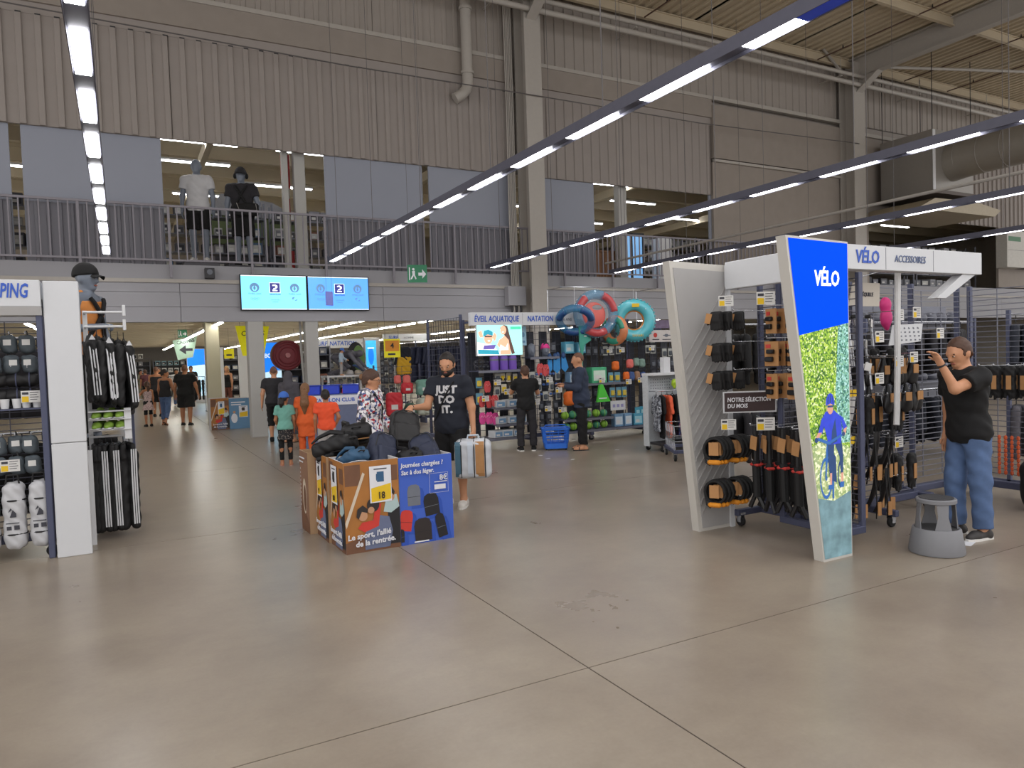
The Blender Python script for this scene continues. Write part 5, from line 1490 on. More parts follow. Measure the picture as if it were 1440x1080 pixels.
# cable locks
lk = thing('cable_lock', '', 'bike lock')
b = MB()
pts = []
for k in range(4 * 16 + 1):
    a = 2 * PI * k / 16
    pts.append((0.075 * math.cos(a), -0.03 + 0.06 * k / 64, -0.075 + 0.085 * math.sin(a)))
b.tube(pts, 0.0115, 7); b.build('coiled_cable', m_rubber, lk, smooth=True)
b = MB(); b.box(-0.05, 0.05, -0.05, 0.02, -0.185, -0.15, 0.012); b.build('lock_body', m_orange, lk)
b = MB(); b.box(-0.035, 0.035, -0.046, -0.040, -0.115, -0.02); b.build('swing_tag', m_tan, lk)
b = MB(); b.tube([(-0.07, -0.02, -0.12), (-0.06, -0.03, -0.17), (-0.03, -0.03, -0.19)], 0.008, 6); b.build('cable_end', m_rubber, lk)
LK = Proto(lk)
for z in (0.86, 0.48):
    for x in (4.60, 4.645, 4.69, 4.83, 4.875, 4.92):
        LK.put((x, 4.77, z), -PI / 2 + 0.55 + random.uniform(-0.15, 0.15), 'coiled black cable lock with orange body on the %s hook' % ('upper' if z > 0.6 else 'lower'), 'cable locks on two hooks', 1.2)
# pumps / stands hanging in the lower middle
pu = thing('bike_stand', '', 'bike accessory')
b = MB(); b.tube([(0, 0, 0), (0, 0, -0.3)], 0.024, 8); b.build('upper_tube', m_black, pu)
b = MB(); b.tube([(0, 0, -0.3), (0.01, 0, -0.62)], 0.036, 8); b.build('lower_tube', m_rubber, pu)
b = MB(); b.box(-0.05, 0.05, -0.035, 0.035, -0.35, -0.325, 0.01); b.build('red_collar', m_red, pu)
b = MB(); b.cbox((0.02, -0.045, -0.14), (0.075, 0.006, 0.12), ry=0.15); b.build('swing_tag', m_tan, pu)
b = MB(); b.tube([(0, 0, -0.58), (-0.06, -0.02, -0.72)], 0.02, 6); b.tube([(0, 0, -0.58), (0.07, 0.02, -0.72)], 0.02, 6); b.build('foot_fork', m_black, pu)
PU = Proto(pu)
for r_, y in enumerate((4.58, 4.43, 4.28, 4.13)):
    for x in (4.9, 5.02, 5.14):
        PU.put((x, y, 0.97 - 0.02 * random.random()), random.uniform(-2.2, -1.2), 'black bike stand with red collar on the %s hook from the locks' % ('first', 'second', 'third', 'fourth')[r_], 'bike stands hanging beside the locks')
cards([(4.70, 4.70, 2.08), (4.62, 4.62, 1.0)], -0.6, 'white price card with yellow field beside the gloves', 'price cards on the bike glove rack', 1.15)
cards([(4.75, 4.30, 2.07), (4.72, 4.30, 1.02)], -0.6, 'white price card with yellow field above the bike stands', 'price cards above carded parts and stands', 1.35)
ns = thing('slogan_board', 'dark framed board reading NOTRE SÉLECTION DU MOIS', 'sign', (4.66, 4.72, 1.09), -0.5)
b = MB(); b.box(0, 0.47, 0, 0.012, 0, 0.19); b.build('frame', m_signw, ns)
b = MB(); b.box(0.012, 0.458, -0.003, 0, 0.012, 0.178); b.build('print_ground', M('print_dusk', '3a2b2c', 0.5, var=0.4, scale=4), ns)
text('lettering', 'NOTRE SÉLECTION', 0.052, m_pw, ns, (0.035, -0.004, 0.115), align='LEFT', bold=0.0012, sx=0.85, shear=0.1)
text('lettering', 'DU MOIS', 0.052, m_pw, ns, (0.035, -0.004, 0.06), align='LEFT', bold=0.0012, sx=0.85, shear=0.1)

# ---- accessories facing the hall
hd = thing('header_sign', 'white header box reading VÉLO ACCESSOIRES', 'sign', (5.02, 3.84, 2.27))
b = MB(); b.box(0, 2.05, 0, 0.12, 0, 0.20, 0.004); b.build('sign_box', m_signw, hd)
b = MB(); b.box(0.64, 0.643, -0.002, 0, 0.01, 0.19); b.box(1.3, 1.303, -0.002, 0, 0.01, 0.19); b.build('board_joint', m_pgrey, hd)
text('lettering', 'VÉLO', 0.145, m_signb, hd, (0.40, -0.004, 0.1), bold=0.003, shear=0.12, sx=0.85)
text('lettering', 'ACCESSOIRES', 0.085, M('sign_slate_letters', '56658a', 0.5), hd, (0.97, -0.004, 0.1), shear=0.12, sx=0.82)
b = MB(); b.prism([(1.38, -0.22), (1.52, -0.22), (1.98, 0.0), (1.78, 0.0)], 0.02, 0.11); b.build('diagonal_bracket', m_signw, hd)
rB = gondola('bike accessory rack under the white header sign', 'X', 5.12, 7.0, 4.45, 0.2, 2.2, 3, m_gridl, depth=0.42)
hooks(rB, [(-0.8 + 0.13 * i, -0.01, z) for i in range(9) for z in (1.55, 1.2, 0.84, 0.45)], (0, -1, 0), 0.34)
# mudguards: white curved blades and long black ones
def blade(name, ln, w, mat, curve):
    b = MB()
    n = 10
    def f(u, v):
        z = -ln * v
        return (w * (u - 0.5), curve * (v * v) * ln - 0.25 * w * (1 - (2 * u - 1) ** 2), z)
    b.grid(f, 4, n); b.grid(lambda u, v: (f(u, v)[0], f(u, v)[1] + 0.003, f(u, v)[2]), 4, n)
    return b
m_mgw = M('mudguard_white', 'c9c8c8', 0.4)
m_mgb = M('mudguard_black', '0c0b0e', 0.4)
mw = thing('white_mudguard', '', 'mudguard'); blade('blade', 0.36, 0.05, m_mgw, 0.25).build('blade', m_mgw, mw, fix=False, smooth=True)
b = MB(); b.box(-0.02, 0.02, -0.025, -0.018, -0.06, 0.0); b.build('swing_tag', m_yel, mw)
b = MB(); b.box(-0.015, 0.015, -0.01, 0.015, -0.38, -0.345, 0.004); b.build('clip', m_black, mw)
MW = Proto(mw)
mb_ = thing('black_mudguard', '', 'mudguard'); blade('blade', 0.42, 0.06, m_mgb, 0.3).build('blade', m_mgb, mb_, fix=False, smooth=True)
b = MB(); b.box(-0.022, 0.022, -0.03, -0.022, -0.42, -0.30); b.build('swing_tag', m_tan, mb_)
b = MB(); b.tube([(-0.02, 0, -0.05), (-0.025, -0.02, -0.3), (0.02, 0.02, -0.46)], 0.006, 5); b.build('stay', m_black, mb_)
MBk = Proto(mb_)
for x in (5.34, 5.40, 5.46, 5.53, 5.59):
    for z in (1.27, 0.86):
        MW.put((x, 4.12 + random.uniform(-0.02, 0.08), z), random.uniform(-0.5, 0.1), 'white curved mudguard with a yellow tag in the %s row' % ('upper' if z > 1 else 'lower'), 'white mudguards beside the lightbox')
for x in (5.62, 5.70, 5.79, 5.88, 5.98, 6.08, 6.18):
    for z in (0.87, 0.55):
        MBk.put((x, 4.10 + random.uniform(-0.03, 0.12), z), random.uniform(-0.4, 0.4), 'black mudguard with a tan tag in the %s low row' % ('upper' if z > 0.7 else 'bottom'), 'black mudguards on the lower hooks')
# padded saddles and bar ends, upper middle
sd = thing('bike_saddle', '', 'saddle')
link('seat_pad', sdf_mesh('seat_pad', [p_ell((0, 0, -0.18), (0.07, 0.03, 0.07)), p_cap((0, 0, -0.13), (0, 0, 0.0), 0.035, 0.018)], 0.009, 0.05, M('saddle_black', '0d0c10', 0.45)), sd)
b = MB(); b.tube([(-0.02, 0.03, -0.2), (-0.02, 0.05, -0.1), (0, 0.03, 0.0), (0.02, 0.05, -0.1), (0.02, 0.03, -0.2)], 0.005, 5); b.build('rails', m_chrome, sd)
b = MB(); b.box(-0.03, 0.03, -0.045, -0.038, -0.14, -0.06); b.build('paper_band', m_tan, sd)
SD = Proto(sd)
for x in (5.98, 6.10, 6.22, 6.34, 6.46, 6.56):
    for z in (1.52, 1.27):
        SD.put((x, 4.16 + random.uniform(-0.04, 0.1), z), random.uniform(-0.5, 0.5), 'black bike saddle hung nose up in the %s saddle row' % ('upper' if z > 1.4 else 'lower'), 'saddles under the kickstand board')
# kickstands at the upper left
ks = thing('kickstand', '', 'bike accessory')
b = MB(); b.tube([(0, 0, 0), (0.02, -0.02, -0.1), (0.03, -0.03, -0.26)], 0.011, 6); b.build('leg', m_chrome, ks)
b = MB(); b.cbox((0, 0, 0), (0.05, 0.05, 0.03), b=0.006); b.build('clamp', m_black, ks)
b = MB(); b.cbox((0.0, -0.03, -0.06), (0.06, 0.004, 0.07), ry=0.2); b.build('swing_tag', m_card, ks)
KS = Proto(ks)
for x in (5.36, 5.46, 5.56, 5.66, 5.78):
    for r_, z in enumerate((1.90, 1.72, 1.52)):
        KS.put((x, 4.12 + random.uniform(-0.05, 0.1), z), random.uniform(-0.8, 0.8), 'metal kickstand with a white tag in the %s kickstand row' % ROW3[r_], 'kickstands beside the lightbox')
lb = thing('hanging_tube', 'long white mudguard tube hanging down the middle of the rack', 'mudguard', (6.00, 3.98, 0.94))
b = MB(); b.tube([(0.03, 0, 1.36), (0.02, 0, 1.0), (0.01, 0, 0.5), (-0.005, 0, 0.12), (-0.03, -0.01, 0.0)], 0.026, 8); b.build('tube', m_mgw, lb, smooth=True)
b = MB(); b.tube([(0.03, 0, 1.36), (0.03, 0.05, 1.385), (0.03, 0.43, 1.33)], 0.005, 5); b.build('hanger', m_chrome, lb)
bq = thing('kickstand_board', 'pale board reading BÉQUILLE above the kickstands', 'sign', (5.42, 4.02, 1.985))
b = MB(); b.prism([(0, 0), (0.41, 0), (0.42, 0.2), (0.07, 0.2)], 0, 0.012); b.build('board', M('board_cream', 'b9b1a6', 0.6, var=0.03), bq)
text('lettering', 'BÉQUILLE', 0.045, m_ink, bq, (0.24, -0.003, 0.1), bold=0.001, shear=0.15, sx=0.85)
b = MB(); b.box(0.2, 0.215, 0.012, 0.43, 0.17, 0.18); b.build('arm', m_chrome, bq)
pbd = thing('parts_chart', 'white chart with rows of small bike parts beside the white tube', 'sign', (5.93, 4.0, 1.64), -0.05)
b = MB(); b.prism([(0, 0), (0.42, 0.03), (0.45, 0.19), (0.05, 0.18)], 0, 0.008); b.build('sheet', m_signw, pbd)
b = MB()
for i in range(6):
    for j in range(4):
        b.cbox((0.08 + i * 0.06 + 0.008 * j, -0.002, 0.15 - 0.035 * j), (0.02, 0.002, 0.012), ry=0.5 if j == 0 else 0)
b.build('small_pictures', m_pgrey, pbd)
cards([(5.77, 3.98, 1.72), (6.68, 4.0, 1.74), (5.76, 3.98, 1.36), (6.33, 4.0, 1.93), (6.08, 4.0, 1.91), (6.04, 3.98, 1.5), (6.28, 4.0, 1.53), (6.05, 4.0, 0.78)], 0.1, 'white price card with yellow field on the accessory hooks', 'price cards on the bike accessory rack', 1.2)
pk = thing('pink_horn', 'bright pink moulded child seat cushion hanging at the top', 'bike accessory', (6.25, 4.25, 1.80))
link('cushion', sdf_mesh('cushion', [p_ell((0, 0, 0.22), (0.055, 0.05, 0.07)), p_ell((0.01, 0, 0.1), (0.06, 0.05, 0.09)), p_cap((0.0, 0, 0.05), (0.02, 0, 0.0), 0.03, 0.02)], 0.01, 0.02, M('pink_rubber', 'e03a86', 0.5)), pk)
b = MB(); b.tube([(0, 0, 0.28), (0.0, 0.19, 0.3)], 0.005, 5); b.build('loop', m_black, pk)

# ---- grid fence towards the hall's right side
rC = gondola('bare grid section between the accessory rack and the corner post', 'X', 7.06, 8.08, 4.62, 0.25, 2.2, 2, m_gridl, depth=0.3)
rD = gondola('grid rack with packed gloves and orange chains beside the man', 'Y', 2.2, 4.56, 8.12, 0.25, 2.2, 3, m_gridl, depth=0.4, side=-1)
hooks(rD, [(-0.01, 0.9 - 0.14 * i, z) for i in range(7) for z in (1.4,)], (-1, 0, 0), 0.3)
bg_ = thing('packed_gloves', '', 'gloves')
link('bundle', sdf_mesh('bundle', [p_rbox((0, 0, -0.13), (0.11, 0.06, 0.26), 0.028), p_cap((-0.03, 0, -0.2), (-0.04, 0, -0.32), 0.022, 0.016), p_cap((0.03, 0, -0.2), (0.035, 0, -0.32), 0.022, 0.016), p_cap((0.0, 0, -0.2), (0.0, 0, -0.34), 0.022, 0.016)], 0.01, 0.015, M('glove_black', '100f11', 0.7), wrinkle=(0.005, 60)), bg_)
b = MB(); b.box(-0.022, 0.022, -0.04, -0.034, -0.24, -0.10); b.build('swing_tag', m_tan, bg_)
BG = Proto(bg_)
for i in range(7):
    for x in (7.84, 7.96):
        BG.put((x, 4.28 - 0.14 * i, 1.40), -PI / 2 + random.uniform(-0.3, 0.3), 'bundle of black gloves with a long tan tag', 'packed gloves on the right grid')
for r_, (z, xs) in enumerate(((1.62, (5.9, 6.02, 6.14, 6.26, 6.38, 6.5)), (1.18, (5.66, 5.78, 5.9, 6.02, 6.14, 6.26, 6.38, 6.5)), (0.62, (5.4, 5.52, 5.66, 6.2, 6.32, 6.44, 6.56)))):
    for x in xs:
        BG.put((x, 4.22 + random.uniform(-0.05, 0.08), z), random.uniform(-0.4, 0.4), 'bundle of black knee pads with a tan tag in the %s row' % ROW3[r_], 'packed knee pads on the accessory rack')
ch = thing('orange_chain', '', 'bike lock')
b = MB()
for k in range(9):
    b.cbox((0.0, 0, -0.025 - 0.045 * k), (0.03, 0.03, 0.05), rz=0.6 * k, b=0.012)
b.build('links', M('chain_orange', 'c8562a', 0.5), ch)
CH = Proto(ch)
for i in range(4):
    CH.put((7.95, 4.16 - 0.06 * i, 0.68), 0.2 * i, 'orange covered chain hanging on the right grid', 'orange chains below the gloves')
bk = thing('black_frame_bag', 'large black bike bag standing low against the right grid', 'bag', (7.72, 3.62, 0.02), 0.3)
link('bag_body', sdf_mesh('bag_body', [p_rbox((0, 0, 0.25), (0.3, 0.4, 0.5), 0.1)], 0.018, 0.03, k_bk, wrinkle=(0.01, 22)), bk)
b = MB(); b.tube([(-0.1, -0.15, 0.45), (-0.1, -0.1, 0.58), (-0.1, 0.1, 0.58), (-0.1, 0.15, 0.45)], 0.015, 6); b.build('handle', m_black, bk)
rbar = thing('wire_bin', 'chrome wire bin hooked onto the right grid', 'basket', (7.92, 3.35, 0.62))
b = MB()
for z in (0.0, 0.08, 0.16): b.tube([(-0.2, -0.5, z), (-0.2, 0.4, z), (0.12, 0.4, z), (0.12, -0.5, z)], 0.006, 5, closed=True)
for k in range(10): b.box(-0.206, -0.198, -0.5 + 0.1 * k, -0.494 + 0.1 * k, 0, 0.16); b.box(-0.2, 0.12, -0.5 + 0.1 * k, -0.494 + 0.1 * k, -0.004, 0.004)
b.build('wire_basket', m_chrome, rbar, fix=False)

# ---- step stool
m_stool = M('stool_grey', '77777b', 0.5, var=0.05)
st = thing('step_stool', 'round grey rolling step stool in front of the man', 'stool', (5.60, 3.40, 0), 0.4)
b = MB(); b.lathe([(0.197, 0.004), (0.2, 0.02), (0.172, 0.19), (0.165, 0.2), (0.155, 0.2), (0.16, 0.185), (0.19, 0.02), (0.187, 0.004)], 32, caps=False); b.build('drum', m_stool, st, smooth=True)
b = MB(); b.lathe([(0.163, 0.185), (0.163, 0.197), (0.001, 0.197)], 32, caps=False); b.lathe([(0.163, 0.185), (0.001, 0.185)], 32, caps=False); b.build('lower_tread', M('rubber_tread', '3c3b3d', 0.8, bump=0.3, scale=150), st, smooth=True)
for k in range(4):
    a = k * PI / 2 + 0.5
    b = MB()
    rings = []
    for z, r, hw in ((0.197, 0.15, 0.42), (0.3, 0.141, 0.27), (0.41, 0.133, 0.34)):
        rings.append([(r * math.cos(a + hw * s_), r * math.sin(a + hw * s_), z) for s_ in (-1, -0.5, 0, 0.5, 1)] + [((r - 0.008) * math.cos(a + hw * s_), (r - 0.008) * math.sin(a + hw * s_), z) for s_ in (1, 0.5, 0, -0.5, -1)])
    b.loft(rings); b.build('leg', m_stool, st, smooth=True)
b = MB(); b.lathe([(0.135, 0.395), (0.143, 0.4), (0.143, 0.425), (0.136, 0.432), (0.001, 0.432)], 32); b.build('top_step', m_stool, st, smooth=True)
b = MB(); b.lathe([(0.122, 0.432), (0.122, 0.437), (0.001, 0.437)], 32); b.build('top_tread', M('rubber_tread', '3c3b3d', 0.8, bump=0.3, scale=150), st, smooth=True)
pp = MB(); pp.cbox((0, 0, 0.002), (0.16, 0.1, 0.002), rz=0.3); pp.box(-0.05, 0.05, -0.03, 0.02, 0.003, 0.0034)
tag(pp.build('paper_sheet', m_pw, loc=(6.02, 3.41, 0)), 'white leaflet lying on the floor beside the stool', 'paper')

# ================================================================== camping rack
cp = thing('end_panel', 'tall plain white end panel of the camping rack', 'panel', (-0.44, 7.54, 0))
b = MB(); b.box(-0.135, 0.135, -0.035, 0.05, 1.02, 2.45, 0.006); b.build('upper_board', m_signw, cp)
b = MB(); b.box(-0.135, 0.135, -0.035, 0.05, 0.0, 1.015, 0.006); b.build('lower_board', m_signw, cp)
b = MB(); b.box(-0.20, -0.15, 0.0, 0.12, 0.0, 2.3, 0.006); b.build('side_upright', m_post, cp)
ch_ = thing('camping_header', 'white header box reading CAMPING', 'sign', (-2.2, 7.46, 2.15))
b = MB(); b.box(0, 1.61, 0, 0.3, 0.07, 0.30, 0.006); b.build('sign_box', m_signw, ch_)
b = MB(); b.prism([(0.0, 0.07), (0.3, 0.07), (0.3, 0.0), (0.06, 0.0)], 0, 1.61, 'YZ'); b.build('lower_return', m_white, ch_)
text('lettering', 'CAMPING', 0.17, m_signb, ch_, (1.52, -0.004, 0.2), align='RIGHT', bold=0.004, shear=0.2, sx=0.52)
rE = gondola('camping rack of dark wire grid with rolled white bags', 'X', -2.1, -0.62, 7.95, 0.25, 2.12, 3, m_grid, depth=0.35)
hooks(rE, [(x, -0.01, z) for x in (0.62, 0.5, 0.4, 0.25) for z in (2.0, 1.7, 1.4, 1.1, 0.8)], (0, -1, 0), 0.22)
wb = thing('rolled_bag', '', 'bag')
link('bag_body', sdf_mesh('bag_body', [p_rbox((0, 0, 0.27), (0.165, 0.17, 0.54), 0.06)], 0.009, 0.02, M('bag_offwhite', 'b9b9bc', 0.5, var=0.1), wrinkle=(0.007, 45)), wb)
for z in (0.13, 0.40):
    b = MB(); b.torus((0, 0, z), 0.088, 0.008, 'Z', 20, 6); b.build('strap', m_black, wb)
b = MB()
b.prism([(-0.02, 0.27), (0.03, 0.27), (0.03, 0.30), (0.005, 0.33)], -0.092, -0.089); b.prism([(-0.03, 0.31), (0.0, 0.33), (-0.01, 0.345)], -0.092, -0.089); b.box(-0.05, 0.05, -0.092, -0.09, 0.22, 0.227); b.box(-0.045, -0.01, -0.092, -0.09, 0.17, 0.2); b.box(0.01, 0.05, -0.092, -0.09, 0.17, 0.205)
b.build('printed_mark', m_ink, wb)
b = MB(); b.tube([(-0.05, -0.03, 0.53), (-0.04, -0.03, 0.6), (0.04, -0.03, 0.6), (0.05, -0.03, 0.53)], 0.008, 6); b.build('carry_loop', m_black, wb)
WB = Proto(wb)
for x in (-0.69, -0.885, -1.08, -1.28):
    WB.put((x, 7.66, 0.1), random.uniform(-0.12, 0.12), 'off-white rolled bag with dark straps and printed marks', 'rolled white bags at the foot of the camping rack', (1.0, 1.0, 1.1))
# folded dark things, cups and poles on the camping hooks
pch = thing('mesh_pouch', '', 'camping item')
link('pouch', sdf_mesh('pouch', [p_rbox((0, 0, -0.09), (0.12, 0.09, 0.17), 0.035)], 0.011, 0.02, M('pouch_slate', '4a5258', 0.7, var=0.4, scale=14), wrinkle=(0.008, 50)), pch)
b = MB(); b.tube([(0, 0, 0.03), (0.01, 0, -0.01), (0, 0, -0.03)], 0.006, 5); b.build('loop', m_black, pch)
b = MB(); b.box(-0.03, 0.03, -0.052, -0.047, -0.1, -0.05); b.build('label', m_card, pch)
PCH = Proto(pch)
for x in (-0.74, -0.86, -1.0, -1.15):
    for z in (2.0, 1.82, 1.1, 0.92):
        PCH.put((x + random.uniform(-0.02, 0.02), 7.74 + random.uniform(-0.04, 0.08), z), random.uniform(-0.5, 0.5), 'small slate mesh pouch in the %s camping row' % {2.0: 'top', 1.82: 'second', 1.1: 'third', 0.92: 'lowest'}[z], 'mesh pouches on the camping rack')
dk = thing('dark_roll', '', 'camping item')
link('roll', sdf_mesh('roll', [p_cap((-0.09, 0, -0.07), (0.09, 0, -0.07), 0.06)], 0.011, 0.02, k_bk, wrinkle=(0.006, 50)), dk)
for x in (-0.05, 0.05):
    b = MB(); b.torus((x, 0, -0.07), 0.064, 0.006, 'X', 14, 5); b.build('strap', m_post, dk)
DK = Proto(dk)
for x in (-0.78, -1.02, -1.26):
    for z in (1.66, 1.52):
        DK.put((x, 7.78, z), random.uniform(-0.2, 0.2), 'short black bedroll in the %s camping row' % ('upper' if z > 1.6 else 'lower'), 'bedrolls on the camping rack')
cup = thing('camping_cup', '', 'cup')
b = MB(); b.lathe([(0.03, 0), (0.038, 0.085), (0.035, 0.085), (0.027, 0.005), (0.001, 0.005)], 14); b.build('cup', m_white, cup, smooth=True)
b = MB(); b.torus((0.042, 0, 0.045), 0.022, 0.005, 'Y', 12, 5); b.build('cup_handle', m_chrome, cup)
CUP = Proto(cup)
for i, x in enumerate((-0.68, -0.76, -0.83, -0.92)):
    CUP.put((x, 7.72, 1.34), 0.5 * i, 'small white camping mug on the rack shelf', 'mugs on the camping rack')
b = MB(); b.box(-1.5, -0.64, 7.64, 7.94, 1.325, 1.338)
tag(b.build('mug_shelf', m_post), 'thin dark shelf with mugs in the camping rack', 'shelf')
cards([(-0.73, 7.70, 2.20), (-0.72, 7.66, 1.44), (-0.90, 7.66, 0.84)], 0.05, 'white price card with yellow field on the camping rack', 'price cards on the camping rack', 1.3)
# more coils of rope and orange boxes low in the rack
ob = thing('carton', '', 'box')
b = MB(); b.box(-0.07, 0.07, -0.05, 0.05, 0, 0.11, 0.003); b.build('box', M('carton_orange', 'a06a3c', 0.7), ob)
b = MB(); b.box(-0.06, 0.0, -0.052, -0.05, 0.02, 0.09); b.build('print', m_card, ob)
OB = Proto(ob)
for x in (-1.06, -1.24, -1.42): OB.put((x, 7.76, 1.34), 0, 'small orange-brown carton beside the mugs', 'cartons on the camping rack shelf')

# ================================================================== striped tracksuits
tr = thing('clothes_rail', 'white two-tier clothes rail with striped tracksuits', 'clothes rack', (-0.30, 8.15, 0))
b = MB(); b.box(-0.02, 0.02, 0.22, 0.26, 0, 2.25); b.box(-0.02, 0.02, -0.28, -0.24, 0, 0.9); b.build('upright', m_white, tr)
for z, y in ((2.22, 0.0), (2.08, 0.02), (1.0, 0.0)):
    b = MB(); b.tube([(0, y, z), (0.34, y, z)], 0.012, 8); b.box(0.33, 0.36, y - 0.03, y + 0.03, z - 0.04, z + 0.07, 0.005); b.tube([(0, y, z), (0, 0.24, z)], 0.012, 6); b.build('arm', m_white, tr)
for z in (1.07, 1.17, 1.25):
    b = MB(); b.box(0, 0.36, -0.22, 0.24, z, z + 0.012, 0.003); b.build('shelf', m_white, tr)
b = MB(); b.box(0.30, 0.36, -0.2, -0.17, 0.98, 1.28); b.build('shelf_end', m_white, tr)
c_trk = M('tracksuit_black', '0f0e10', 0.7)
m_strp = M('stripe_white', 'cfcfd2', 0.7)
jk = thing('tracksuit_jacket', '', 'jacket')
link('jacket_body', sdf_mesh('jacket_body', [p_loft([(-0.68, 0.035, 0.22), (-0.3, 0.035, 0.21), (-0.1, 0.04, 0.22), (-0.02, 0.03, 0.12), (0.0, 0.025, 0.07)]), p_cap((0, -0.19, -0.1), (0.01, -0.25, -0.36), 0.048, 0.042), p_cap((0.01, -0.25, -0.36), (0.02, -0.27, -0.62), 0.042, 0.034), p_cap((0, 0.19, -0.1), (0.01, 0.25, -0.36), 0.048, 0.042), p_cap((0.01, 0.25, -0.36), (0.02, 0.27, -0.62), 0.042, 0.034)], 0.012, 0.03, c_trk, wrinkle=(0.005, 50)), jk)
for i, x in enumerate((-0.024, 0.0, 0.024)):
    b = MB(); b.tube([(x * 0.8, -0.155, -0.052), (x, -0.232, -0.12), (x * 1.0 + 0.004, -0.283, -0.25), (x + 0.01, -0.292, -0.36), (x + 0.018, -0.307, -0.6)], 0.0065, 5); b.build('sleeve_stripe', m_strp, jk)
b = MB(); b.prism([(-0.028, -0.055), (0.028, -0.055), (0.0, -0.005)], -0.235, -0.232); b.build('chest_mark', m_strp, jk)
b = MB(); b.tube([(0, 0, 0.08), (0.0, 0.0, 0.03), (0, -0.02, 0.0)], 0.004, 5); b.tube([(0, -0.17, -0.06), (0, 0, 0.02), (0, 0.17, -0.06)], 0.006, 5); b.build('hanger', m_black, jk)
JK = Proto(jk)
for i, x in enumerate((-0.26, -0.20, -0.14, -0.08, -0.02, 0.03)):
    JK.put((x, 8.17, 2.0 - 0.012 * i), random.uniform(-0.12, 0.22) + (PI if i in (1, 4) else 0), 'black tracksuit jacket with white sleeve stripes on the upper arm', 'striped jackets on the upper rail arm', (1.0, 1.0, 0.97 + 0.02 * (i % 3)))
ps = thing('tracksuit_trousers', '', 'trousers')
link('legs', sdf_mesh('legs', [p_rbox((0, 0, -0.08), (0.05, 0.34, 0.16), 0.02), p_cap((0, -0.09, -0.12), (0.005, -0.1, -0.82), 0.06, 0.045), p_cap((0, 0.09, -0.12), (0.005, 0.1, -0.82), 0.06, 0.045)], 0.013, 0.02, c_trk, wrinkle=(0.006, 36)), ps)
for x in (-0.02, 0.0, 0.02):
    b = MB(); b.tube([(x, -0.172, -0.06), (x, -0.157, -0.3), (x + 0.004, -0.15, -0.8)], 0.007, 5); b.build('leg_stripe', m_strp, ps)
b = MB(); b.tube([(0, 0, 0.06), (0, 0, 0.0)], 0.004, 5); b.tube([(0, -0.15, -0.005), (0, 0.15, -0.005)], 0.006, 5); b.build('hanger', m_black, ps)
PS = Proto(ps)
for i, x in enumerate((-0.27, -0.22, -0.17, -0.12, -0.07, -0.02, 0.03)):
    PS.put((x, 8.15, 0.93), random.uniform(-0.1, 0.1) + (0.0 if i in (2, 4) else (0.3 if i == 6 else PI)), 'black tracksuit trousers with white side stripes on the lower arm', 'striped trousers on the lower rail arm')
shp = thing('trainer', '', 'shoe')
link('upper', sdf_mesh('upper', [p_cap((0, 0.1, 0.04), (0, -0.06, 0.03), 0.04, 0.04), p_cap((0, -0.06, 0.03), (0, -0.13, 0.02), 0.038, 0.026), p_cap((0, 0.1, 0.04), (0, 0.08, 0.075), 0.04, 0.034), p_cut((0, 0, -1), -0.012)], 0.009, 0.02, M('trainer_green', '7a9a3a', 0.6, var=0.6, scale=16)), shp)
b = MB(); b.box(-0.04, 0.04, -0.15, 0.14, 0.0, 0.016, 0.006); b.build('sole', m_strp, shp)
for k in range(3):
    b = MB(); b.cbox((-0.041, -0.02 + 0.03 * k, 0.04), (0.004, 0.012, 0.05), rx=0.4); b.build('side_stripe', m_trk if False else m_black, shp)
SHP = Proto(shp)
for i, x in enumerate((-0.22, -0.12, -0.02)):
    for z in (1.083, 1.183):
        SHP.put((x, 8.05, z), -0.25, 'green and black trainer on the %s white shelf' % ('lower' if z < 1.1 else 'upper'), 'trainers between the tracksuits')
# camouflage jackets further back on the walkway side
jc = thing('dark_jacket', '', 'jacket')
link('jacket_body', sdf_mesh('jacket_body', [p_loft([(-0.75, 0.06, 0.25), (-0.3, 0.06, 0.23), (-0.1, 0.06, 0.22), (-0.02, 0.04, 0.12), (0.0, 0.03, 0.07)]), p_cap((0, -0.2, -0.1), (0.01, -0.27, -0.66), 0.06, 0.045), p_cap((0, 0.2, -0.1), (0.01, 0.27, -0.66), 0.06, 0.045)], 0.015, 0.03, M_cells('camo_dark', ['2a292c', '3a393c', '1c1b1e', '4a494c', '2f2e31'], 16), wrinkle=(0.007, 40)), jc)
b = MB(); b.tube([(0, 0, 0.08), (0, 0, 0.0)], 0.004, 5); b.tube([(0, -0.17, -0.06), (0, 0, 0.02), (0, 0.17, -0.06)], 0.006, 5); b.build('hanger', m_black, jc)
JC = Proto(jc)
rl2 = thing('clothes_rail', 'dark clothes rail with camouflage jackets behind the tracksuits', 'clothes rack', (-0.2, 10.2, 0))
b = MB(); b.box(-0.4, 0.3, -0.02, 0.02, 1.92, 1.95); b.build('rail', m_post, rl2)
for x in (-0.4, 0.28):
    b = MB(); b.box(x, x + 0.03, -0.02, 0.02, 0, 1.92); b.box(x, x + 0.03, -0.25, 0.25, 0, 0.04); b.build('leg', m_post, rl2)
for i, x in enumerate((-0.42, -0.32, -0.22, -0.12, -0.02, 0.06)):
    JC.put((x, 10.2, 1.85), random.uniform(-0.1, 0.1), 'dark camouflage jacket on the rail behind the tracksuits', 'camouflage jackets on the dark rail')

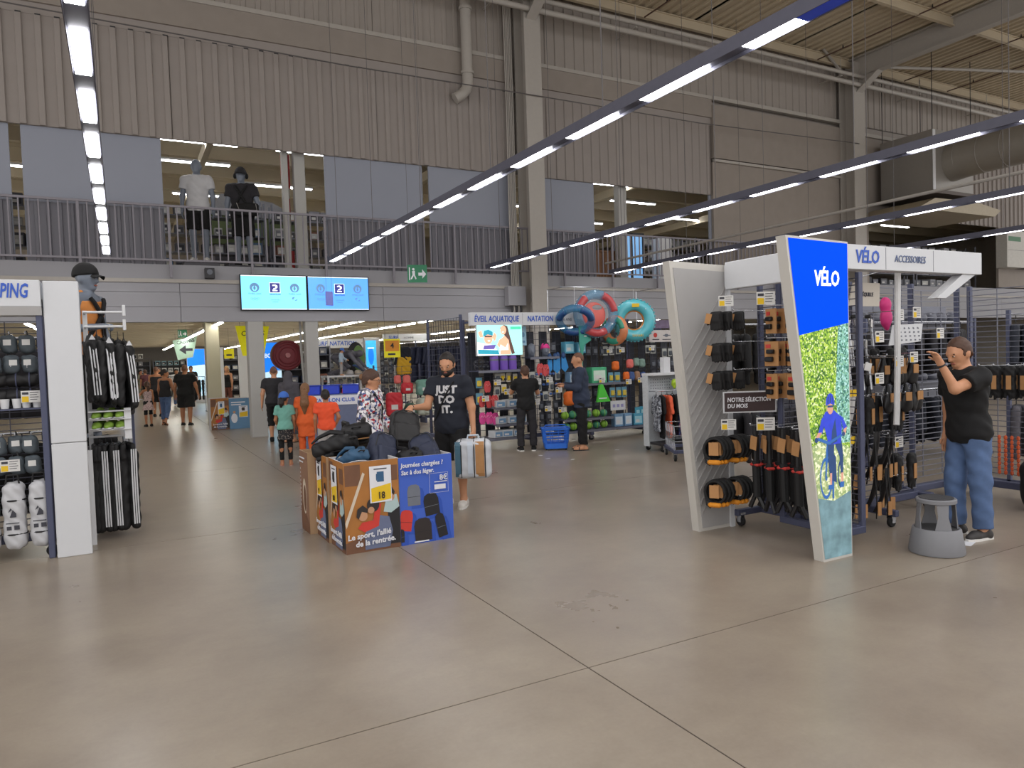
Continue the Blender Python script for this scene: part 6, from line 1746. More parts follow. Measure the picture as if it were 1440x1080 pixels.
# ================================================================== swimming shelves
NY = 11.95
rN = [gondola('swimming rack under the lit bather picture', 'X', 5.5, 6.62, NY, 0.2, 2.3, 2, m_grid, depth=0.5, da=0.12, dz=0.11),
      gondola('swimming rack with fins and paddle behind the blue basket', 'X', 6.64, 7.9, NY, 0.2, 2.3, 2, m_grid, depth=0.5, da=0.12, dz=0.11),
      gondola('swimming rack with green bags below the inflatable rings', 'X', 7.92, 9.2, NY, 0.2, 2.3, 2, m_grid, depth=0.5, da=0.12, dz=0.11),
      gondola('swimming rack with the pale banner at its top', 'X', 9.22, 10.9, NY, 0.2, 2.3, 2, m_grid, depth=0.5, da=0.12, dz=0.11)]
rS = gondola('dark wire end grid beside the lit bather picture', 'Y', 12.0, 13.6, 5.42, 0.2, 2.4, 2, m_grid, depth=0.3, da=0.12, dz=0.11, side=1)
hdn = thing('header_sign', 'long header reading ÉVEIL AQUATIQUE NATATION', 'sign', (5.46, 11.58, 2.225))
b = MB(); b.box(0, 2.26, 0, 0.1, 0, 0.235, 0.004); b.build('sign_box', m_signw, hdn)
b = MB(); b.box(1.05, 1.053, -0.002, 0, 0.01, 0.22); b.build('board_joint', m_pgrey, hdn)
text('lettering', 'ÉVEIL AQUATIQUE', 0.15, m_signb, hdn, (0.52, -0.004, 0.115), bold=0.003, shear=0.12, sx=0.72)
text('lettering', 'NATATION', 0.145, m_signb, hdn, (1.43, -0.004, 0.115), bold=0.003, shear=0.12, sx=0.74)
text('lettering', '1-6 ANS', 0.08, m_pgrey, hdn, (2.0, -0.004, 0.10), sx=0.9)
b = MB(); b.box(0.04, 0.08, 0.1, 0.37, 0.05, 0.09); b.box(2.1, 2.14, 0.1, 0.37, 0.05, 0.09); b.build('arms', m_post, hdn)
# lit picture
lbx = thing('lit_picture', 'lit picture of two bathers above the purple bottles', 'lightbox', (5.55, 11.55, 1.68))
b = MB(); b.box(0, 0.93, 0, 0.06, 0, 0.56, 0.004); b.box(0.4, 0.5, 0.06, 0.4, 0.3, 0.34); b.build('casing', m_signw, lbx)
e_sea = M('lit_turquoise', '9fdcd8', 0.4, emit=0.95, var=0.1, scale=3)
e_sk = M('lit_warm_skin', 'e0a888', 0.4, emit=0.9, var=0.1, scale=8)
e_hr = M('lit_brown', '5a4038', 0.4, emit=0.6)
e_tq = M('lit_teal', '2a9ab0', 0.4, emit=0.7)
e_pur = M('lit_violet', '6a58a8', 0.4, emit=0.7)
e_grn = M('lit_green_tag', '46c8a0', 0.4, emit=0.8)
LS = [(e_sea, rect(0.01, 0.92, 0.01, 0.55)), (e_white, [(0.01, 0.01), (0.5, 0.01), (0.3, 0.2), (0.01, 0.25)]), (e_tq, [(0.02, 0.04), (0.45, 0.02), (0.42, 0.1), (0.02, 0.12)]),
      (e_sk, [(0.03, 0.42), (0.1, 0.46), (0.13, 0.34), (0.07, 0.33)]), (e_sk, disc(0.23, 0.31, 0.085, 16, 1.15)), (e_tq, [(0.13, 0.34), (0.15, 0.45), (0.24, 0.47), (0.32, 0.43), (0.32, 0.36), (0.22, 0.385)]), (e_hr, rect(0.16, 0.31, 0.335, 0.36)), (e_sk, [(0.3, 0.34), (0.36, 0.42), (0.4, 0.36), (0.36, 0.26)]), (e_pur, [(0.12, 0.12), (0.34, 0.12), (0.38, 0.2), (0.14, 0.19)]), (e_white, disc(0.24, 0.27, 0.025, 10, 0.5)),
      (e_hr, [(0.47, 0.5), (0.55, 0.55), (0.62, 0.53), (0.68, 0.3), (0.76, 0.04), (0.7, 0.02), (0.6, 0.3)]), (e_sk, disc(0.535, 0.46, 0.06, 16, 1.35)), (e_sk, [(0.46, 0.02), (0.48, 0.3), (0.56, 0.36), (0.64, 0.28), (0.68, 0.02)]), (e_white, [(0.45, 0.1), (0.47, 0.2), (0.57, 0.14), (0.62, 0.22), (0.63, 0.1)]), (e_sk, [(0.4, 0.2), (0.46, 0.3), (0.5, 0.28), (0.45, 0.14)]), (e_white, disc(0.525, 0.425, 0.02, 10, 0.45)), (e_grn, rect(0.68, 0.9, 0.47, 0.52))]
printed('lit_print', lbx, LS, FY(0, -0.001, 0), 0.0005)

def shelf(label, x0, x1, y0, y1, z, mat=None):
    t = thing('shelf', label, 'shelf', ((x0 + x1) / 2, (y0 + y1) / 2, z))
    h = (x1 - x0) / 2; d = (y1 - y0) / 2
    b = MB(); b.box(-h, h, -d, d, -0.015, 0, 0.003); b.build('board', mat or m_post, t)
    b = MB(); b.box(-h, h, -d - 0.006, -d, -0.04, 0.004); b.build('front_lip', m_gridl, t)
    return t
shelf('shelf carrying the purple bottles', 5.54, 6.58, 11.5, 11.9, 1.42)
shelf('shelf with sun-cream boxes below the goggles', 5.85, 6.6, 11.5, 11.9, 0.74, m_gridl)
shelf('shelf of flat white boxes near the floor', 5.85, 6.55, 11.5, 11.9, 0.44, m_gridl)
shelf('lowest shelf of the lit-picture rack', 5.7, 6.5, 11.45, 11.9, 0.2, m_gridl)
shelf('shelf under the mannequin heads', 6.66, 7.3, 11.6, 11.93, 1.63)
shelf('shelf with the green box', 7.5, 8.9, 11.6, 11.93, 1.08)
shelf('upper dark shelf of water balls', 7.3, 8.45, 11.5, 11.9, 0.42)
shelf('lower dark shelf of water balls', 7.3, 8.45, 11.45, 11.9, 0.2)
shelf('low shelf with boxed pool toys', 8.46, 9.6, 11.45, 11.9, 0.2)

m_pur = M('bottle_purple', '7a58b8', 0.4, var=0.15, scale=5)
can = thing('purple_bottle', '', 'bottle')
b = MB(); b.lathe([(0.075, 0), (0.08, 0.01), (0.08, 0.24), (0.06, 0.262), (0.001, 0.262)], 18); b.build('flask', m_pur, can, smooth=True)
b = MB(); b.lathe([(0.082, 0.17), (0.082, 0.2)], 18); b.build('band', m_pgrey, can, smooth=True)
CAN = Proto(can)
for x in (5.92, 6.11, 6.29): CAN.put((x, 11.62, 1.42), 0, 'big purple flask with a grey band on the shelf', 'purple flasks below the lit picture')
# generic carded goods
def goods(name, cat, w, h, d, col, col2, shape='card'):
    t = thing(name, '', cat)
    m1 = M('goods_' + col, col, 0.6, var=0.15, scale=10); m2 = M('goods_' + col2, col2, 0.6, var=0.15, scale=10)
    if shape == 'card':
        b = MB(); b.box(-w / 2, w / 2, -0.004, 0.004, -h, 0); b.build('backing_card', m1, t)
        b = MB(); b.box(-w * 0.36, w * 0.36, -d, -0.004, -h * 0.85, -h * 0.3, 0.012); b.build('product', m2, t)
    elif shape == 'box':
        b = MB(); b.box(-w / 2, w / 2, -d / 2, d / 2, 0, h, 0.004); b.build('box', m1, t)
        b = MB(); b.box(-w * 0.4, w * 0.4, -d / 2 - 0.002, -d / 2, h * 0.15, h * 0.8); b.build('front_print', m2, t)
        b = MB(); b.box(-w * 0.3, w * 0.1, -d / 2 - 0.0035, -d / 2 - 0.002, h * 0.25, h * 0.5); b.build('print_mark', m_card, t)
    elif shape == 'bag':
        link('sack', sdf_mesh('sack', [p_rbox((0, 0, -h * 0.55), (w, d, h * 0.9), min(w, d) * 0.4)], 0.014, 0.02, m1, wrinkle=(0.007, 42)), t)
        b = MB(); b.tube([(-0.03, 0, -0.06), (0, 0, 0.0), (0.03, 0, -0.06)], 0.006, 5); b.build('cord', m2, t)
    elif shape == 'sandal':
        for sg in (-1, 1):
            pts = disc(0, 0, 0.045, 12, 2.5)
            b = MB(); b.prism([(sg * 0.03 + a, v - h / 2) for a, v in pts], -0.02 + 0.012 * sg, 0.0 + 0.012 * sg); b.build('sole', m1, t)
            b = MB(); b.tube([(sg * 0.03 - 0.035, -0.02, -h / 2 + 0.0), (sg * 0.03, -0.045, -h / 2 + 0.05), (sg * 0.03 + 0.035, -0.02, -h / 2)], 0.008, 5); b.build('strap', m2, t)
    elif shape == 'goggle':
        for sg in (-1, 1):
            b = MB(); b._ell((sg * 0.04, -0.02, -0.05), (0.034, 0.016, 0.024), 10, 6); b.build('lens', m1, t, smooth='all')
        b = MB(); b.torus((0, 0.02, -0.06), 0.075, 0.006, 'Y', 18, 5, 0.7); b.build('strap', m2, t)
    elif shape == 'ball':
        b = MB(); b._ell((0, 0, w / 2), (w / 2, w / 2, w / 2), 16, 10); b.build('ball', m1, t, smooth='all')
        b = MB(); b.torus((0, 0, w / 2), w / 2 * 0.995, 0.006, 'X', 20, 5); b.build('seam', m2, t)
    elif shape == 'fins':
        for sg in (-1, 1):
            b = MB(); b.prism([(sg * 0.06 - 0.04, 0), (sg * 0.06 + 0.04, 0), (sg * 0.09 + 0.075, -h * 0.7), (sg * 0.09, -h), (sg * 0.06 - 0.05, -h * 0.75)], -0.012, 0.012); b.build('blade', m1, t)
            b = MB(); b._ell((sg * 0.06, 0, 0.03), (0.045, 0.04, 0.07), 10, 6); b.build('foot_pocket', m2, t, smooth='all')
    return Proto(t)
G = {
    'goggles': goods('swim_goggles', 'goggles', 0, 0, 0, '2a2c34', '4a4a50', 'goggle'),
    'gogglesb': goods('swim_goggles', 'goggles', 0, 0, 0, '3f5f9a', '2a2c34', 'goggle'),
    'red': goods('pool_sandals', 'sandals', 0.16, 0.24, 0, 'c8484a', 'e07a7a', 'sandal'),
    'pink': goods('pool_sandals', 'sandals', 0.16, 0.24, 0, 'd84a94', 'e890b8', 'sandal'),
    'cardg': goods('carded_item', 'packaged item', 0.11, 0.17, 0.03, 'a9aaa4', '4a5058'),
    'cardb': goods('carded_item', 'packaged item', 0.13, 0.2, 0.03, '5a8aa0', 'c8b040'),
    'cardy': goods('carded_item', 'packaged item', 0.1, 0.16, 0.03, 'c8c2b0', 'd8b820'),
    'cardd': goods('carded_item', 'packaged item', 0.11, 0.17, 0.03, '34363e', '5c6068'),
    'cardt': goods('carded_item', 'packaged item', 0.13, 0.2, 0.03, '3f90a8', '9cc4cc'),
    'bagor': goods('orange_sack', 'bag', 0.14, 0.2, 0.1, 'e06a20', '3a2a20', 'bag'),
    'bagco': goods('coral_sack', 'bag', 0.14, 0.2, 0.1, 'd86a62', '5a3a38', 'bag'),
    'baggr': goods('sage_sack', 'bag', 0.14, 0.2, 0.1, '7a9488', '3a4440', 'bag'),
    'bagta': goods('tan_sack', 'bag', 0.13, 0.2, 0.1, '9a7458', '4a3628', 'bag'),
    'bagbl': goods('blue_sack', 'bag', 0.13, 0.2, 0.1, '3a548a', '22304a', 'bag'),
    'ballg': goods('green_ball', 'ball', 0.15, 0, 0, '8ab83c', '4a7a2c', 'ball'),
    'ballt': goods('teal_ball', 'ball', 0.15, 0, 0, '3f8a6a', '8ab83c', 'ball'),
    'boxw': goods('white_carton', 'box', 0.2, 0.13, 0.2, 'bcbfc2', '6a8fb0', 'box'),
    'boxb': goods('blue_carton', 'box', 0.2, 0.22, 0.15, '4f9cb8', '9ccbd8', 'box'),
    'boxs': goods('sky_carton', 'box', 0.19, 0.24, 0.14, '6f93b4', 'c9d4dc', 'box'),
    'boxg': goods('green_carton', 'box', 0.34, 0.3, 0.2, '4aa87a', 'c8dccc', 'box'),
    'fins': goods('swim_fins', 'fins', 0, 0.3, 0, '2f86c8', '2a4a7a', 'fins'),
}
def place(kind, pts, label, group, rz=(-0.25, 0.25), s=1.0):
    for p in pts:
        G[kind].put(p, random.uniform(*rz), label, group, s * random.uniform(0.94, 1.06))
YF = 11.66
place('goggles', [(x, YF, z) for x in (5.62, 5.76, 6.42) for z in (1.62, 1.54)] + [(x, YF, 1.3) for x in (5.98, 6.1, 6.42)], 'pair of dark swimming goggles on the lit-picture rack', 'dark goggles by the purple flasks')
place('cardb', [(5.62, YF, 1.30), (5.62, YF, 1.02)], 'blue and yellow carded item beside the red sandals', 'blue cards beside the red sandals')
place('red', [(5.78, YF, 1.24), (5.80, YF, 0.98), (5.66, YF, 0.98), (5.92, YF, 0.98)], 'pair of red pool sandals on a hook', 'red pool sandals')
place('pink', [(5.66, YF, 0.68), (5.80, YF, 0.68), (5.92, YF, 0.66)], 'pair of pink pool sandals near the shelf', 'pink pool sandals')
place('cardy', [(6.10, YF, 1.36), (6.22, YF, 1.36), (6.36, YF, 1.34), (6.12, YF, 1.16)], 'cream card with a yellow product above the box shelf', 'yellow products on the lit-picture rack')
place('boxw', [(6.0, 11.65, 0.745), (6.22, 11.65, 0.745), (6.44, 11.65, 0.745), (6.0, 11.65, 0.445), (6.22, 11.65, 0.445), (6.42, 11.65, 0.445), (5.9, 11.62, 0.205), (6.12, 11.62, 0.205), (6.34, 11.62, 0.205)], 'white carton with a blue print on a low shelf', 'white cartons under the lit picture')
place('cardg', [(5.98, YF, 1.12), (6.3, YF, 1.12), (6.45, YF, 1.12), (6.0, YF, 1.36)], 'grey carded swimming item on the lit-picture rack', 'grey cards on the lit-picture rack')
place('fins', [(7.18, YF, 1.60), (7.36, YF, 1.62)], 'pair of bright blue swim fins on the rack', 'swim fins beside the pink bathing cap', (-0.1, 0.1))
place('boxb', [(7.58, 11.74, 1.68), (7.86, 11.74, 1.68)], 'turquoise carton on the grid behind the paddle', 'turquoise cartons beside the paddle', (-0.05, 0.05))
gl = [(x, YF, z) for x in (6.72, 6.86, 7.0, 7.14, 7.28) for z in (1.36, 1.16, 0.98)]
place('cardg', gl[::2], 'grey carded goggles on the fin rack', 'grey cards on the fin rack')
place('gogglesb', gl[1::2], 'pair of blue goggles on the fin rack', 'blue goggles on the fin rack')
place('cardd', [(x, YF, z) for x in (6.72, 6.9, 7.06, 7.22) for z in (0.8, 0.6, 0.42)], 'dark carded item low on the fin rack', 'dark cards on the fin rack')
place('red', [(6.9, YF, 1.52), (7.02, YF, 1.5)], 'pair of red bath shoes below the mannequin heads', 'red bath shoes below the heads')
place('boxg', [(8.22, 11.72, 1.085)], 'large green carton on the shelf behind the man', 'green carton', (-0.02, 0.02))
place('boxs', [(7.62, 11.72, 1.085), (7.84, 11.74, 1.085)], 'sky blue carton on the green box shelf', 'sky blue cartons beside the paddle')
place('bagor', [(8.64, YF, 1.52), (8.90, YF, 1.30)], 'bright orange dry sack on the grid', 'orange dry sacks')
place('bagor', [(7.46, 11.55, 1.0)], 'large orange swim sack beside the man in denim', 'large orange sack', s=1.5)
place('bagco', [(9.0, YF, 1.55)], 'coral dry sack beside the sage ones', 'coral dry sack')
place('baggr', [(9.16, YF, 1.57), (9.3, YF, 1.55)], 'sage green dry sack on the grid', 'sage dry sacks')
place('bagbl', [(9.03, YF, 1.30), (9.32, YF, 1.28)], 'navy blue sack on the middle hooks', 'navy sacks')
place('bagta', [(9.17, YF, 1.30)], 'tan sack between the navy sacks', 'tan sack')
place('cardb', [(8.52, YF, 1.28), (8.68, YF, 1.28), (8.55, YF, 0.98), (8.7, YF, 0.98), (8.84, YF, 0.98)], 'blue card with yellow snorkel set', 'snorkel cards on the ring rack')
place('cardt', [(9.16, YF, 0.55), (9.3, YF, 0.56), (9.45, YF, 0.98), (9.45, YF, 0.55)], 'teal carded pool toy low on the rack', 'teal pool toy cards')
place('ballg', [(7.38, 11.6, 0.425), (7.72, 11.6, 0.425), (8.1, 11.6, 0.425), (7.56, 11.6, 0.205), (7.92, 11.6, 0.205), (8.28, 11.6, 0.205)], 'lime green water ball on a low shelf', 'lime water balls')
place('ballt', [(7.55, 11.6, 0.425), (7.9, 11.6, 0.425), (8.28, 11.6, 0.425), (7.4, 11.6, 0.205), (7.74, 11.6, 0.205), (8.1, 11.6, 0.205)], 'dark green water ball on a low shelf', 'dark green water balls')
place('boxs', [(8.62, 11.62, 0.205), (8.84, 11.62, 0.205)], 'sky blue boxed pool toy on the low shelf', 'boxed pool toys on the low shelf')
place('boxb', [(9.1, 11.62, 0.205), (9.34, 11.62, 0.205)], 'turquoise boxed pool toy on the low shelf', 'turquoise boxed toys on the low shelf')
place('cardg', [(x, YF, z) for x in (8.4, 8.56, 8.72, 9.46, 9.6) for z in (2.02, 1.8)] + [(x, YF, 1.72) for x in (9.9, 10.05, 10.2)], 'pale carded accessory high on the ring rack', 'pale cards under the rings')
place('cardd', [(x, YF, z) for x in (9.6, 9.76, 9.92, 10.1, 10.3, 10.5) for z in (1.5, 1.28, 1.05, 0.82, 0.6)] + [(x, YF, z) for x in (8.0, 8.16, 8.32) for z in (2.05, 1.8, 0.98, 0.78)] + [(x, YF, 1.9) for x in (7.05, 7.2)], 'dark carded swimming accessory on the grid', 'dark cards on the swimming grid')
for j, rw in enumerate(('lowest', 'second', 'third', 'fourth', 'fifth', 'sixth', 'topmost')):
    place('cardd', [(5.7 + 0.3 * i, 12.03, 0.5 + 0.27 * j) for i in range(17)], 'dark carded goods behind the swimming grid, %s row' % rw, 'goods behind the swimming grid', (3.0, 3.3), 1.7)
cards([(x, 11.58, z) for x, z in ((5.7, 0.92), (6.15, 1.02), (6.4, 1.02), (5.95, 1.2), (6.8, 1.18), (7.05, 1.2), (7.25, 1.0), (6.75, 0.8), (7.0, 0.66), (8.25, 1.14), (8.9, 1.08), (8.62, 0.18), (8.45, 1.72), (8.75, 1.72), (7.3, 0.62), (9.5, 1.74), (9.2, 1.1))], 0.0, 'white price card with yellow field on the swimming racks', 'price cards on the swimming racks', 1.25)
pst = thing('notice', 'pale lilac notice hanging under the snorkel cards', 'sign', (8.42, 11.55, 0.53))
b = MB(); b.box(0, 0.36, 0, 0.008, 0, 0.19); b.build('sheet', m_signw, pst)
b = MB(); [b.cbox((0.08 + 0.1 * k, -0.001, 0.09), (0.06, 0.002, 0.06)) for k in range(3)]; b.build('pictures', M('notice_violet', '8f8cb8', 0.6), pst)
# mannequin heads
def swim_head(label, x, capm):
    t = thing('swim_bust', label, 'display head', (x, 11.72, 1.63), math.radians(-20))
    link('head', sdf_mesh('head', [p_ell((0, 0, 0.16), (0.075, 0.095, 0.1)), p_ell((0, -0.04, 0.1), (0.06, 0.065, 0.085)), p_cap((0, 0.02, 0.0), (0, 0.0, 0.1), 0.06, 0.055), p_cap((0, -0.1, 0.13), (0, -0.12, 0.09), 0.009, 0.013), p_cut((0, 0, -1), 0.0)], 0.01, 0.02, SKIN_M), t)
    if capm:
        link('bathing_cap', sdf_mesh('bathing_cap', [p_ell((0, 0.005, 0.165), (0.086, 0.108, 0.108)), p_cut((0, -0.2, -1), -0.145)], 0.01, 0.01, capm), t)
swim_head('plain grey display head on the swimming shelf', 6.76, None)
swim_head('grey display head wearing a pink bathing cap', 7.06, M('cap_pink', 'e83a92', 0.45))
vp = thing('narrow_poster', 'narrow pale blue poster above the plain display head', 'poster', (6.60, 11.86, 1.86))
b = MB(); b.box(0, 0.14, 0, 0.008, 0, 0.36); b.build('sheet', M('poster_ice', 'a8d0e4', 0.5), vp)
b = MB(); b._ell((0.07, -0.001, 0.2), (0.035, 0.002, 0.05), 12, 6); b.box(0.03, 0.11, -0.002, 0, 0.05, 0.09); b.build('print', M('poster_ice_dark', '6a9cc0', 0.5), vp)
pd = thing('paddle', 'teal paddle standing blade up against the swimming rack', 'paddle', (7.64, 11.42, 0.42), 0.1)
m_teal = M('paddle_teal', '3f9a86', 0.5)
b = MB(); b.tube([(0.0, 0.05, 0.0), (0.06, 0.0, 1.4)], 0.028, 8); b.build('shaft', m_teal, pd)
b = MB(); b.prism([(0.03, 1.3), (0.09, 1.3), (0.13, 1.42), (0.28, 1.5), (0.28, 1.78), (0.0, 1.78), (0.0, 1.42)], -0.01, 0.012); b.build('blade', m_teal, pd)
b = MB(); b.prism([(-0.07, 0.66), (0.05, 0.66), (0.06, 0.98), (-0.05, 0.98)], -0.03, -0.012); b.build('lower_blade', M('paddle_blue', '4aa0bc', 0.5), pd)
b = MB(); b.box(0.08, 0.2, -0.012, -0.01, 1.62, 1.65); b.box(0.11, 0.17, -0.012, -0.01, 1.57, 1.59); b.build('lettering_mark', m_pw, pd)
kt = thing('green_board', 'bright green swim board leaning low on the rack', 'swim board', (8.05, 11.5, 0.72), 0.1)
b = MB(); b.prism([(0, 0), (0.34, 0), (0.16, 0.34), (0.08, 0.34)], -0.02, 0.02); b.build('foam', M('foam_green', '4cc03a', 0.6), kt)
b = MB(); b.box(0.05, 0.25, -0.023, -0.02, 0.06, 0.08); b.build('print', m_pw, kt)
bn = thing('banner', 'pale banner with small pictures at the top of the swimming rack', 'sign', (9.48, 11.62, 1.86))
b = MB(); b.box(0, 0.72, 0, 0.012, 0, 0.24); b.build('sheet', M('banner_cream', 'c8c0bc', 0.6), bn)
LB2 = [(m_pred, disc(0.16, 0.14, 0.05)), (m_pgrey, disc(0.45, 0.13, 0.055, 12, 0.6)), (m_pgrey, rect(0.36, 0.56, 0.12, 0.14)), (m_ink, rect(0.08, 0.26, 0.04, 0.06)), (m_ink, rect(0.34, 0.6, 0.04, 0.055))]
printed('print', bn, LB2, FY(0, -0.001, 0))
b = MB(); b.box(0.1, 0.13, 0.012, 0.33, 0.1, 0.12); b.build('arm', m_post, bn)
bp = thing('photo_board', 'small dark photo board above the pale banner', 'poster', (9.62, 11.66, 2.14))
b = MB(); b.box(0, 0.5, 0, 0.012, 0, 0.17); b.build('sheet', M('photo_mauve', '6a5a72', 0.6, var=0.6, scale=8), bp)
b = MB(); b.box(0.2, 0.22, 0.012, 0.29, -0.05, 0.1); b.build('arm', m_post, bp)

# ---- inflatables
rod = thing('display_rod', 'thin rod above the swimming racks carrying the inflatables', 'rod', (8.2, 11.4, 0))
b = MB(); b.tube([(-0.95, 0, 2.92), (1.3, 0, 2.92)], 0.01, 6); b.build('rod', m_chrome, rod)
for x in (-0.9, 1.25):
    b = MB(); b.tube([(x, 0, 2.92), (x, 0.57, 2.92), (x, 0.57, 2.1)], 0.01, 6); b.build('rod_arm', m_chrome, rod)
def inflatable(label, x, z, R, r, m1, yaw, m2=None, tilt=0.0, tread=False, inner=None, y=11.4):
    t = thing('inflatable_ring', label, 'swim ring', (x, y, z), yaw)
    t.rotation_euler = (tilt, 0, yaw)
    b = MB(); b.torus((0, 0, 0), R, r, 'Y', 40, 14); b.build('tube', m1, t, smooth='all')
    if tread:
        b = MB()
        for k in range(36):
            a = 2 * PI * k / 36
            c = ((R + r) * math.cos(a), 0, (R + r) * math.sin(a))
            b.cbox(c, (0.03, 0.12, 0.018), ry=-a + PI / 2, b=0.004)
        b.build('tread_blocks', m1, t)['kind'] = 'stuff'
        text('lettering', 'SAFARI', 0.07, m_yel, t, (0.05, -r - 0.002, -R), tilt=0.0)
        b = MB(); b.box(-0.05, 0.09, -r - 0.004, -r + 0.02, R - 0.05, R + 0.02); b.build('patch', m_yel, t)
    if inner:
        b = MB(); b.torus((0, 0.02, 0), R - r * 0.62, r * 0.55, 'Y', 36, 10); b.build('inner_tube', inner, t, smooth='all')
    if m2:
        for a0, a1 in ((0.1, 1.2), (2.2, 2.9), (4.0, 5.2)):
            b = MB(); b.tube([(R * math.cos(a), -r * 0.35, R * math.sin(a)) for a in np.linspace(a0, a1, 9)], r * 0.85, 8); b.build('printed_patch', m2, t, smooth='all')
    b = MB(); b._ell((R * 0.7, -r, R * 0.7), (0.012, 0.012, 0.012), 6, 4); b.build('valve', m_pw, t)
    b = MB(); q = Matrix.Rotation(tilt, 4, 'X').inverted() @ Vector((0, 0, 2.92 - z)); b.tube([(0, 0, R + r * 0.9), tuple(q)], 0.003, 4); b.build('cord', m_pw, t)
    return t
m_tq = M('pvc_turquoise', '58b8c4', 0.3, coat=0.4)
m_or = M('pvc_orange', 'd88a3a', 0.3, coat=0.4)
inflatable('turquoise tyre-shaped swim ring with orange inside', 8.93, 2.29, 0.305, 0.115, m_tq, math.radians(-28), tread=True, inner=m_or)
inflatable('clear blue swim ring with red printing, topmost of the inflatables', 8.02, 2.42, 0.37, 0.095, M('pvc_clear_blue', '5f9cc0', 0.2, coat=0.5, trans=0.55), math.radians(-10), M('pvc_clear_red', 'd04848', 0.2, coat=0.5, trans=0.25))
inflatable('deep blue clear swim ring with leafy print over the sign end', 7.52, 2.30, 0.30, 0.075, M('pvc_deep_blue', '2f7fae', 0.2, coat=0.5, trans=0.4), math.radians(-35), M('pvc_navy_print', '2a4f8a', 0.3, trans=0.2), 0.8, y=11.36)
inflatable('orange and green clear swim ring, lowest of the inflatables', 8.46, 2.10, 0.22, 0.08, M('pvc_coral', 'e08858', 0.25, coat=0.4, trans=0.2), math.radians(-75), M('pvc_green_print', '3a9a80', 0.3, trans=0.1))
pn = thing('pool_float', 'flat coral inflatable seat inside the clear blue ring', 'swim seat', (8.02, 11.42, 2.42), math.radians(-10))
link('seat_sheet', sdf_mesh('seat_sheet', [p_ell((-0.03, 0, -0.02), (0.25, 0.03, 0.25)), p_ell((0.04, 0, 0.12), (0.11, 0.05, 0.05), None, -1)], 0.012, 0.02, M('pvc_coral_flat', 'd8645a', 0.35)), pn)

# ---- blue basket
m_bask = M('basket_blue', '2f6fd6', 0.45)
bs = thing('shopping_basket', 'bright blue plastic rolling basket on the floor', 'basket', (6.66, 10.80, 0), math.radians(-26))
def bring(z, hx, hy, n=6):
    r = 0.05; pts = []
    for cx, cy, a0 in ((hx - r, hy - r, 0), (-hx + r, hy - r, PI / 2), (-hx + r, -hy + r, PI), (hx - r, -hy + r, 1.5 * PI)):
        for k in range(n): pts.append((cx + r * math.cos(a0 + k * PI / 2 / (n - 1)), cy + r * math.sin(a0 + k * PI / 2 / (n - 1)), z))
    return pts
b = MB(); b.loft([bring(0.03, 0.2, 0.15), bring(0.12, 0.21, 0.158)], caps=False); b.loft([bring(0.03, 0.2, 0.15), bring(0.034, 0.2, 0.15)]); b.build('bottom_tub', m_bask, bs, fix=False)
b = MB()
for z, hx, hy in ((0.17, 0.215, 0.163), (0.22, 0.22, 0.167), (0.27, 0.225, 0.171), (0.32, 0.23, 0.176)):
    b.tube(bring(z, hx, hy), 0.008, 5, closed=True)
b.build('side_bands', m_bask, bs)
b = MB()
R0, R1 = bring(0.12, 0.21, 0.158, 4), bring(0.36, 0.236, 0.18, 4)
def lerp_ring(R, t):
    n = len(R); f = t * n; i = int(f) % n; u = f - int(f)
    return tuple(R[i][q] * (1 - u) + R[(i + 1) % n][q] * u for q in range(3))
for k in range(40):
    p, q = lerp_ring(R0, k / 40), lerp_ring(R1, k / 40)
    b.tube([p, q], 0.006, 4)
b.build('side_ribs', m_bask, bs)['kind'] = 'stuff'
b = MB(); b.loft([bring(0.35, 0.245, 0.19), bring(0.385, 0.255, 0.2), bring(0.385, 0.235, 0.18), bring(0.35, 0.228, 0.172)], caps=False); b.build('rim', m_bask, bs, fix=False)
b = MB(); b.tube([(-0.2, 0.0, 0.38), (-0.17, 0.0, 0.43), (0.17, 0.0, 0.43), (0.2, 0.0, 0.38)], 0.012, 6); b.build('handle', m_bask, bs)
for sx_ in (-0.17, 0.17):
    for sy_ in (-0.12, 0.12):
        b = MB(); b.cyl((sx_, sy_ - 0.01, 0.016), 0.016, 0.02, 10, 'Y'); b.build('wheel', m_rubber, bs)

# ---- children's clothes on the white perforated unit
kr = thing('clothes_unit', "white perforated unit with children's swimwear on hangers", 'clothes rack', (8.22, 9.55, 0))
b = MB(); b.box(-0.52, 0.75, -0.2, 0.12, 1.26, 1.30, 0.004); b.build('top_board', m_white, kr)
perf = M_cells('perforated_white', ['c0c4c8', 'c4c8cc', 'bcc0c4'], 60)
b = MB(); b.box(-0.52, -0.50, -0.04, 0.1, 0.08, 1.26); b.build('side_board', perf, kr)
b = MB(); b.box(-0.5, 0.74, 0.0, 0.02, 0.12, 1.26); b.build('back_board', perf, kr)
b = MB()
for i in range(9):
    for j in range(4):
        b.cyl((-0.42 + i * 0.05, -0.004, 1.04 + j * 0.05), 0.009, 0.005, 8, 'Y')
b.build('holes', m_pgrey, kr)['kind'] = 'stuff'
b = MB(); b.tube([(-0.48, -0.18, 1.0), (0.72, -0.18, 1.0)], 0.01, 6); b.tube([(-0.48, 0, 1.0), (-0.48, -0.18, 1.0)], 0.01, 6); b.tube([(0.72, 0, 1.0), (0.72, -0.18, 1.0)], 0.01, 6); b.build('rail', m_chrome, kr)
b = MB(); b.box(-0.5, 0.74, -0.35, 0.12, 0.11, 0.15, 0.004); b.build('base', m_dark, kr)
for x in (-0.44, 0.68):
    for y in (-0.3, 0.08): caster(kr, x, y)
b = MB(); b.box(0.02, 0.16, -0.06, 0.04, 1.3, 1.56, 0.003); 
tag(b.build('white_box', m_white, loc=(8.02, 9.55, 0)), 'upright white box on top of the perforated unit', 'box')
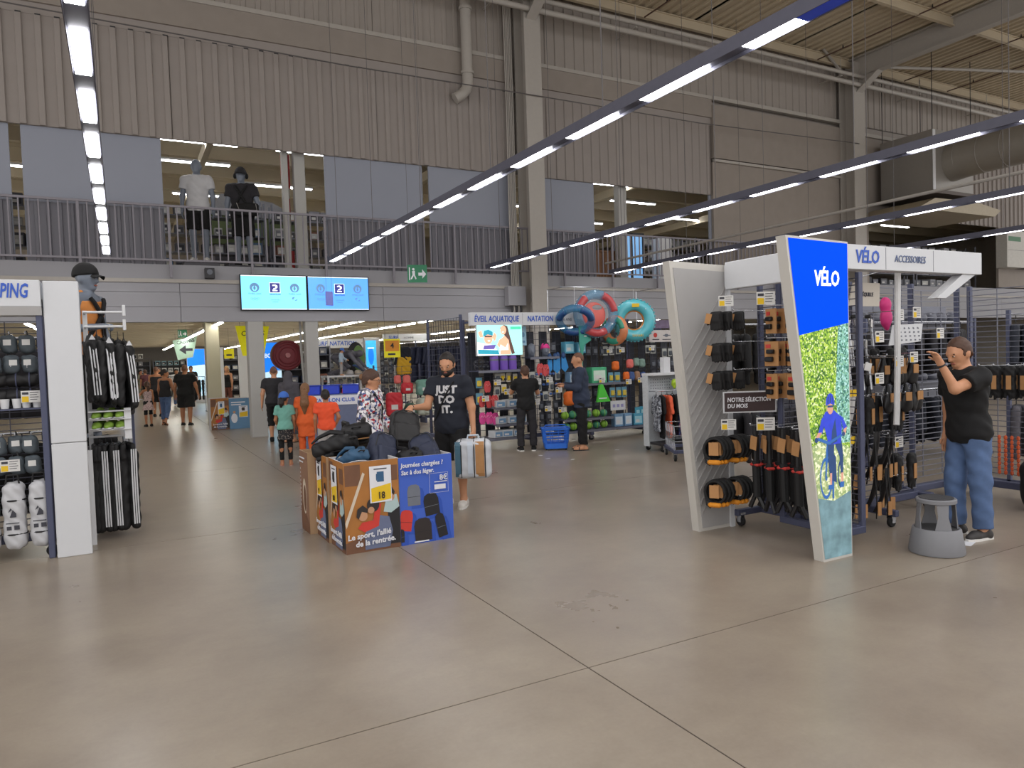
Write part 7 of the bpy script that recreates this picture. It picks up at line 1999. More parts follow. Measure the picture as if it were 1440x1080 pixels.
def garment(label, x, m1, m2, ln):
    t = thing('swim_shirt', label, 'clothing', (x, 9.37, 0.98), random.uniform(1.0, 1.5), "children's swimwear on the perforated unit")
    link('shirt', sdf_mesh('shirt', [p_rbox((0, 0, -ln / 2 - 0.05), (0.26, 0.045, ln), 0.022), p_cap((-0.11, 0, -0.1), (-0.17, 0, -0.34), 0.035, 0.028), p_cap((0.11, 0, -0.1), (0.17, 0, -0.34), 0.035, 0.028)], 0.013, 0.02, m1, wrinkle=(0.005, 45)), t)
    b = MB(); b.box(-0.1, 0.1, -0.028, -0.023, -0.32, -0.2); b.build('chest_print', m2, t)
    b = MB(); b.tube([(0, 0, 0.03), (0, 0, -0.03)], 0.004, 5); b.tube([(-0.12, 0, -0.08), (0, 0, -0.03), (0.12, 0, -0.08)], 0.006, 5); b.build('hanger', m_black, t)
gcols = [('leafy grey and black swim shirt at the perforated side board', M_cells('leaf_grey', ['8a8f98', '3a3c44', 'b0b4bc', '5a5e68'], 40), m_pgrey), ('plain black swim shirt next to the leafy one', c_black, m_pgrey), ('coral orange swim shirt between the dark ones', M('coral_cloth', 'e8623e', 0.7), m_pw), ('black swim shirt with a tan print', c_black, m_tan), ('navy flowered swim shirt', M_cells('navy_flower', ['22305a', '2c3c70', '8a5a6a', '1c2848'], 40), m_pw), ('black and white swim suit', M_cells('bw_flower', ['18181c', '1c1c20', 'b0b0b4', '18181c'], 30), m_pw), ('royal blue swim shirt with a pale print', M('royal_cloth', '2f48c8', 0.7), m_pteal), ('sky blue swim shirt', M('sky_cloth', '7aa8d0', 0.7), m_pw), ('teal swim shirt beside the wire trolley', M('teal_cloth', '2f8a86', 0.7), m_pw), ('emerald green swim shirt at the rail end', M('emerald_cloth', '2f9a62', 0.7), m_pw)]
for i, (lb, m1, m2) in enumerate(gcols): garment(lb, 7.76 + 0.115 * i, m1, m2, 0.72 if i % 3 else 0.6)
ac = [('yellow-green arm bands hanging above the swim shirts', 8.2, M('lime_plastic', 'a8c830', 0.4)), ('blue bathing cap bundle above the swim shirts', 8.45, M('cap_blue', '3f6cc8', 0.5)), ('teal sun hat above the swim shirts', 8.62, M('hat_teal', '2fa0a8', 0.6))]
for lb, x, mt in ac:
    t = thing('small_swimwear', lb, 'clothing', (x, 9.40, 1.06), 0.2)
    link('cloth', sdf_mesh('cloth', [p_ell((-0.03, 0, 0.05), (0.05, 0.04, 0.08)), p_ell((0.05, 0, 0.04), (0.045, 0.04, 0.07))], 0.011, 0.02, mt, wrinkle=(0.006, 60)), t)
    b = MB(); b.tube([(0, 0, 0.1), (0, 0.13, 0.13)], 0.005, 5); b.build('hook', m_chrome, t)
# wire trolley
wt = thing('wire_trolley', 'low grey wire trolley beside the tapered grey panel', 'trolley', (7.62, 8.55, 0), math.radians(60))
b = MB(); b.box(-0.4, 0.4, -0.25, -0.2, 0.12, 0.17, 0.004); b.box(-0.4, 0.4, 0.2, 0.25, 0.12, 0.17, 0.004); b.box(-0.4, -0.35, -0.2, 0.2, 0.12, 0.17, 0.004); b.box(0.35, 0.4, -0.2, 0.2, 0.12, 0.17, 0.004); b.build('base_frame', m_post, wt)
b = MB()
for k in range(8):
    x = -0.35 + 0.1 * k
    b.tube([(x, -0.22, 0.17), (x + 0.04, -0.22, 0.28), (x, -0.22, 0.4), (x + 0.04, -0.22, 0.52)], 0.005, 5); b.tube([(x, 0.22, 0.17), (x + 0.04, 0.22, 0.28), (x, 0.22, 0.4), (x + 0.04, 0.22, 0.52)], 0.005, 5)
for z in (0.3, 0.53): b.tube([(-0.38, -0.22, z), (0.38, -0.22, z), (0.38, 0.22, z), (-0.38, 0.22, z)], 0.007, 5, closed=True)
b.build('wire_sides', m_chrome, wt)
for x in (-0.36, 0.36):
    for y in (-0.22, 0.22): caster(wt, x, y)
for k, (x, y) in enumerate(((5.95, 9.9), (6.2, 9.55), (6.05, 10.3), (7.4, 10.0))):
    b = MB(); b.cbox((0, 0, 0.0015), (0.07, 0.05, 0.002), rz=0.7 * k)
    tag(b.build('paper_scrap', m_pw, loc=(x, y, 0)), 'small white paper scrap on the floor before the swimming racks', 'paper', 'paper scraps on the floor')

# ================================================================== screens and hanging signs
e_scr = M('screen_cyan', '70c4e8', 0.3, emit=1.35, var=0.03, scale=2)
e_scr2 = M('screen_blue', '4a8cec', 0.3, emit=1.35, var=0.03, scale=2)
e_nav = M('screen_navy', '2a2a86', 0.3, emit=0.55)
e_mark = M('screen_slate', '5f8ab4', 0.3, emit=0.6)
def wall_screen(x0, label, em, dim):
    t = thing('wall_screen', label, 'screen', (x0, 17.26, 2.90))
    w, h = 1.485, 0.815
    b = MB(); b.box(0, w, -0.02, 0.06, 0, h, 0.006); b.build('bezel', m_black, t)
    mk = e_mark
    L = [(em, rect(0.02, w - 0.02, 0.02, h - 0.02)), (e_white, rect(0.02, w - 0.02, h - 0.036, h - 0.02)), (e_white, rect(0.02, w - 0.02, 0.02, 0.034))]
    for cx in (0.31, 1.20):
        L += [(mk, disc(cx, 0.52, 0.105, 24)), (em, disc(cx, 0.50, 0.055, 16, 1.1)), (mk, [(cx - 0.03, 0.5), (cx - 0.005, 0.6), (cx + 0.012, 0.55), (cx + 0.03, 0.5), (cx, 0.45)])]
    for k in range(5):
        L.append((mk, ring(0.31 - 0.07 + 0.035 * k, 0.272 - (0.022 if k % 2 else 0), 0.024, 0.018, 1.0, 14)))
    L += [(mk, [(1.14, 0.3), (1.2, 0.31), (1.16, 0.26), (1.18, 0.24), (1.13, 0.26)]), (mk, [(1.2, 0.24), (1.26, 0.26), (1.24, 0.23), (1.2, 0.22)])]
    L += [(e_white, rect(0.635, 0.875, 0.40, 0.635)), (e_nav, rect(0.645, 0.865, 0.41, 0.625)), (e_white, [(0.70, 0.585), (0.76, 0.595), (0.81, 0.57), (0.815, 0.53), (0.78, 0.49), (0.72, 0.485), (0.72, 0.505), (0.76, 0.515), (0.775, 0.54), (0.75, 0.56), (0.70, 0.555)]), (e_white, [(0.70, 0.44), (0.81, 0.44), (0.81, 0.465), (0.70, 0.475)])]
    printed('screen_picture', t, L, FY(0, -0.021, 0), 0.0008)
    for cx in (0.31, 1.20): text('screen_text', 'PARIS 2024', 0.062, mk, t, (cx, -0.05, 0.375), sx=0.95)
    text('screen_text', 'DECATHLON', 0.044, e_nav, t, (0.755, -0.05, 0.365), sx=0.9, bold=0.001)
    text('screen_text', 'PARTENAIRE', 0.036, mk, t, (0.755, -0.05, 0.24)); text('screen_text', 'OFFICIEL', 0.036, mk, t, (0.755, -0.05, 0.19))
    b = MB(); b.box(0.6, 0.9, 0.06, 0.08, 0.2, 0.6); b.build('wall_bracket', m_dark, t)
wall_screen(2.43, 'wide wall screen with pale turquoise picture and logos', e_scr, 0)
wall_screen(3.925, 'wide wall screen with sky blue picture partly behind the lilac placard', e_scr2, 1)
pl = thing('hanging_placard', 'small plain lilac placard hanging in front of the sky blue screen', 'sign', (3.60, 14.0, 2.76), 0.5)
b = MB(); b.box(-0.09, 0.09, -0.006, 0.006, 0, 0.27); b.build('board', M('placard_lilac', '7f86d8', 0.5), pl)
for x in (-0.07, 0.07):
    b = MB(); b.tube([(x, 0, 0.27), (x, 0, 1.3), (0.68 * (1 if x > 0 else 0.9), 0, 1.3)], 0.003, 4); b.build('cord', m_wire, pl)
m_exg = M('exit_green', '1f6a48', 0.5, emit=0.15)
def exit_sign(label, x, y, z, rz, s=1.0, zt=None):
    t = thing('exit_sign', label, 'sign', (x, y, z), rz)
    t.scale = (s, s, s)
    b = MB(); b.box(-0.2, 0.2, -0.012, 0.012, 0, 0.36); b.build('plate', m_exg, t)
    L = [(m_pw, [(0.02, 0.2), (0.1, 0.2), (0.1, 0.27), (0.18, 0.17), (0.1, 0.08), (0.1, 0.14), (0.02, 0.14)]), (m_pw, rect(-0.17, -0.15, 0.05, 0.31)), (m_pw, disc(-0.08, 0.27, 0.026)), (m_pw, [(-0.11, 0.23), (-0.05, 0.24), (-0.05, 0.15), (-0.02, 0.08), (-0.04, 0.06), (-0.075, 0.14), (-0.12, 0.06), (-0.14, 0.08), (-0.1, 0.16)])]
    printed('pictogram', t, L, FY(0, -0.0125, 0))
    for xx in (-0.15, 0.15):
        b = MB(); b.tube([(xx, 0, 0.36), (xx, 0, (zt - z) / s)], 0.004, 4); b.build('rod', m_wire, t)
exit_sign('green running man exit sign hanging near the tall steel column', 5.43, 14.0, 3.24, math.radians(-15), 1.0, 11.5)
ex2 = exit_sign('green exit sign far back above the arrow sign', 1.92, 27.6, 2.70, 0.1, 0.75, 3.3)
# banners under the gallery
ab = thing('arrow_banner', 'pale green banner reading CABINES with a left arrow', 'sign', (2.40, 33.0, 1.98))
ab.scale = (1.3, 1.3, 1.22)
b = MB(); b.prism([(-0.25, 0.0), (0.2, 0.08), (0.36, 0.84), (-0.38, 0.66)], 0, 0.015); b.build('cloth', M('banner_mint', 'b9d8c4', 0.7), ab)
printed('arrow', ab, [(m_ink, [(-0.2, 0.34), (0.0, 0.5), (0.0, 0.39), (0.2, 0.39), (0.2, 0.3), (0.0, 0.3), (0.0, 0.18)])], FY(0, -0.001, 0))
text('lettering', 'CABINES', 0.17, m_ink, ab, (0.0, -0.003, 0.62), bold=0.003, tilt=0.18, sx=0.8)
b = MB(); b.tube([(-0.3, 0.007, 0.66), (-0.3, 0.007, 1.08)], 0.004, 4); b.tube([(0.3, 0.007, 0.8), (0.3, 0.007, 1.08)], 0.004, 4); b.build('cord', m_wire, ab)
yb = thing('yellow_banner', 'bright yellow tapered banner reading CAISSES behind the column', 'sign', (2.97, 19.3, 1.9))
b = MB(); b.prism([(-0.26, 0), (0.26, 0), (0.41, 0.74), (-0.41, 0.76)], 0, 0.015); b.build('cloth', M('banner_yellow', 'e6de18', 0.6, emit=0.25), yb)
text('lettering', 'CAISSES', 0.17, m_ink, yb, (0, -0.003, 0.56), bold=0.002, shear=0.15, sx=0.95)
b = MB(); b.tube([(-0.3, 0.007, 0.75), (-0.3, 0.007, 1.4)], 0.004, 4); b.tube([(0.3, 0.007, 0.74), (0.3, 0.007, 1.4)], 0.004, 4); b.build('cord', m_wire, yb)
# speaker and small boxes on the fascia
sp = thing('wall_speaker', 'small dark loudspeaker on the gallery edge below the white polo mannequin', 'speaker', (1.81, 17.28, 3.6))
b = MB(); b.box(-0.1, 0.1, -0.08, 0.06, 0, 0.23, 0.008); b.build('case', m_dark, sp)
b = MB(); b.cyl((0, -0.086, 0.14), 0.06, 0.006, 16, 'Y'); b.build('cone', m_pgrey, sp)
# fire hose reel
hr = thing('hose_reel', 'big dark red fire hose reel beside the grey column', 'hose reel', (3.57, 18.2, 0))
m_hose = M('hose_red', '6e1620', 0.5)
b = MB(); b.lathe([(0.36, -0.14), (0.37, -0.12), (0.37, 0.12), (0.36, 0.14), (0.05, 0.14)], 32, (0, 0, 1.87), 'Y'); b.build('reel_drum', m_hose, hr, smooth=True)
b = MB(); b.lathe([(0.06, -0.18), (0.06, -0.13)], 16, (0, 0, 1.87), 'Y'); b.build('hub', M('hub_rose', 'a86a6a', 0.5), hr)
for R_ in (0.33, 0.27, 0.2):
    b = MB(); b.torus((0, -0.14, 1.87), R_, 0.022, 'Y', 32, 6); b.build('hose_turn', m_hose, hr, smooth='all')
b = MB(); b.box(-0.05, 0.05, 0.14, 0.2, 0, 2.0, 0.01); b.build('stand', m_dark, hr)
b = MB(); b.tube([(0.2, -0.3, 3.2), (0.2, -0.3, 2.0), (0.24, -0.3, 1.2)], 0.03, 8)
tag(b.build('supply_pipe', m_col, loc=(3.62, 18.0, 0.0)), 'thin pale pipe running down in front of the hose reel', 'pipe')
# blue lit pillars
def blue_pillar(label, x, y, w, z0, z1, txt=None):
    t = thing('lit_pillar', label, 'lightbox', (x, y, 0))
    b = MB(); b.box(-w / 2 - 0.02, w / 2 + 0.02, 0, 0.15, 0, z1 + 0.03, 0.006); b.build('casing', m_signw, t)
    L = [(M('lit_pale', 'bfe0f4', 0.4, emit=0.9), rect(-w / 2, w / 2, z0, z1 - 0.75)), (M('lit_azure', '1b7cf0', 0.4, emit=0.9), [(-w / 2, z1 - 0.8), (w / 2, z1 - 0.72), (w / 2, z1), (-w / 2, z1)]), (M('lit_teal', '2a9ab0', 0.4, emit=0.7), disc(0, z0 + 0.35, w * 0.25, 12, 1.6))]
    printed('lit_face', t, L, FY(0, -0.001, 0))
    if txt: text('lettering', txt, 0.16, e_white, t, (0, -0.004, z1 - 0.35), sx=0.8)
blue_pillar('blue and white lit pillar behind the walking family', 3.52, 20.0, 0.5, 0.2, 2.24, 'BONS')
blue_pillar('slim bright blue lit pillar behind the black-clothed man', 3.1, 37.0, 0.75, 0.3, 2.5)
blue_pillar('blue lit pillar far back behind the tracksuits', 0.15, 42.0, 0.6, 0.2, 2.7)
lbp = thing('lit_poster', 'bright cyan lit poster beside the surf shelf', 'lightbox', (5.98, 19.0, 0))
b = MB(); b.box(-0.2, 0.22, 0, 0.14, 0.0, 2.3, 0.006); b.build('casing', m_white, lbp)
printed('lit_face', lbp, [(M('lit_cyan', '3fb4ec', 0.4, emit=0.9, var=0.25, scale=6), rect(-0.17, 0.12, 1.28, 2.22)), (M('lit_azure', '1b7cf0', 0.4, emit=0.9), disc(-0.03, 1.8, 0.08, 12, 3)), (e_white, rect(-0.12, 0.06, 2.0, 2.03))], FY(0, -0.001, 0))

# second cardboard bin
bE, w, d = card_bin('smaller cardboard bin with the autumn poster beside the cream column', 1.98, 2.42, 20.15, 20.75, 0.82)
printed('poster', bE, sport_layers(w, 0.82) + price_layers(0.4 * w, 0.40, 0.36 * w, 0.34, mblue_item), FY(0, -0.0005, 0))
text('slogan', "Le sport, l'allié", 0.06, m_pw, bE, (0.5 * w, -0.016, 0.15), bold=0.0016); text('slogan', 'de la rentrée.', 0.06, m_pw, bE, (0.5 * w, -0.016, 0.085), bold=0.0016)
bF, w, d = card_bin('pale blue cardboard bin with a yellow price beside the autumn one', 2.43, 2.96, 20.15, 20.75, 0.80)
printed('poster', bF, [(M('poster_dust_blue', '5f86a8', 0.6), rect(0, w, 0, 0.8)), (m_pw, rect(0.05, 0.4, 0.68, 0.71)), (m_pw, rect(0.05, 0.3, 0.62, 0.65)), (m_pw, disc(0.12, 0.28, 0.08, 12, 1.6)), (m_pskin, disc(0.12, 0.44, 0.035))] + price_layers(0.24, 0.3, 0.22, 0.3, m_pdk), FY(0, -0.0005, 0))
ft = G['bagor']
for i in range(6):
    t = thing('folded_tee', 'folded coral tee heaped in the smaller cardboard bin', 'clothing', (2.08 + 0.15 * (i % 6), 20.4 + 0.1 * (i % 2), 0.66), 0.4 * i, 'folded tees in the smaller bin')
    b = MB(); b.box(-0.09, 0.09, -0.11, 0.11, 0, 0.12, 0.035); b.build('cloth', M('coral_tee', 'e0906a', 0.8) if i % 2 else m_card, t, smooth=True)

# ================================================================== surf section
hs1 = thing('header_sign', 'header reading SURF above the yellow price board', 'sign', (6.95, 20.9, 2.24))
b = MB(); b.box(0, 1.42, 0, 0.1, 0, 0.22, 0.004); b.build('sign_box', m_signw, hs1)
text('lettering', 'SURF', 0.15, m_signb, hs1, (0.3, -0.004, 0.11), bold=0.002, shear=0.2, sx=0.9); text('lettering', 'HOMME', 0.09, m_pgrey, hs1, (0.8, -0.004, 0.10))
hs2 = thing('header_sign', 'header reading SURF NATATION further back', 'sign', (5.6, 24.5, 2.15))
b = MB(); b.box(0, 2.4, 0, 0.1, 0, 0.30, 0.004); b.build('sign_box', m_signw, hs2)
text('lettering', 'SURF', 0.2, m_signb, hs2, (0.35, -0.004, 0.15), bold=0.003, shear=0.2, sx=0.9); text('lettering', 'NATATION', 0.2, m_signb, hs2, (1.1, -0.004, 0.15), bold=0.003, shear=0.15, sx=0.9); text('lettering', 'FEMME', 0.1, m_pgrey, hs2, (1.9, -0.004, 0.14))
gondola('surf rack under the single SURF header', 'X', 6.6, 9.6, 21.2, 0.2, 2.2, 3, m_grid, da=0.25, dz=0.14, cast=False)
gondola('surf rack under the SURF NATATION header', 'X', 5.2, 9.0, 24.8, 0.2, 2.1, 3, m_grid, da=0.25, dz=0.14, cast=False)
yp = thing('price_board', 'yellow price board with a 4 beside the hanging shirts', 'sign', (6.21, 18.0, 1.74))
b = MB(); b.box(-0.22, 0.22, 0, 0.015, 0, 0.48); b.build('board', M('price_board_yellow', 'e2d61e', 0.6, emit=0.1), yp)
printed('price_field', yp, [(m_orange, rect(-0.19, 0.19, 0.16, 0.44)), (m_ink, rect(-0.12, 0.08, 0.06, 0.11))], FY(0, -0.001, 0))
text('price_figure', '4', 0.2, m_pblk, yp, (0.0, -0.006, 0.3), bold=0.004)
b = MB(); b.tube([(-0.18, 0.007, 0.48), (-0.18, 0.007, 1.56)], 0.004, 4); b.tube([(0.18, 0.007, 0.48), (0.18, 0.007, 1.56)], 0.004, 4); b.build('cord', m_wire, yp)
yp2 = thing('price_board', 'yellow price board hanging before the SURF NATATION rack', 'sign', (5.75, 23.6, 1.45))
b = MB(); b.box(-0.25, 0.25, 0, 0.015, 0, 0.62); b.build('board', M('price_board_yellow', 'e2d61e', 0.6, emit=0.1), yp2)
printed('price_field', yp2, [(m_orange, rect(-0.21, 0.21, 0.3, 0.58)), (m_ink, rect(-0.12, 0.12, 0.12, 0.2))], FY(0, -0.001, 0))
b = MB(); b.tube([(-0.2, 0.007, 0.62), (-0.2, 0.007, 1.85)], 0.004, 4); b.tube([(0.2, 0.007, 0.62), (0.2, 0.007, 1.85)], 0.004, 4); b.build('cord', m_wire, yp2)
# rail of shirts
sr = thing('clothes_rail', 'long rail of dark wetsuits beside the yellow price board', 'clothes rack', (7.5, 18.4, 0))
b = MB(); b.tube([(-1.1, 0, 2.12), (1.2, 0, 2.12)], 0.015, 6); b.build('rail', m_white, sr)
for x in (-1.1, 1.2):
    b = MB(); b.tube([(x, 0, 0), (x, 0, 2.12)], 0.015, 6); b.box(x - 0.02, x + 0.02, -0.3, 0.3, 0, 0.03); b.build('leg', m_white, sr)
def hung(label, x, y, z, m1, m2, ln, group, rz=0.0, vox=0.02):
    t = thing('hanging_shirt', label, 'clothing', (x, y, z), rz, group)
    b1 = [p_rbox((0, 0, -ln / 2 - 0.06), (0.34, 0.07, ln), 0.03), p_cap((-0.14, 0, -0.12), (-0.24, 0, -0.5), 0.05, 0.04), p_cap((0.14, 0, -0.12), (0.24, 0, -0.5), 0.05, 0.04)]
    link('top', sdf_mesh('top', b1, vox, 0.02, m1, wrinkle=(0.006, 40)), t)
    if m2: link('lower_half', sdf_mesh('lower_half', [p_rbox((0, 0, -0.55), (0.40, 0.09, 0.48), 0.03)], vox, 0.02, m2, wrinkle=(0.012, 30)), t)
    b = MB(); b.tube([(0, 0, 0.05), (0, 0, -0.05)], 0.006, 5); b.build('hanger', m_black, t)
    return t
hung('navy top over a mustard skirt hanging at the rail end', 6.62, 18.3, 2.07, c_navy, M('cloth_mustard', 'c89a1e', 0.8), 0.55, None)
wsm = [c_navy, c_black, M('wetsuit_ink', '20243a', 0.7), c_char, M('wetsuit_plum', '3a2030', 0.7)]
wet = hung('dark wetsuit top on the long rail', 6.98, 18.4, 2.07, wsm[2], None, 0.95, 'wetsuits on the long rail', 0.5)
for i in range(1, 9):
    c_ = dup(wet, (6.98 + 0.19 * i, 18.4, 2.07), random.uniform(0.4, 1.1))
# bags and packs on the surf floor racks
rack3 = gondola('low bag rack in front of the wetsuit rail', 'X', 5.7, 8.2, 18.0, 0.2, 1.5, 3, m_grid, da=0.25, dz=0.14, cast=False)
place('bagco', [(6.1, 17.8, 0.85), (6.5, 17.8, 1.3), (6.25, 17.8, 1.3)], 'small coral swim bag on the low bag rack', 'coral bags on the low rack', s=1.3)
def bigbag(label, x, y, z, mt, w, h, d, group=None):
    t = thing('swim_bag', label, 'bag', (x, y, z), random.uniform(-0.3, 0.3), group)
    link('sack', sdf_mesh('sack', [p_rbox((0, 0, h / 2), (w, d, h), min(w, d) * 0.35)], 0.02, 0.02, mt, wrinkle=(0.012, 30)), t)
    b = MB(); b.tube([(-w * 0.25, 0, h * 0.95), (-w * 0.2, 0, h * 1.15), (w * 0.2, 0, h * 1.15), (w * 0.25, 0, h * 0.95)], 0.012, 6); b.build('handle', m_black, t)
    b = MB(); b.box(-w * 0.2, w * 0.2, -d / 2 - 0.012, -d / 2 + 0.01, h * 0.3, h * 0.5); b.build('label', m_card, t)
c_redb = M('nylon_red', 'c22a34', 0.6); c_grnb = M('nylon_sea_green', '6f9a8c', 0.6); c_crm = M('nylon_cream', 'b4b8aa', 0.6)
for lb, x, y, z, mt, w, h, d in (('red swim bag standing low on the bag rack', 6.12, 17.75, 0.22, c_redb, 0.42, 0.62, 0.25), ('red sack hanging above the standing red bag', 6.5, 17.8, 0.78, c_redb, 0.3, 0.3, 0.2), ('sea green backpack on the bag rack', 6.95, 17.8, 0.72, c_grnb, 0.38, 0.42, 0.25), ('cream and green backpack low on the bag rack', 6.95, 17.75, 0.2, c_crm, 0.42, 0.46, 0.28), ('large red tote beside the green backpack', 7.5, 17.8, 0.7, c_redb, 0.42, 0.36, 0.25), ('navy sack low on the bag rack', 7.5, 17.75, 0.2, k_nv, 0.4, 0.44, 0.26), ('dark green sack beside the cream backpack', 6.55, 17.75, 0.2, M('nylon_pine', '2f5a4c', 0.6), 0.3, 0.34, 0.24), ('black sack at the end of the bag rack', 7.95, 17.75, 0.2, k_bk, 0.4, 0.6, 0.26)):
    bigbag(lb, x, y, z, mt, w, h, d)
# white display table, mannequin doll and diving mannequin
tb = thing('display_table', 'white display table carrying the diving mannequin', 'table', (4.95, 17.95, 0))
b = MB(); b.box(-0.55, 0.5, -0.3, 0.35, 1.29, 1.33, 0.006); b.build('table_top', m_white, tb)
for x in (-0.52, 0.46):
    for y in (-0.28, 0.32):
        b = MB(); b.box(x - 0.015, x + 0.03, y - 0.015, y + 0.03, 0, 1.29); b.build('leg', m_white, tb)
person('grey mannequin bent forward as if diving, in a dark wetsuit', (4.75, 18.1), math.radians(58), 1.55, 1.0, vox=0.018, skin=M('wetsuit_grey', '56545c', 0.6), face=False, name='mannequin', cat='mannequin', z0=1.33,
    pose=dict(lean=78, head=(0, 20), legL=((0.05, -0.75, -0.6), (0, 0.9, -0.35), 6, 20), legR=((0.05, -0.6, -0.75), (0, 0.95, -0.2), 6, 20), armL=((0.1, -0.6, -0.8), (0.0, -0.7, -0.7), 'relax'), armR=((0.1, -0.6, -0.8), (0, -0.7, -0.7), 'relax')),
    wear=(('longsleeve', M('wetsuit_grey', '56545c', 0.6), dict(e=0.01)),))
sb = thing('body_board', 'black and green round board behind the diving mannequin', 'board', (5.32, 18.25, 1.33), 0.4)
b = MB(); b._ell((0, 0, 0.42), (0.3, 0.05, 0.42), 18, 10); b.build('deck', k_bk, sb, smooth='all')
b = MB(); b._ell((0.05, -0.035, 0.42), (0.2, 0.04, 0.33), 18, 10); b.build('green_field', M('board_green', '5a7a3a', 0.5), sb, smooth='all')
person('doll mannequin in a pale blue hoodie and blue cap on the display table', (4.78, 17.72), math.radians(60), 0.66 * 1.0, 1.0, vox=0.02, skin=SKIN_A, name='mannequin', cat='mannequin', z0=1.33,
    pose=dict(hs=1.2, head=(0, 20), armL=((0.2, -0.3, -1), (0, -0.8, -0.4), 'relax')), wear=(('jacket', c_paleblue, dict(e=0.03)), ('trousers', c_ltgrey, dict(f=1.95))), hair=(('full', m_hair_d), ('cap', c_blue)))
bb = thing('surf_board', 'blue foam board lying tilted on the display table', 'board', (5.35, 17.85, 1.33), 0.2)
b = MB(); b.cbox((0, 0, 0.14), (0.5, 0.2, 0.04), ry=0.45, b=0.015); b.build('foam', M('foam_blue', '4a6aa8', 0.5), bb)
b = MB(); b.cbox((0.02, -0.09, 0.15), (0.3, 0.006, 0.02), ry=0.45); b.build('print', m_pw, bb)
for i, (x, y, mt, lb) in enumerate(((5.0, 17.75, c_ltgrey, 'grey cap on the white display table'), (5.2, 17.72, M('cloth_sand', 'a09484', 0.8), 'sand-coloured sun hat on the white display table'))):
    t = thing('hat', lb, 'hat', (x, y, 1.33))
    b = MB(); b.lathe([(0.12, 0.0), (0.12, 0.01), (0.095, 0.02), (0.09, 0.08), (0.06, 0.12), (0.001, 0.13)], 16); b.build('crown', mt, t, smooth=True)
    b = MB(); b.torus((0, 0, 0.025), 0.095, 0.006, 'Z', 18, 5); b.build('band', m_pgrey, t)
fr = thing('fabric_rack', 'rack of black and coral swim bags under the display table', 'clothes rack', (4.62, 17.35, 0))
b = MB(); b.tube([(-0.3, 0, 1.15), (0.3, 0, 1.15)], 0.012, 6); b.build('rail', m_chrome, fr)
for x in (-0.3, 0.3):
    b = MB(); b.tube([(x, 0, 0.0), (x, 0, 1.15)], 0.012, 6); b.box(x - 0.015, x + 0.015, -0.2, 0.2, 0, 0.03); b.build('leg', m_chrome, fr)
hung('black and white printed top under the display table', 4.42, 17.35, 1.1, M_cells('bw_flower', ['18181c', '1c1c20', 'b0b0b4', '18181c'], 30), None, 0.6, None, 0.6)
hung('plain black top under the display table', 4.6, 17.35, 1.1, c_black, None, 0.8, None, 0.6)
hung('coral red patterned top under the display table', 4.8, 17.35, 1.1, M_cells('coral_pattern', ['d8484a', 'c83a40', 'e8807a', 'b83038'], 26), None, 0.75, None, 0.7)
# blue counter with white front behind the children
bc = thing('promo_counter', 'low counter with blue top boxes with white lettered band', 'counter', (3.55, 13.9, 0), math.radians(-20))
b = MB(); b.box(-0.5, 0.5, -0.2, 0.2, 0, 1.05, 0.01); b.build('body', m_psteel, bc)
b = MB(); b.box(-0.5, 0.5, -0.215, -0.2, 0.85, 1.03); b.build('white_band', m_pw, bc)
text('lettering', 'DECATHLON CLUB', 0.1, m_signb, bc, (0, -0.218, 0.94), bold=0.002)
for x in (-0.36, 0.0, 0.36):
    t = thing('blue_crate', 'small royal blue crate on the promo counter', 'crate', (3.55 + x * 0.94, 13.9 - x * 0.34, 1.05), math.radians(-20), 'blue crates on the promo counter')
    b = MB(); b.box(-0.15, 0.15, -0.15, 0.15, 0, 0.17, 0.012); b.build('tub', M('crate_blue', '2440c0', 0.5), t)
    b = MB(); b.box(-0.16, 0.16, -0.16, 0.16, 0.16, 0.18, 0.006); b.build('lid', M('crate_lid', '1c349c', 0.5), t)

# ================================================================== deeper in the shop
def far_shelf(label, x0, x1, y, levels, cols, w, h, gl, face=-1, z1=2.1):
    t = thing('shop_shelf', label, 'shelf', ((x0 + x1) / 2, y, 0))
    hw = (x1 - x0) / 2
    b = MB(); b.box(-hw, hw, 0.2, 0.24, 0, z1); b.build('back_board', m_dark, t)
    for s_ in (-1, 1):
        b = MB(); b.box(s_ * hw - 0.02, s_ * hw + 0.02, -0.2, 0.24, 0, z1 + 0.05); b.build('side', m_grey, t)
    for z in levels:
        b = MB(); b.box(-hw, hw, -0.2, 0.2, z - 0.02, z); b.build('board', m_grey, t)
    pr = {}
    for z in levels:
        x = x0 + w * 0.7; r0 = random.choice(cols); k = 0
        while x < x1 - w * 0.6:
            if k % 4 == 0: r0 = random.choice(cols)
            if r0 not in pr: pr[r0] = goods('shelf_item', 'shop goods', w * 0.8, h, 0.2, r0, random.choice(['bcbcb8', '8a8a90', '2e2e34', r0]), 'box')
            pr[r0].put((x, y - 0.08, z), random.uniform(-0.08, 0.08), gl, gl + ' row', random.uniform(0.85, 1.0))
            x += w; k += 1
far_shelf('far shelf of shoes and bottles along the end wall', -1.2, 1.6, 51.5, (0.5, 0.95, 1.4, 1.85, 2.3), ['c43a3a', 'd8d4d0', 'a8b83a', 'd8d4d0', '8a8a90', 'e0e0dc'], 0.34, 0.3, 'small bright item on the end wall shelf')
far_shelf('far shelf of pale cartons along the end wall', 1.8, 5.2, 51.5, (0.5, 0.95, 1.4, 1.85), ['d8d6d2', '8fb4c0', 'c8c6c2', 'e4e2de', '5a5a60'], 0.36, 0.3, 'pale carton on the second end wall shelf')
far_shelf('dark shoe shelf behind the cream column', 3.2, 5.6, 30.9, (0.3, 0.7, 1.1, 1.5, 1.9), ['3a3a40', '5a5a64', '2f3f5c', '6a6460', '8a8078'], 0.3, 0.22, 'dark shoe carton behind the cream column')
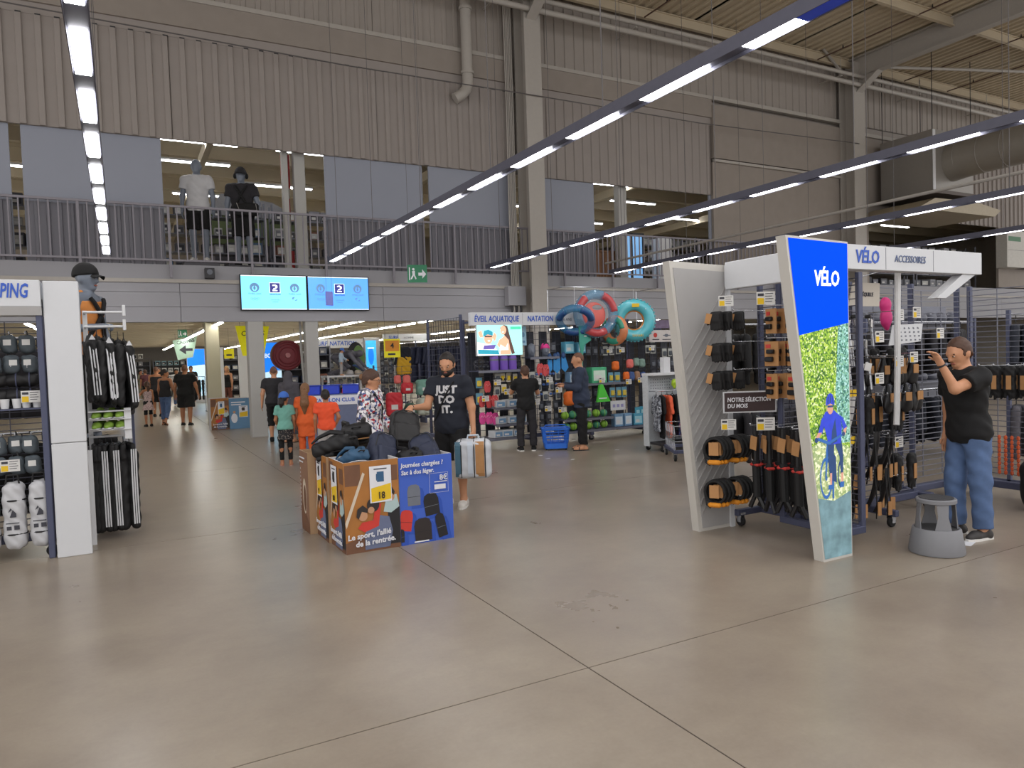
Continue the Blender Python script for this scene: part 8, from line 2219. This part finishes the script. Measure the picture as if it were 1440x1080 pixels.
far_shelf('dark goods shelf behind the hose reel', 3.9, 5.4, 21.4, (0.3, 0.7, 1.1, 1.5, 1.9), ['4a4a54', '6a5f5a', '33405c', '7a7468', '8a5a4a'], 0.28, 0.24, 'dark carton behind the hose reel')
place('cardd', [(5.4 + 0.3 * i, 24.6, z) for i in range(11) for z in (2.0, 1.7, 1.4, 1.1, 0.8, 0.5)], 'dark carded goods on the SURF NATATION rack', 'carded goods on the far surf rack', s=1.35)
place('cardg', [(5.52 + 0.3 * i, 24.55, z) for i in range(10) for z in (1.85, 1.25, 0.65)], 'grey carded goods on the SURF NATATION rack', 'grey carded goods on the far surf rack', s=1.2)
place('cardd', [(6.75 + 0.26 * i, 21.0, z) for i in range(10) for z in (1.9, 1.55, 1.2, 0.85)], 'dark carded goods on the SURF rack', 'carded goods on the near surf rack', s=1.3)
# white portal pillars beside the blond woman
for i, (x, lb) in enumerate(((3.15, 'white slim pillar on one side of the blond woman'), (4.0, 'white slim pillar between the blond woman and the shoe cartons'))):
    t = thing('portal_pillar', lb, 'pillar', (x, 28.5, 0))
    b = MB(); b.box(-0.16, 0.16, -0.1, 0.1, 0, 2.3, 0.01); b.build('shaft', m_signw, t)
    b = MB(); b.box(-0.18, 0.18, -0.12, 0.12, 2.3, 2.36, 0.01); b.build('cap', m_white, t)
yp3 = thing('price_board', 'small yellow price board above the blond woman', 'sign', (3.66, 29.6, 1.95))
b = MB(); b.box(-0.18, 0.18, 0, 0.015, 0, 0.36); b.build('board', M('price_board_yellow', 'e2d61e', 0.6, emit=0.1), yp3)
b = MB(); b.box(-0.1, 0.1, -0.004, 0, 0.1, 0.16); b.build('print', m_ink, yp3)
b = MB(); b.tube([(0, 0.007, 0.36), (0, 0.007, 1.35)], 0.004, 4); b.build('cord', m_wire, yp3)
# racks of clothes in the middle distance
for lb, x, y, mt in (('rail of black trousers behind the black-clothed man', 2.3, 29.0, c_black), ('rail of mixed tops behind the walking woman', 2.1, 33.0, c_ltgrey)):
    r = thing('clothes_rail', lb, 'clothes rack', (x, y, 0))
    b = MB(); b.tube([(-0.4, 0, 1.3), (0.4, 0, 1.3)], 0.014, 6); b.build('rail', m_chrome, r)
    for xx in (-0.4, 0.4):
        b = MB(); b.tube([(xx, 0, 0), (xx, 0, 1.3)], 0.014, 6); b.box(xx - 0.02, xx + 0.02, -0.2, 0.2, 0, 0.03); b.build('leg', m_chrome, r)
    h0 = hung('garment on the ' + lb, x - 0.32, y, 1.25, mt, None, 0.75, 'garments on the ' + lb, 1.2, 0.025)
    for k in range(1, 6): dup(h0, (x - 0.32 + 0.13 * k, y, 1.25), 1.0 + 0.1 * k)

# ================================================================== behind the bike racks
sh_cols = [c_black, c_char, c_navy, c_grey]
for j, (x0, x1, y, lb) in enumerate(((6.35, 8.2, 6.4, 'rail of dark cycling jackets behind the accessory rack'), (8.7, 11.2, 6.2, 'rail of dark cycling jackets behind the bare grid'), (9.0, 12.5, 4.6, 'rail of dark cycling jackets beyond the right grid'))):
    r = thing('clothes_rail', lb, 'clothes rack', ((x0 + x1) / 2, y, 0))
    hw = (x1 - x0) / 2
    for z in (1.95, 1.0):
        b = MB(); b.tube([(-hw, 0, z), (hw, 0, z)], 0.014, 6); b.build('rail', m_chrome, r)
    for xx in (-hw, hw):
        b = MB(); b.box(xx - 0.02, xx + 0.02, -0.02, 0.02, 0, 2.0); b.box(xx - 0.02, xx + 0.02, -0.25, 0.25, 0, 0.04); b.build('leg', m_post, r)
    for row, z in enumerate((1.9, 0.95)):
        h0 = hung('cycling jacket on the ' + ('upper' if row == 0 else 'lower') + ' bar, ' + lb.replace('rail of dark cycling jackets ', 'rail '), x0 + 0.15, y, z, sh_cols[(j + row) % 4], None, 0.62, 'jackets on the ' + lb, 0.4, 0.022)
        n = int((x1 - x0 - 0.3) / 0.2)
        for k in range(1, n): dup(h0, (x0 + 0.15 + 0.2 * k, y, z), random.uniform(0.2, 1.2))
r = thing('clothes_rail', 'rail of dark rain jackets behind the camping grid', 'clothes rack', (-1.4, 8.7, 0))
for z in (2.0, 1.05):
    b = MB(); b.tube([(-0.8, 0, z), (0.78, 0, z)], 0.014, 6); b.build('rail', m_chrome, r)
for xx in (-0.8, 0.78):
    b = MB(); b.box(xx - 0.02, xx + 0.02, -0.02, 0.02, 0, 2.05); b.box(xx - 0.02, xx + 0.02, -0.25, 0.25, 0, 0.04); b.build('leg', m_post, r)
for row, z in enumerate((1.95, 1.0)):
    h0 = hung('dark rain jacket on the %s bar behind the camping grid' % ('upper' if row == 0 else 'lower'), -2.1, 8.7, z, (c_char, c_black)[row], None, 0.7, 'rain jackets behind the camping grid', 0.3, 0.022)
    for k in range(1, 9): dup(h0, (-2.1 + 0.17 * k, 8.7, z), random.uniform(0.0, 0.6))
# kids' bikes helmets row above: shelf of helmets
hl = thing('bike_helmet', '', 'helmet')
link('shell', sdf_mesh('shell', [p_ell((0, 0, 0.08), (0.1, 0.13, 0.1)), p_cut((0, 0, -1), -0.03)] + [p_cap((x, -0.1, 0.17), (x, 0.11, 0.17), 0.014)[:3] + (-1,) for x in (-0.05, 0.0, 0.05)], 0.013, 0.01, M('helmet_grey', '5a5c66', 0.4)), hl)
b = MB(); b.torus((0, 0, 0.03), 0.098, 0.006, 'Z', 18, 5); b.build('rim', m_black, hl)
HL = Proto(hl)
hsx = thing('shop_shelf', 'tall helmet shelf seen through the right grid', 'shelf', (11.0, 7.6, 0))
b = MB(); b.box(-2.2, 2.2, 0.2, 0.24, 0, 2.3); b.build('back_board', m_grey, hsx)
for z in (0.5, 1.0, 1.5, 2.0):
    b = MB(); b.box(-2.2, 2.2, -0.2, 0.2, z - 0.02, z); b.build('board', m_grey, hsx)
    for k in range(14): HL.put((11.0 - 2.0 + 0.3 * k, 7.55, z), random.uniform(-0.4, 0.4), 'grey bike helmet on the tall helmet shelf', 'helmets on the tall shelf')

# ================================================================== gallery
tn = thing('tent', 'green tent with a pale grey flysheet behind the mannequins', 'tent', (3.3, 21.0, 3.88))
b = MB(); b.prism([(-1.1, 1.0), (1.1, 1.0), (1.1, 1.75), (-1.1, 1.75)], -0.6, 0.6); b.build('side_wall', M('tent_green', '5f6b45', 0.7), tn)
b = MB(); b.prism([(-1.2, 1.75), (1.3, 1.7), (0.5, 2.15), (-0.8, 2.3)], -0.65, 0.65); b.build('flysheet', M('tent_grey', '8f8f92', 0.7), tn)
b = MB(); b.box(-1.0, 1.0, -0.5, 0.5, 0, 1.0, 0.01); b.build('plinth', m_pod, tn)
rp = thing('red_pipe', 'red standpipe segment behind the gallery railing', 'pipe', (3.62, 17.95, 3.88))
for z0, z1, x in ((2.25, 2.8, 0.0), (2.0, 2.8, 0.12), (1.35, 1.75, 0.1), (0.0, 0.5, 0.15)):
    b = MB(); b.tube([(x, 0, z0), (x, 0, z1)], 0.05, 8); b.build('red_segment', M('pipe_red', 'a02a2a', 0.5), rp)
b = MB(); b.tube([(0.12, 0, 0), (0.12, 0, 2.85)], 0.03, 8); b.tube([(0.0, 0, 1.5), (0.0, 0, 2.85)], 0.03, 8); b.build('riser', m_steel, rp)
for x, wd_, lb in ((3.95, 0.26, 'pale square column on the gallery behind the mannequins'), (13.5, 0.30, 'pale square column on the gallery over the swimming racks'), (3.62, 0.12, 'slim pale post on the gallery beside the red pipe')):
    t = thing('gallery_column', lb, 'column', (x, 17.75, 3.88))
    b = MB(); b.box(-wd_ / 2, wd_ / 2, -0.12, 0.12, 0, 3.2, 0.01); b.build('shaft', m_col, t)
    b = MB(); b.box(-wd_ / 2 - 0.02, wd_ / 2 + 0.02, -0.14, 0.14, 0, 0.06, 0.004); b.build('base_plate', m_col, t)
def gal_rack(lb, x0, x1, y, cols, gl, wdt=0.3):
    t = thing('gallery_rack', lb, 'shelf', ((x0 + x1) / 2, y, 3.88))
    hw = (x1 - x0) / 2
    for x in (-hw, hw):
        for yy in (-0.2, 0.2):
            b = MB(); b.box(x - 0.02, x + 0.02, yy - 0.02, yy + 0.02, 0, 1.9); b.build('post', m_grey, t)
    pr = {}
    for z in (0.15, 0.6, 1.05, 1.5):
        b = MB(); b.box(-hw, hw, -0.22, 0.22, z - 0.02, z); b.build('board', m_grey, t)
        x = x0 + 0.2
        while x < x1 - 0.15:
            c = random.choice(cols)
            if c not in pr: pr[c] = goods('gallery_item', 'shop goods', wdt * 0.85, 0.28, 0.25, c, random.choice(['bcbcb8', '7a7a80', '3a3a40']), 'box')
            pr[c].put((x, y - 0.02, 3.88 + z), random.uniform(-0.15, 0.15), gl, gl + ' row', random.uniform(0.7, 1.1))
            x += wdt
gal_rack('open shelf of bottles and boxes on the gallery behind the mannequins', 0.6, 3.4, 19.6, ['8a8a90', '4a4a52', 'b8b8b4', '6a6a72', '4f6a88'], 'small box on the gallery shelf behind the mannequins')
gal_rack('open shelf on the gallery behind the pale column', 3.6, 5.6, 19.6, ['8a8a90', '4a4a52', 'b8b8b4', '8a5a4a', '5a5a62'], 'small box on the gallery shelf behind the pale column')
gal_rack('open shelf on the gallery past the dark slit', -3.0, -0.6, 19.6, ['6a6a72', '4a4a52', '9a9a98'], 'small box on the gallery shelf past the slit')
gal_rack('open shelf on the gallery behind the glass door', 15.2, 18.6, 20.2, ['8a8a90', '4a4a52', 'b8b8b4', '6f5a48'], 'small box on the gallery shelf behind the glass door')
gal_rack('storage rack of grey crates on the gallery over the bike section', 24.6, 28.6, 18.4, ['3a3a42', '5a5c64', '2c2c34', '8a8c92'], 'grey crate on the gallery storage rack', 0.5)
gal_rack('storage rack of dark crates on the gallery over the bike section', 28.8, 33.0, 18.4, ['3a3a42', '4a4c54', '2c2c34', '9a9ca2'], 'dark crate on the second gallery storage rack', 0.5)
wc = thing('wooden_counter', 'brown slatted wooden counter on the gallery', 'counter', (13.1, 18.0, 3.88))
for k in range(9):
    b = MB(); b.box(-0.5 + 0.11 * k, -0.4 + 0.11 * k, -0.02, 0.02, 0.05, 0.85, 0.004); b.build('slat', M('wood_brown', '7a5436', 0.6, var=0.2, scale=14), wc)
b = MB(); b.box(-0.52, 0.52, -0.05, 0.4, 0.85, 0.9, 0.006); b.build('top', M('wood_brown', '7a5436', 0.6, var=0.2, scale=14), wc)
dr = thing('door_1', None, None, (14.1, 18.6, 3.88), kind='structure')
b = MB(); b.box(0, 0.06, 0, 0.08, 0, 1.6); b.box(0.9, 0.96, 0, 0.08, 0, 1.6); b.box(0.42, 0.5, 0, 0.08, 0, 1.6); b.box(0, 0.96, 0, 0.08, 1.55, 1.62); b.build('door_frame', m_dark, dr)
for x0, x1 in ((0.06, 0.42), (0.5, 0.9)):
    b = MB(); b.box(x0, x1, 0.03, 0.05, 0, 1.55); b.build('glass_pane', M('glass_daylight', '7fb4e8', 0.2, emit=0.6, var=0.15, scale=2), dr)
wcab = thing('white_cabinet', 'white cabinet beside the gallery glass door', 'cabinet', (15.2, 18.0, 3.88))
b = MB(); b.box(0, 0.5, 0, 0.4, 0, 1.4, 0.01); b.build('body', m_white, wcab)
b = MB(); b.box(0.03, 0.47, -0.012, 0, 0.05, 0.68, 0.004); b.build('door', m_white, wcab); b = MB(); b.box(0.03, 0.47, -0.012, 0, 0.72, 1.35, 0.004); b.build('door', m_white, wcab)
# white machine with green label and red digits at the gallery's right end
mc_ = thing('control_cabinet', 'cream control cabinet with a green label and red digits', 'cabinet', (33.0, 17.1, 4.75))
b = MB(); b.box(0, 1.4, -0.2, 0.25, 0, 1.55, 0.01); b.build('body', M('cabinet_cream', 'b8b4ac', 0.5), mc_)
b = MB(); b.box(0.1, 1.05, -0.205, -0.2, 1.1, 1.3); b.build('green_label', M('label_green', '2f6a42', 0.5), mc_)
b = MB(); b.box(1.45, 2.4, -0.2, 0.25, 0, 1.6, 0.01); b.build('dark_panel', m_dark, mc_)
text('red_digits', '88', 0.4, M('digits_red', 'e03040', 0.4, emit=1.2), mc_, (1.85, -0.206, 0.85))
b = MB(); b.box(0.05, 1.35, -0.204, -0.2, 0.72, 0.73); b.build('door_gap', m_ink, mc_)
w = MB(); w.box(41.5, 41.7, WALL_Y, 33, 3.88, 7.6); tag(w.build('wall_gallery_end', M('gallery_wall', 'a39a90', 0.8)), kind='structure')
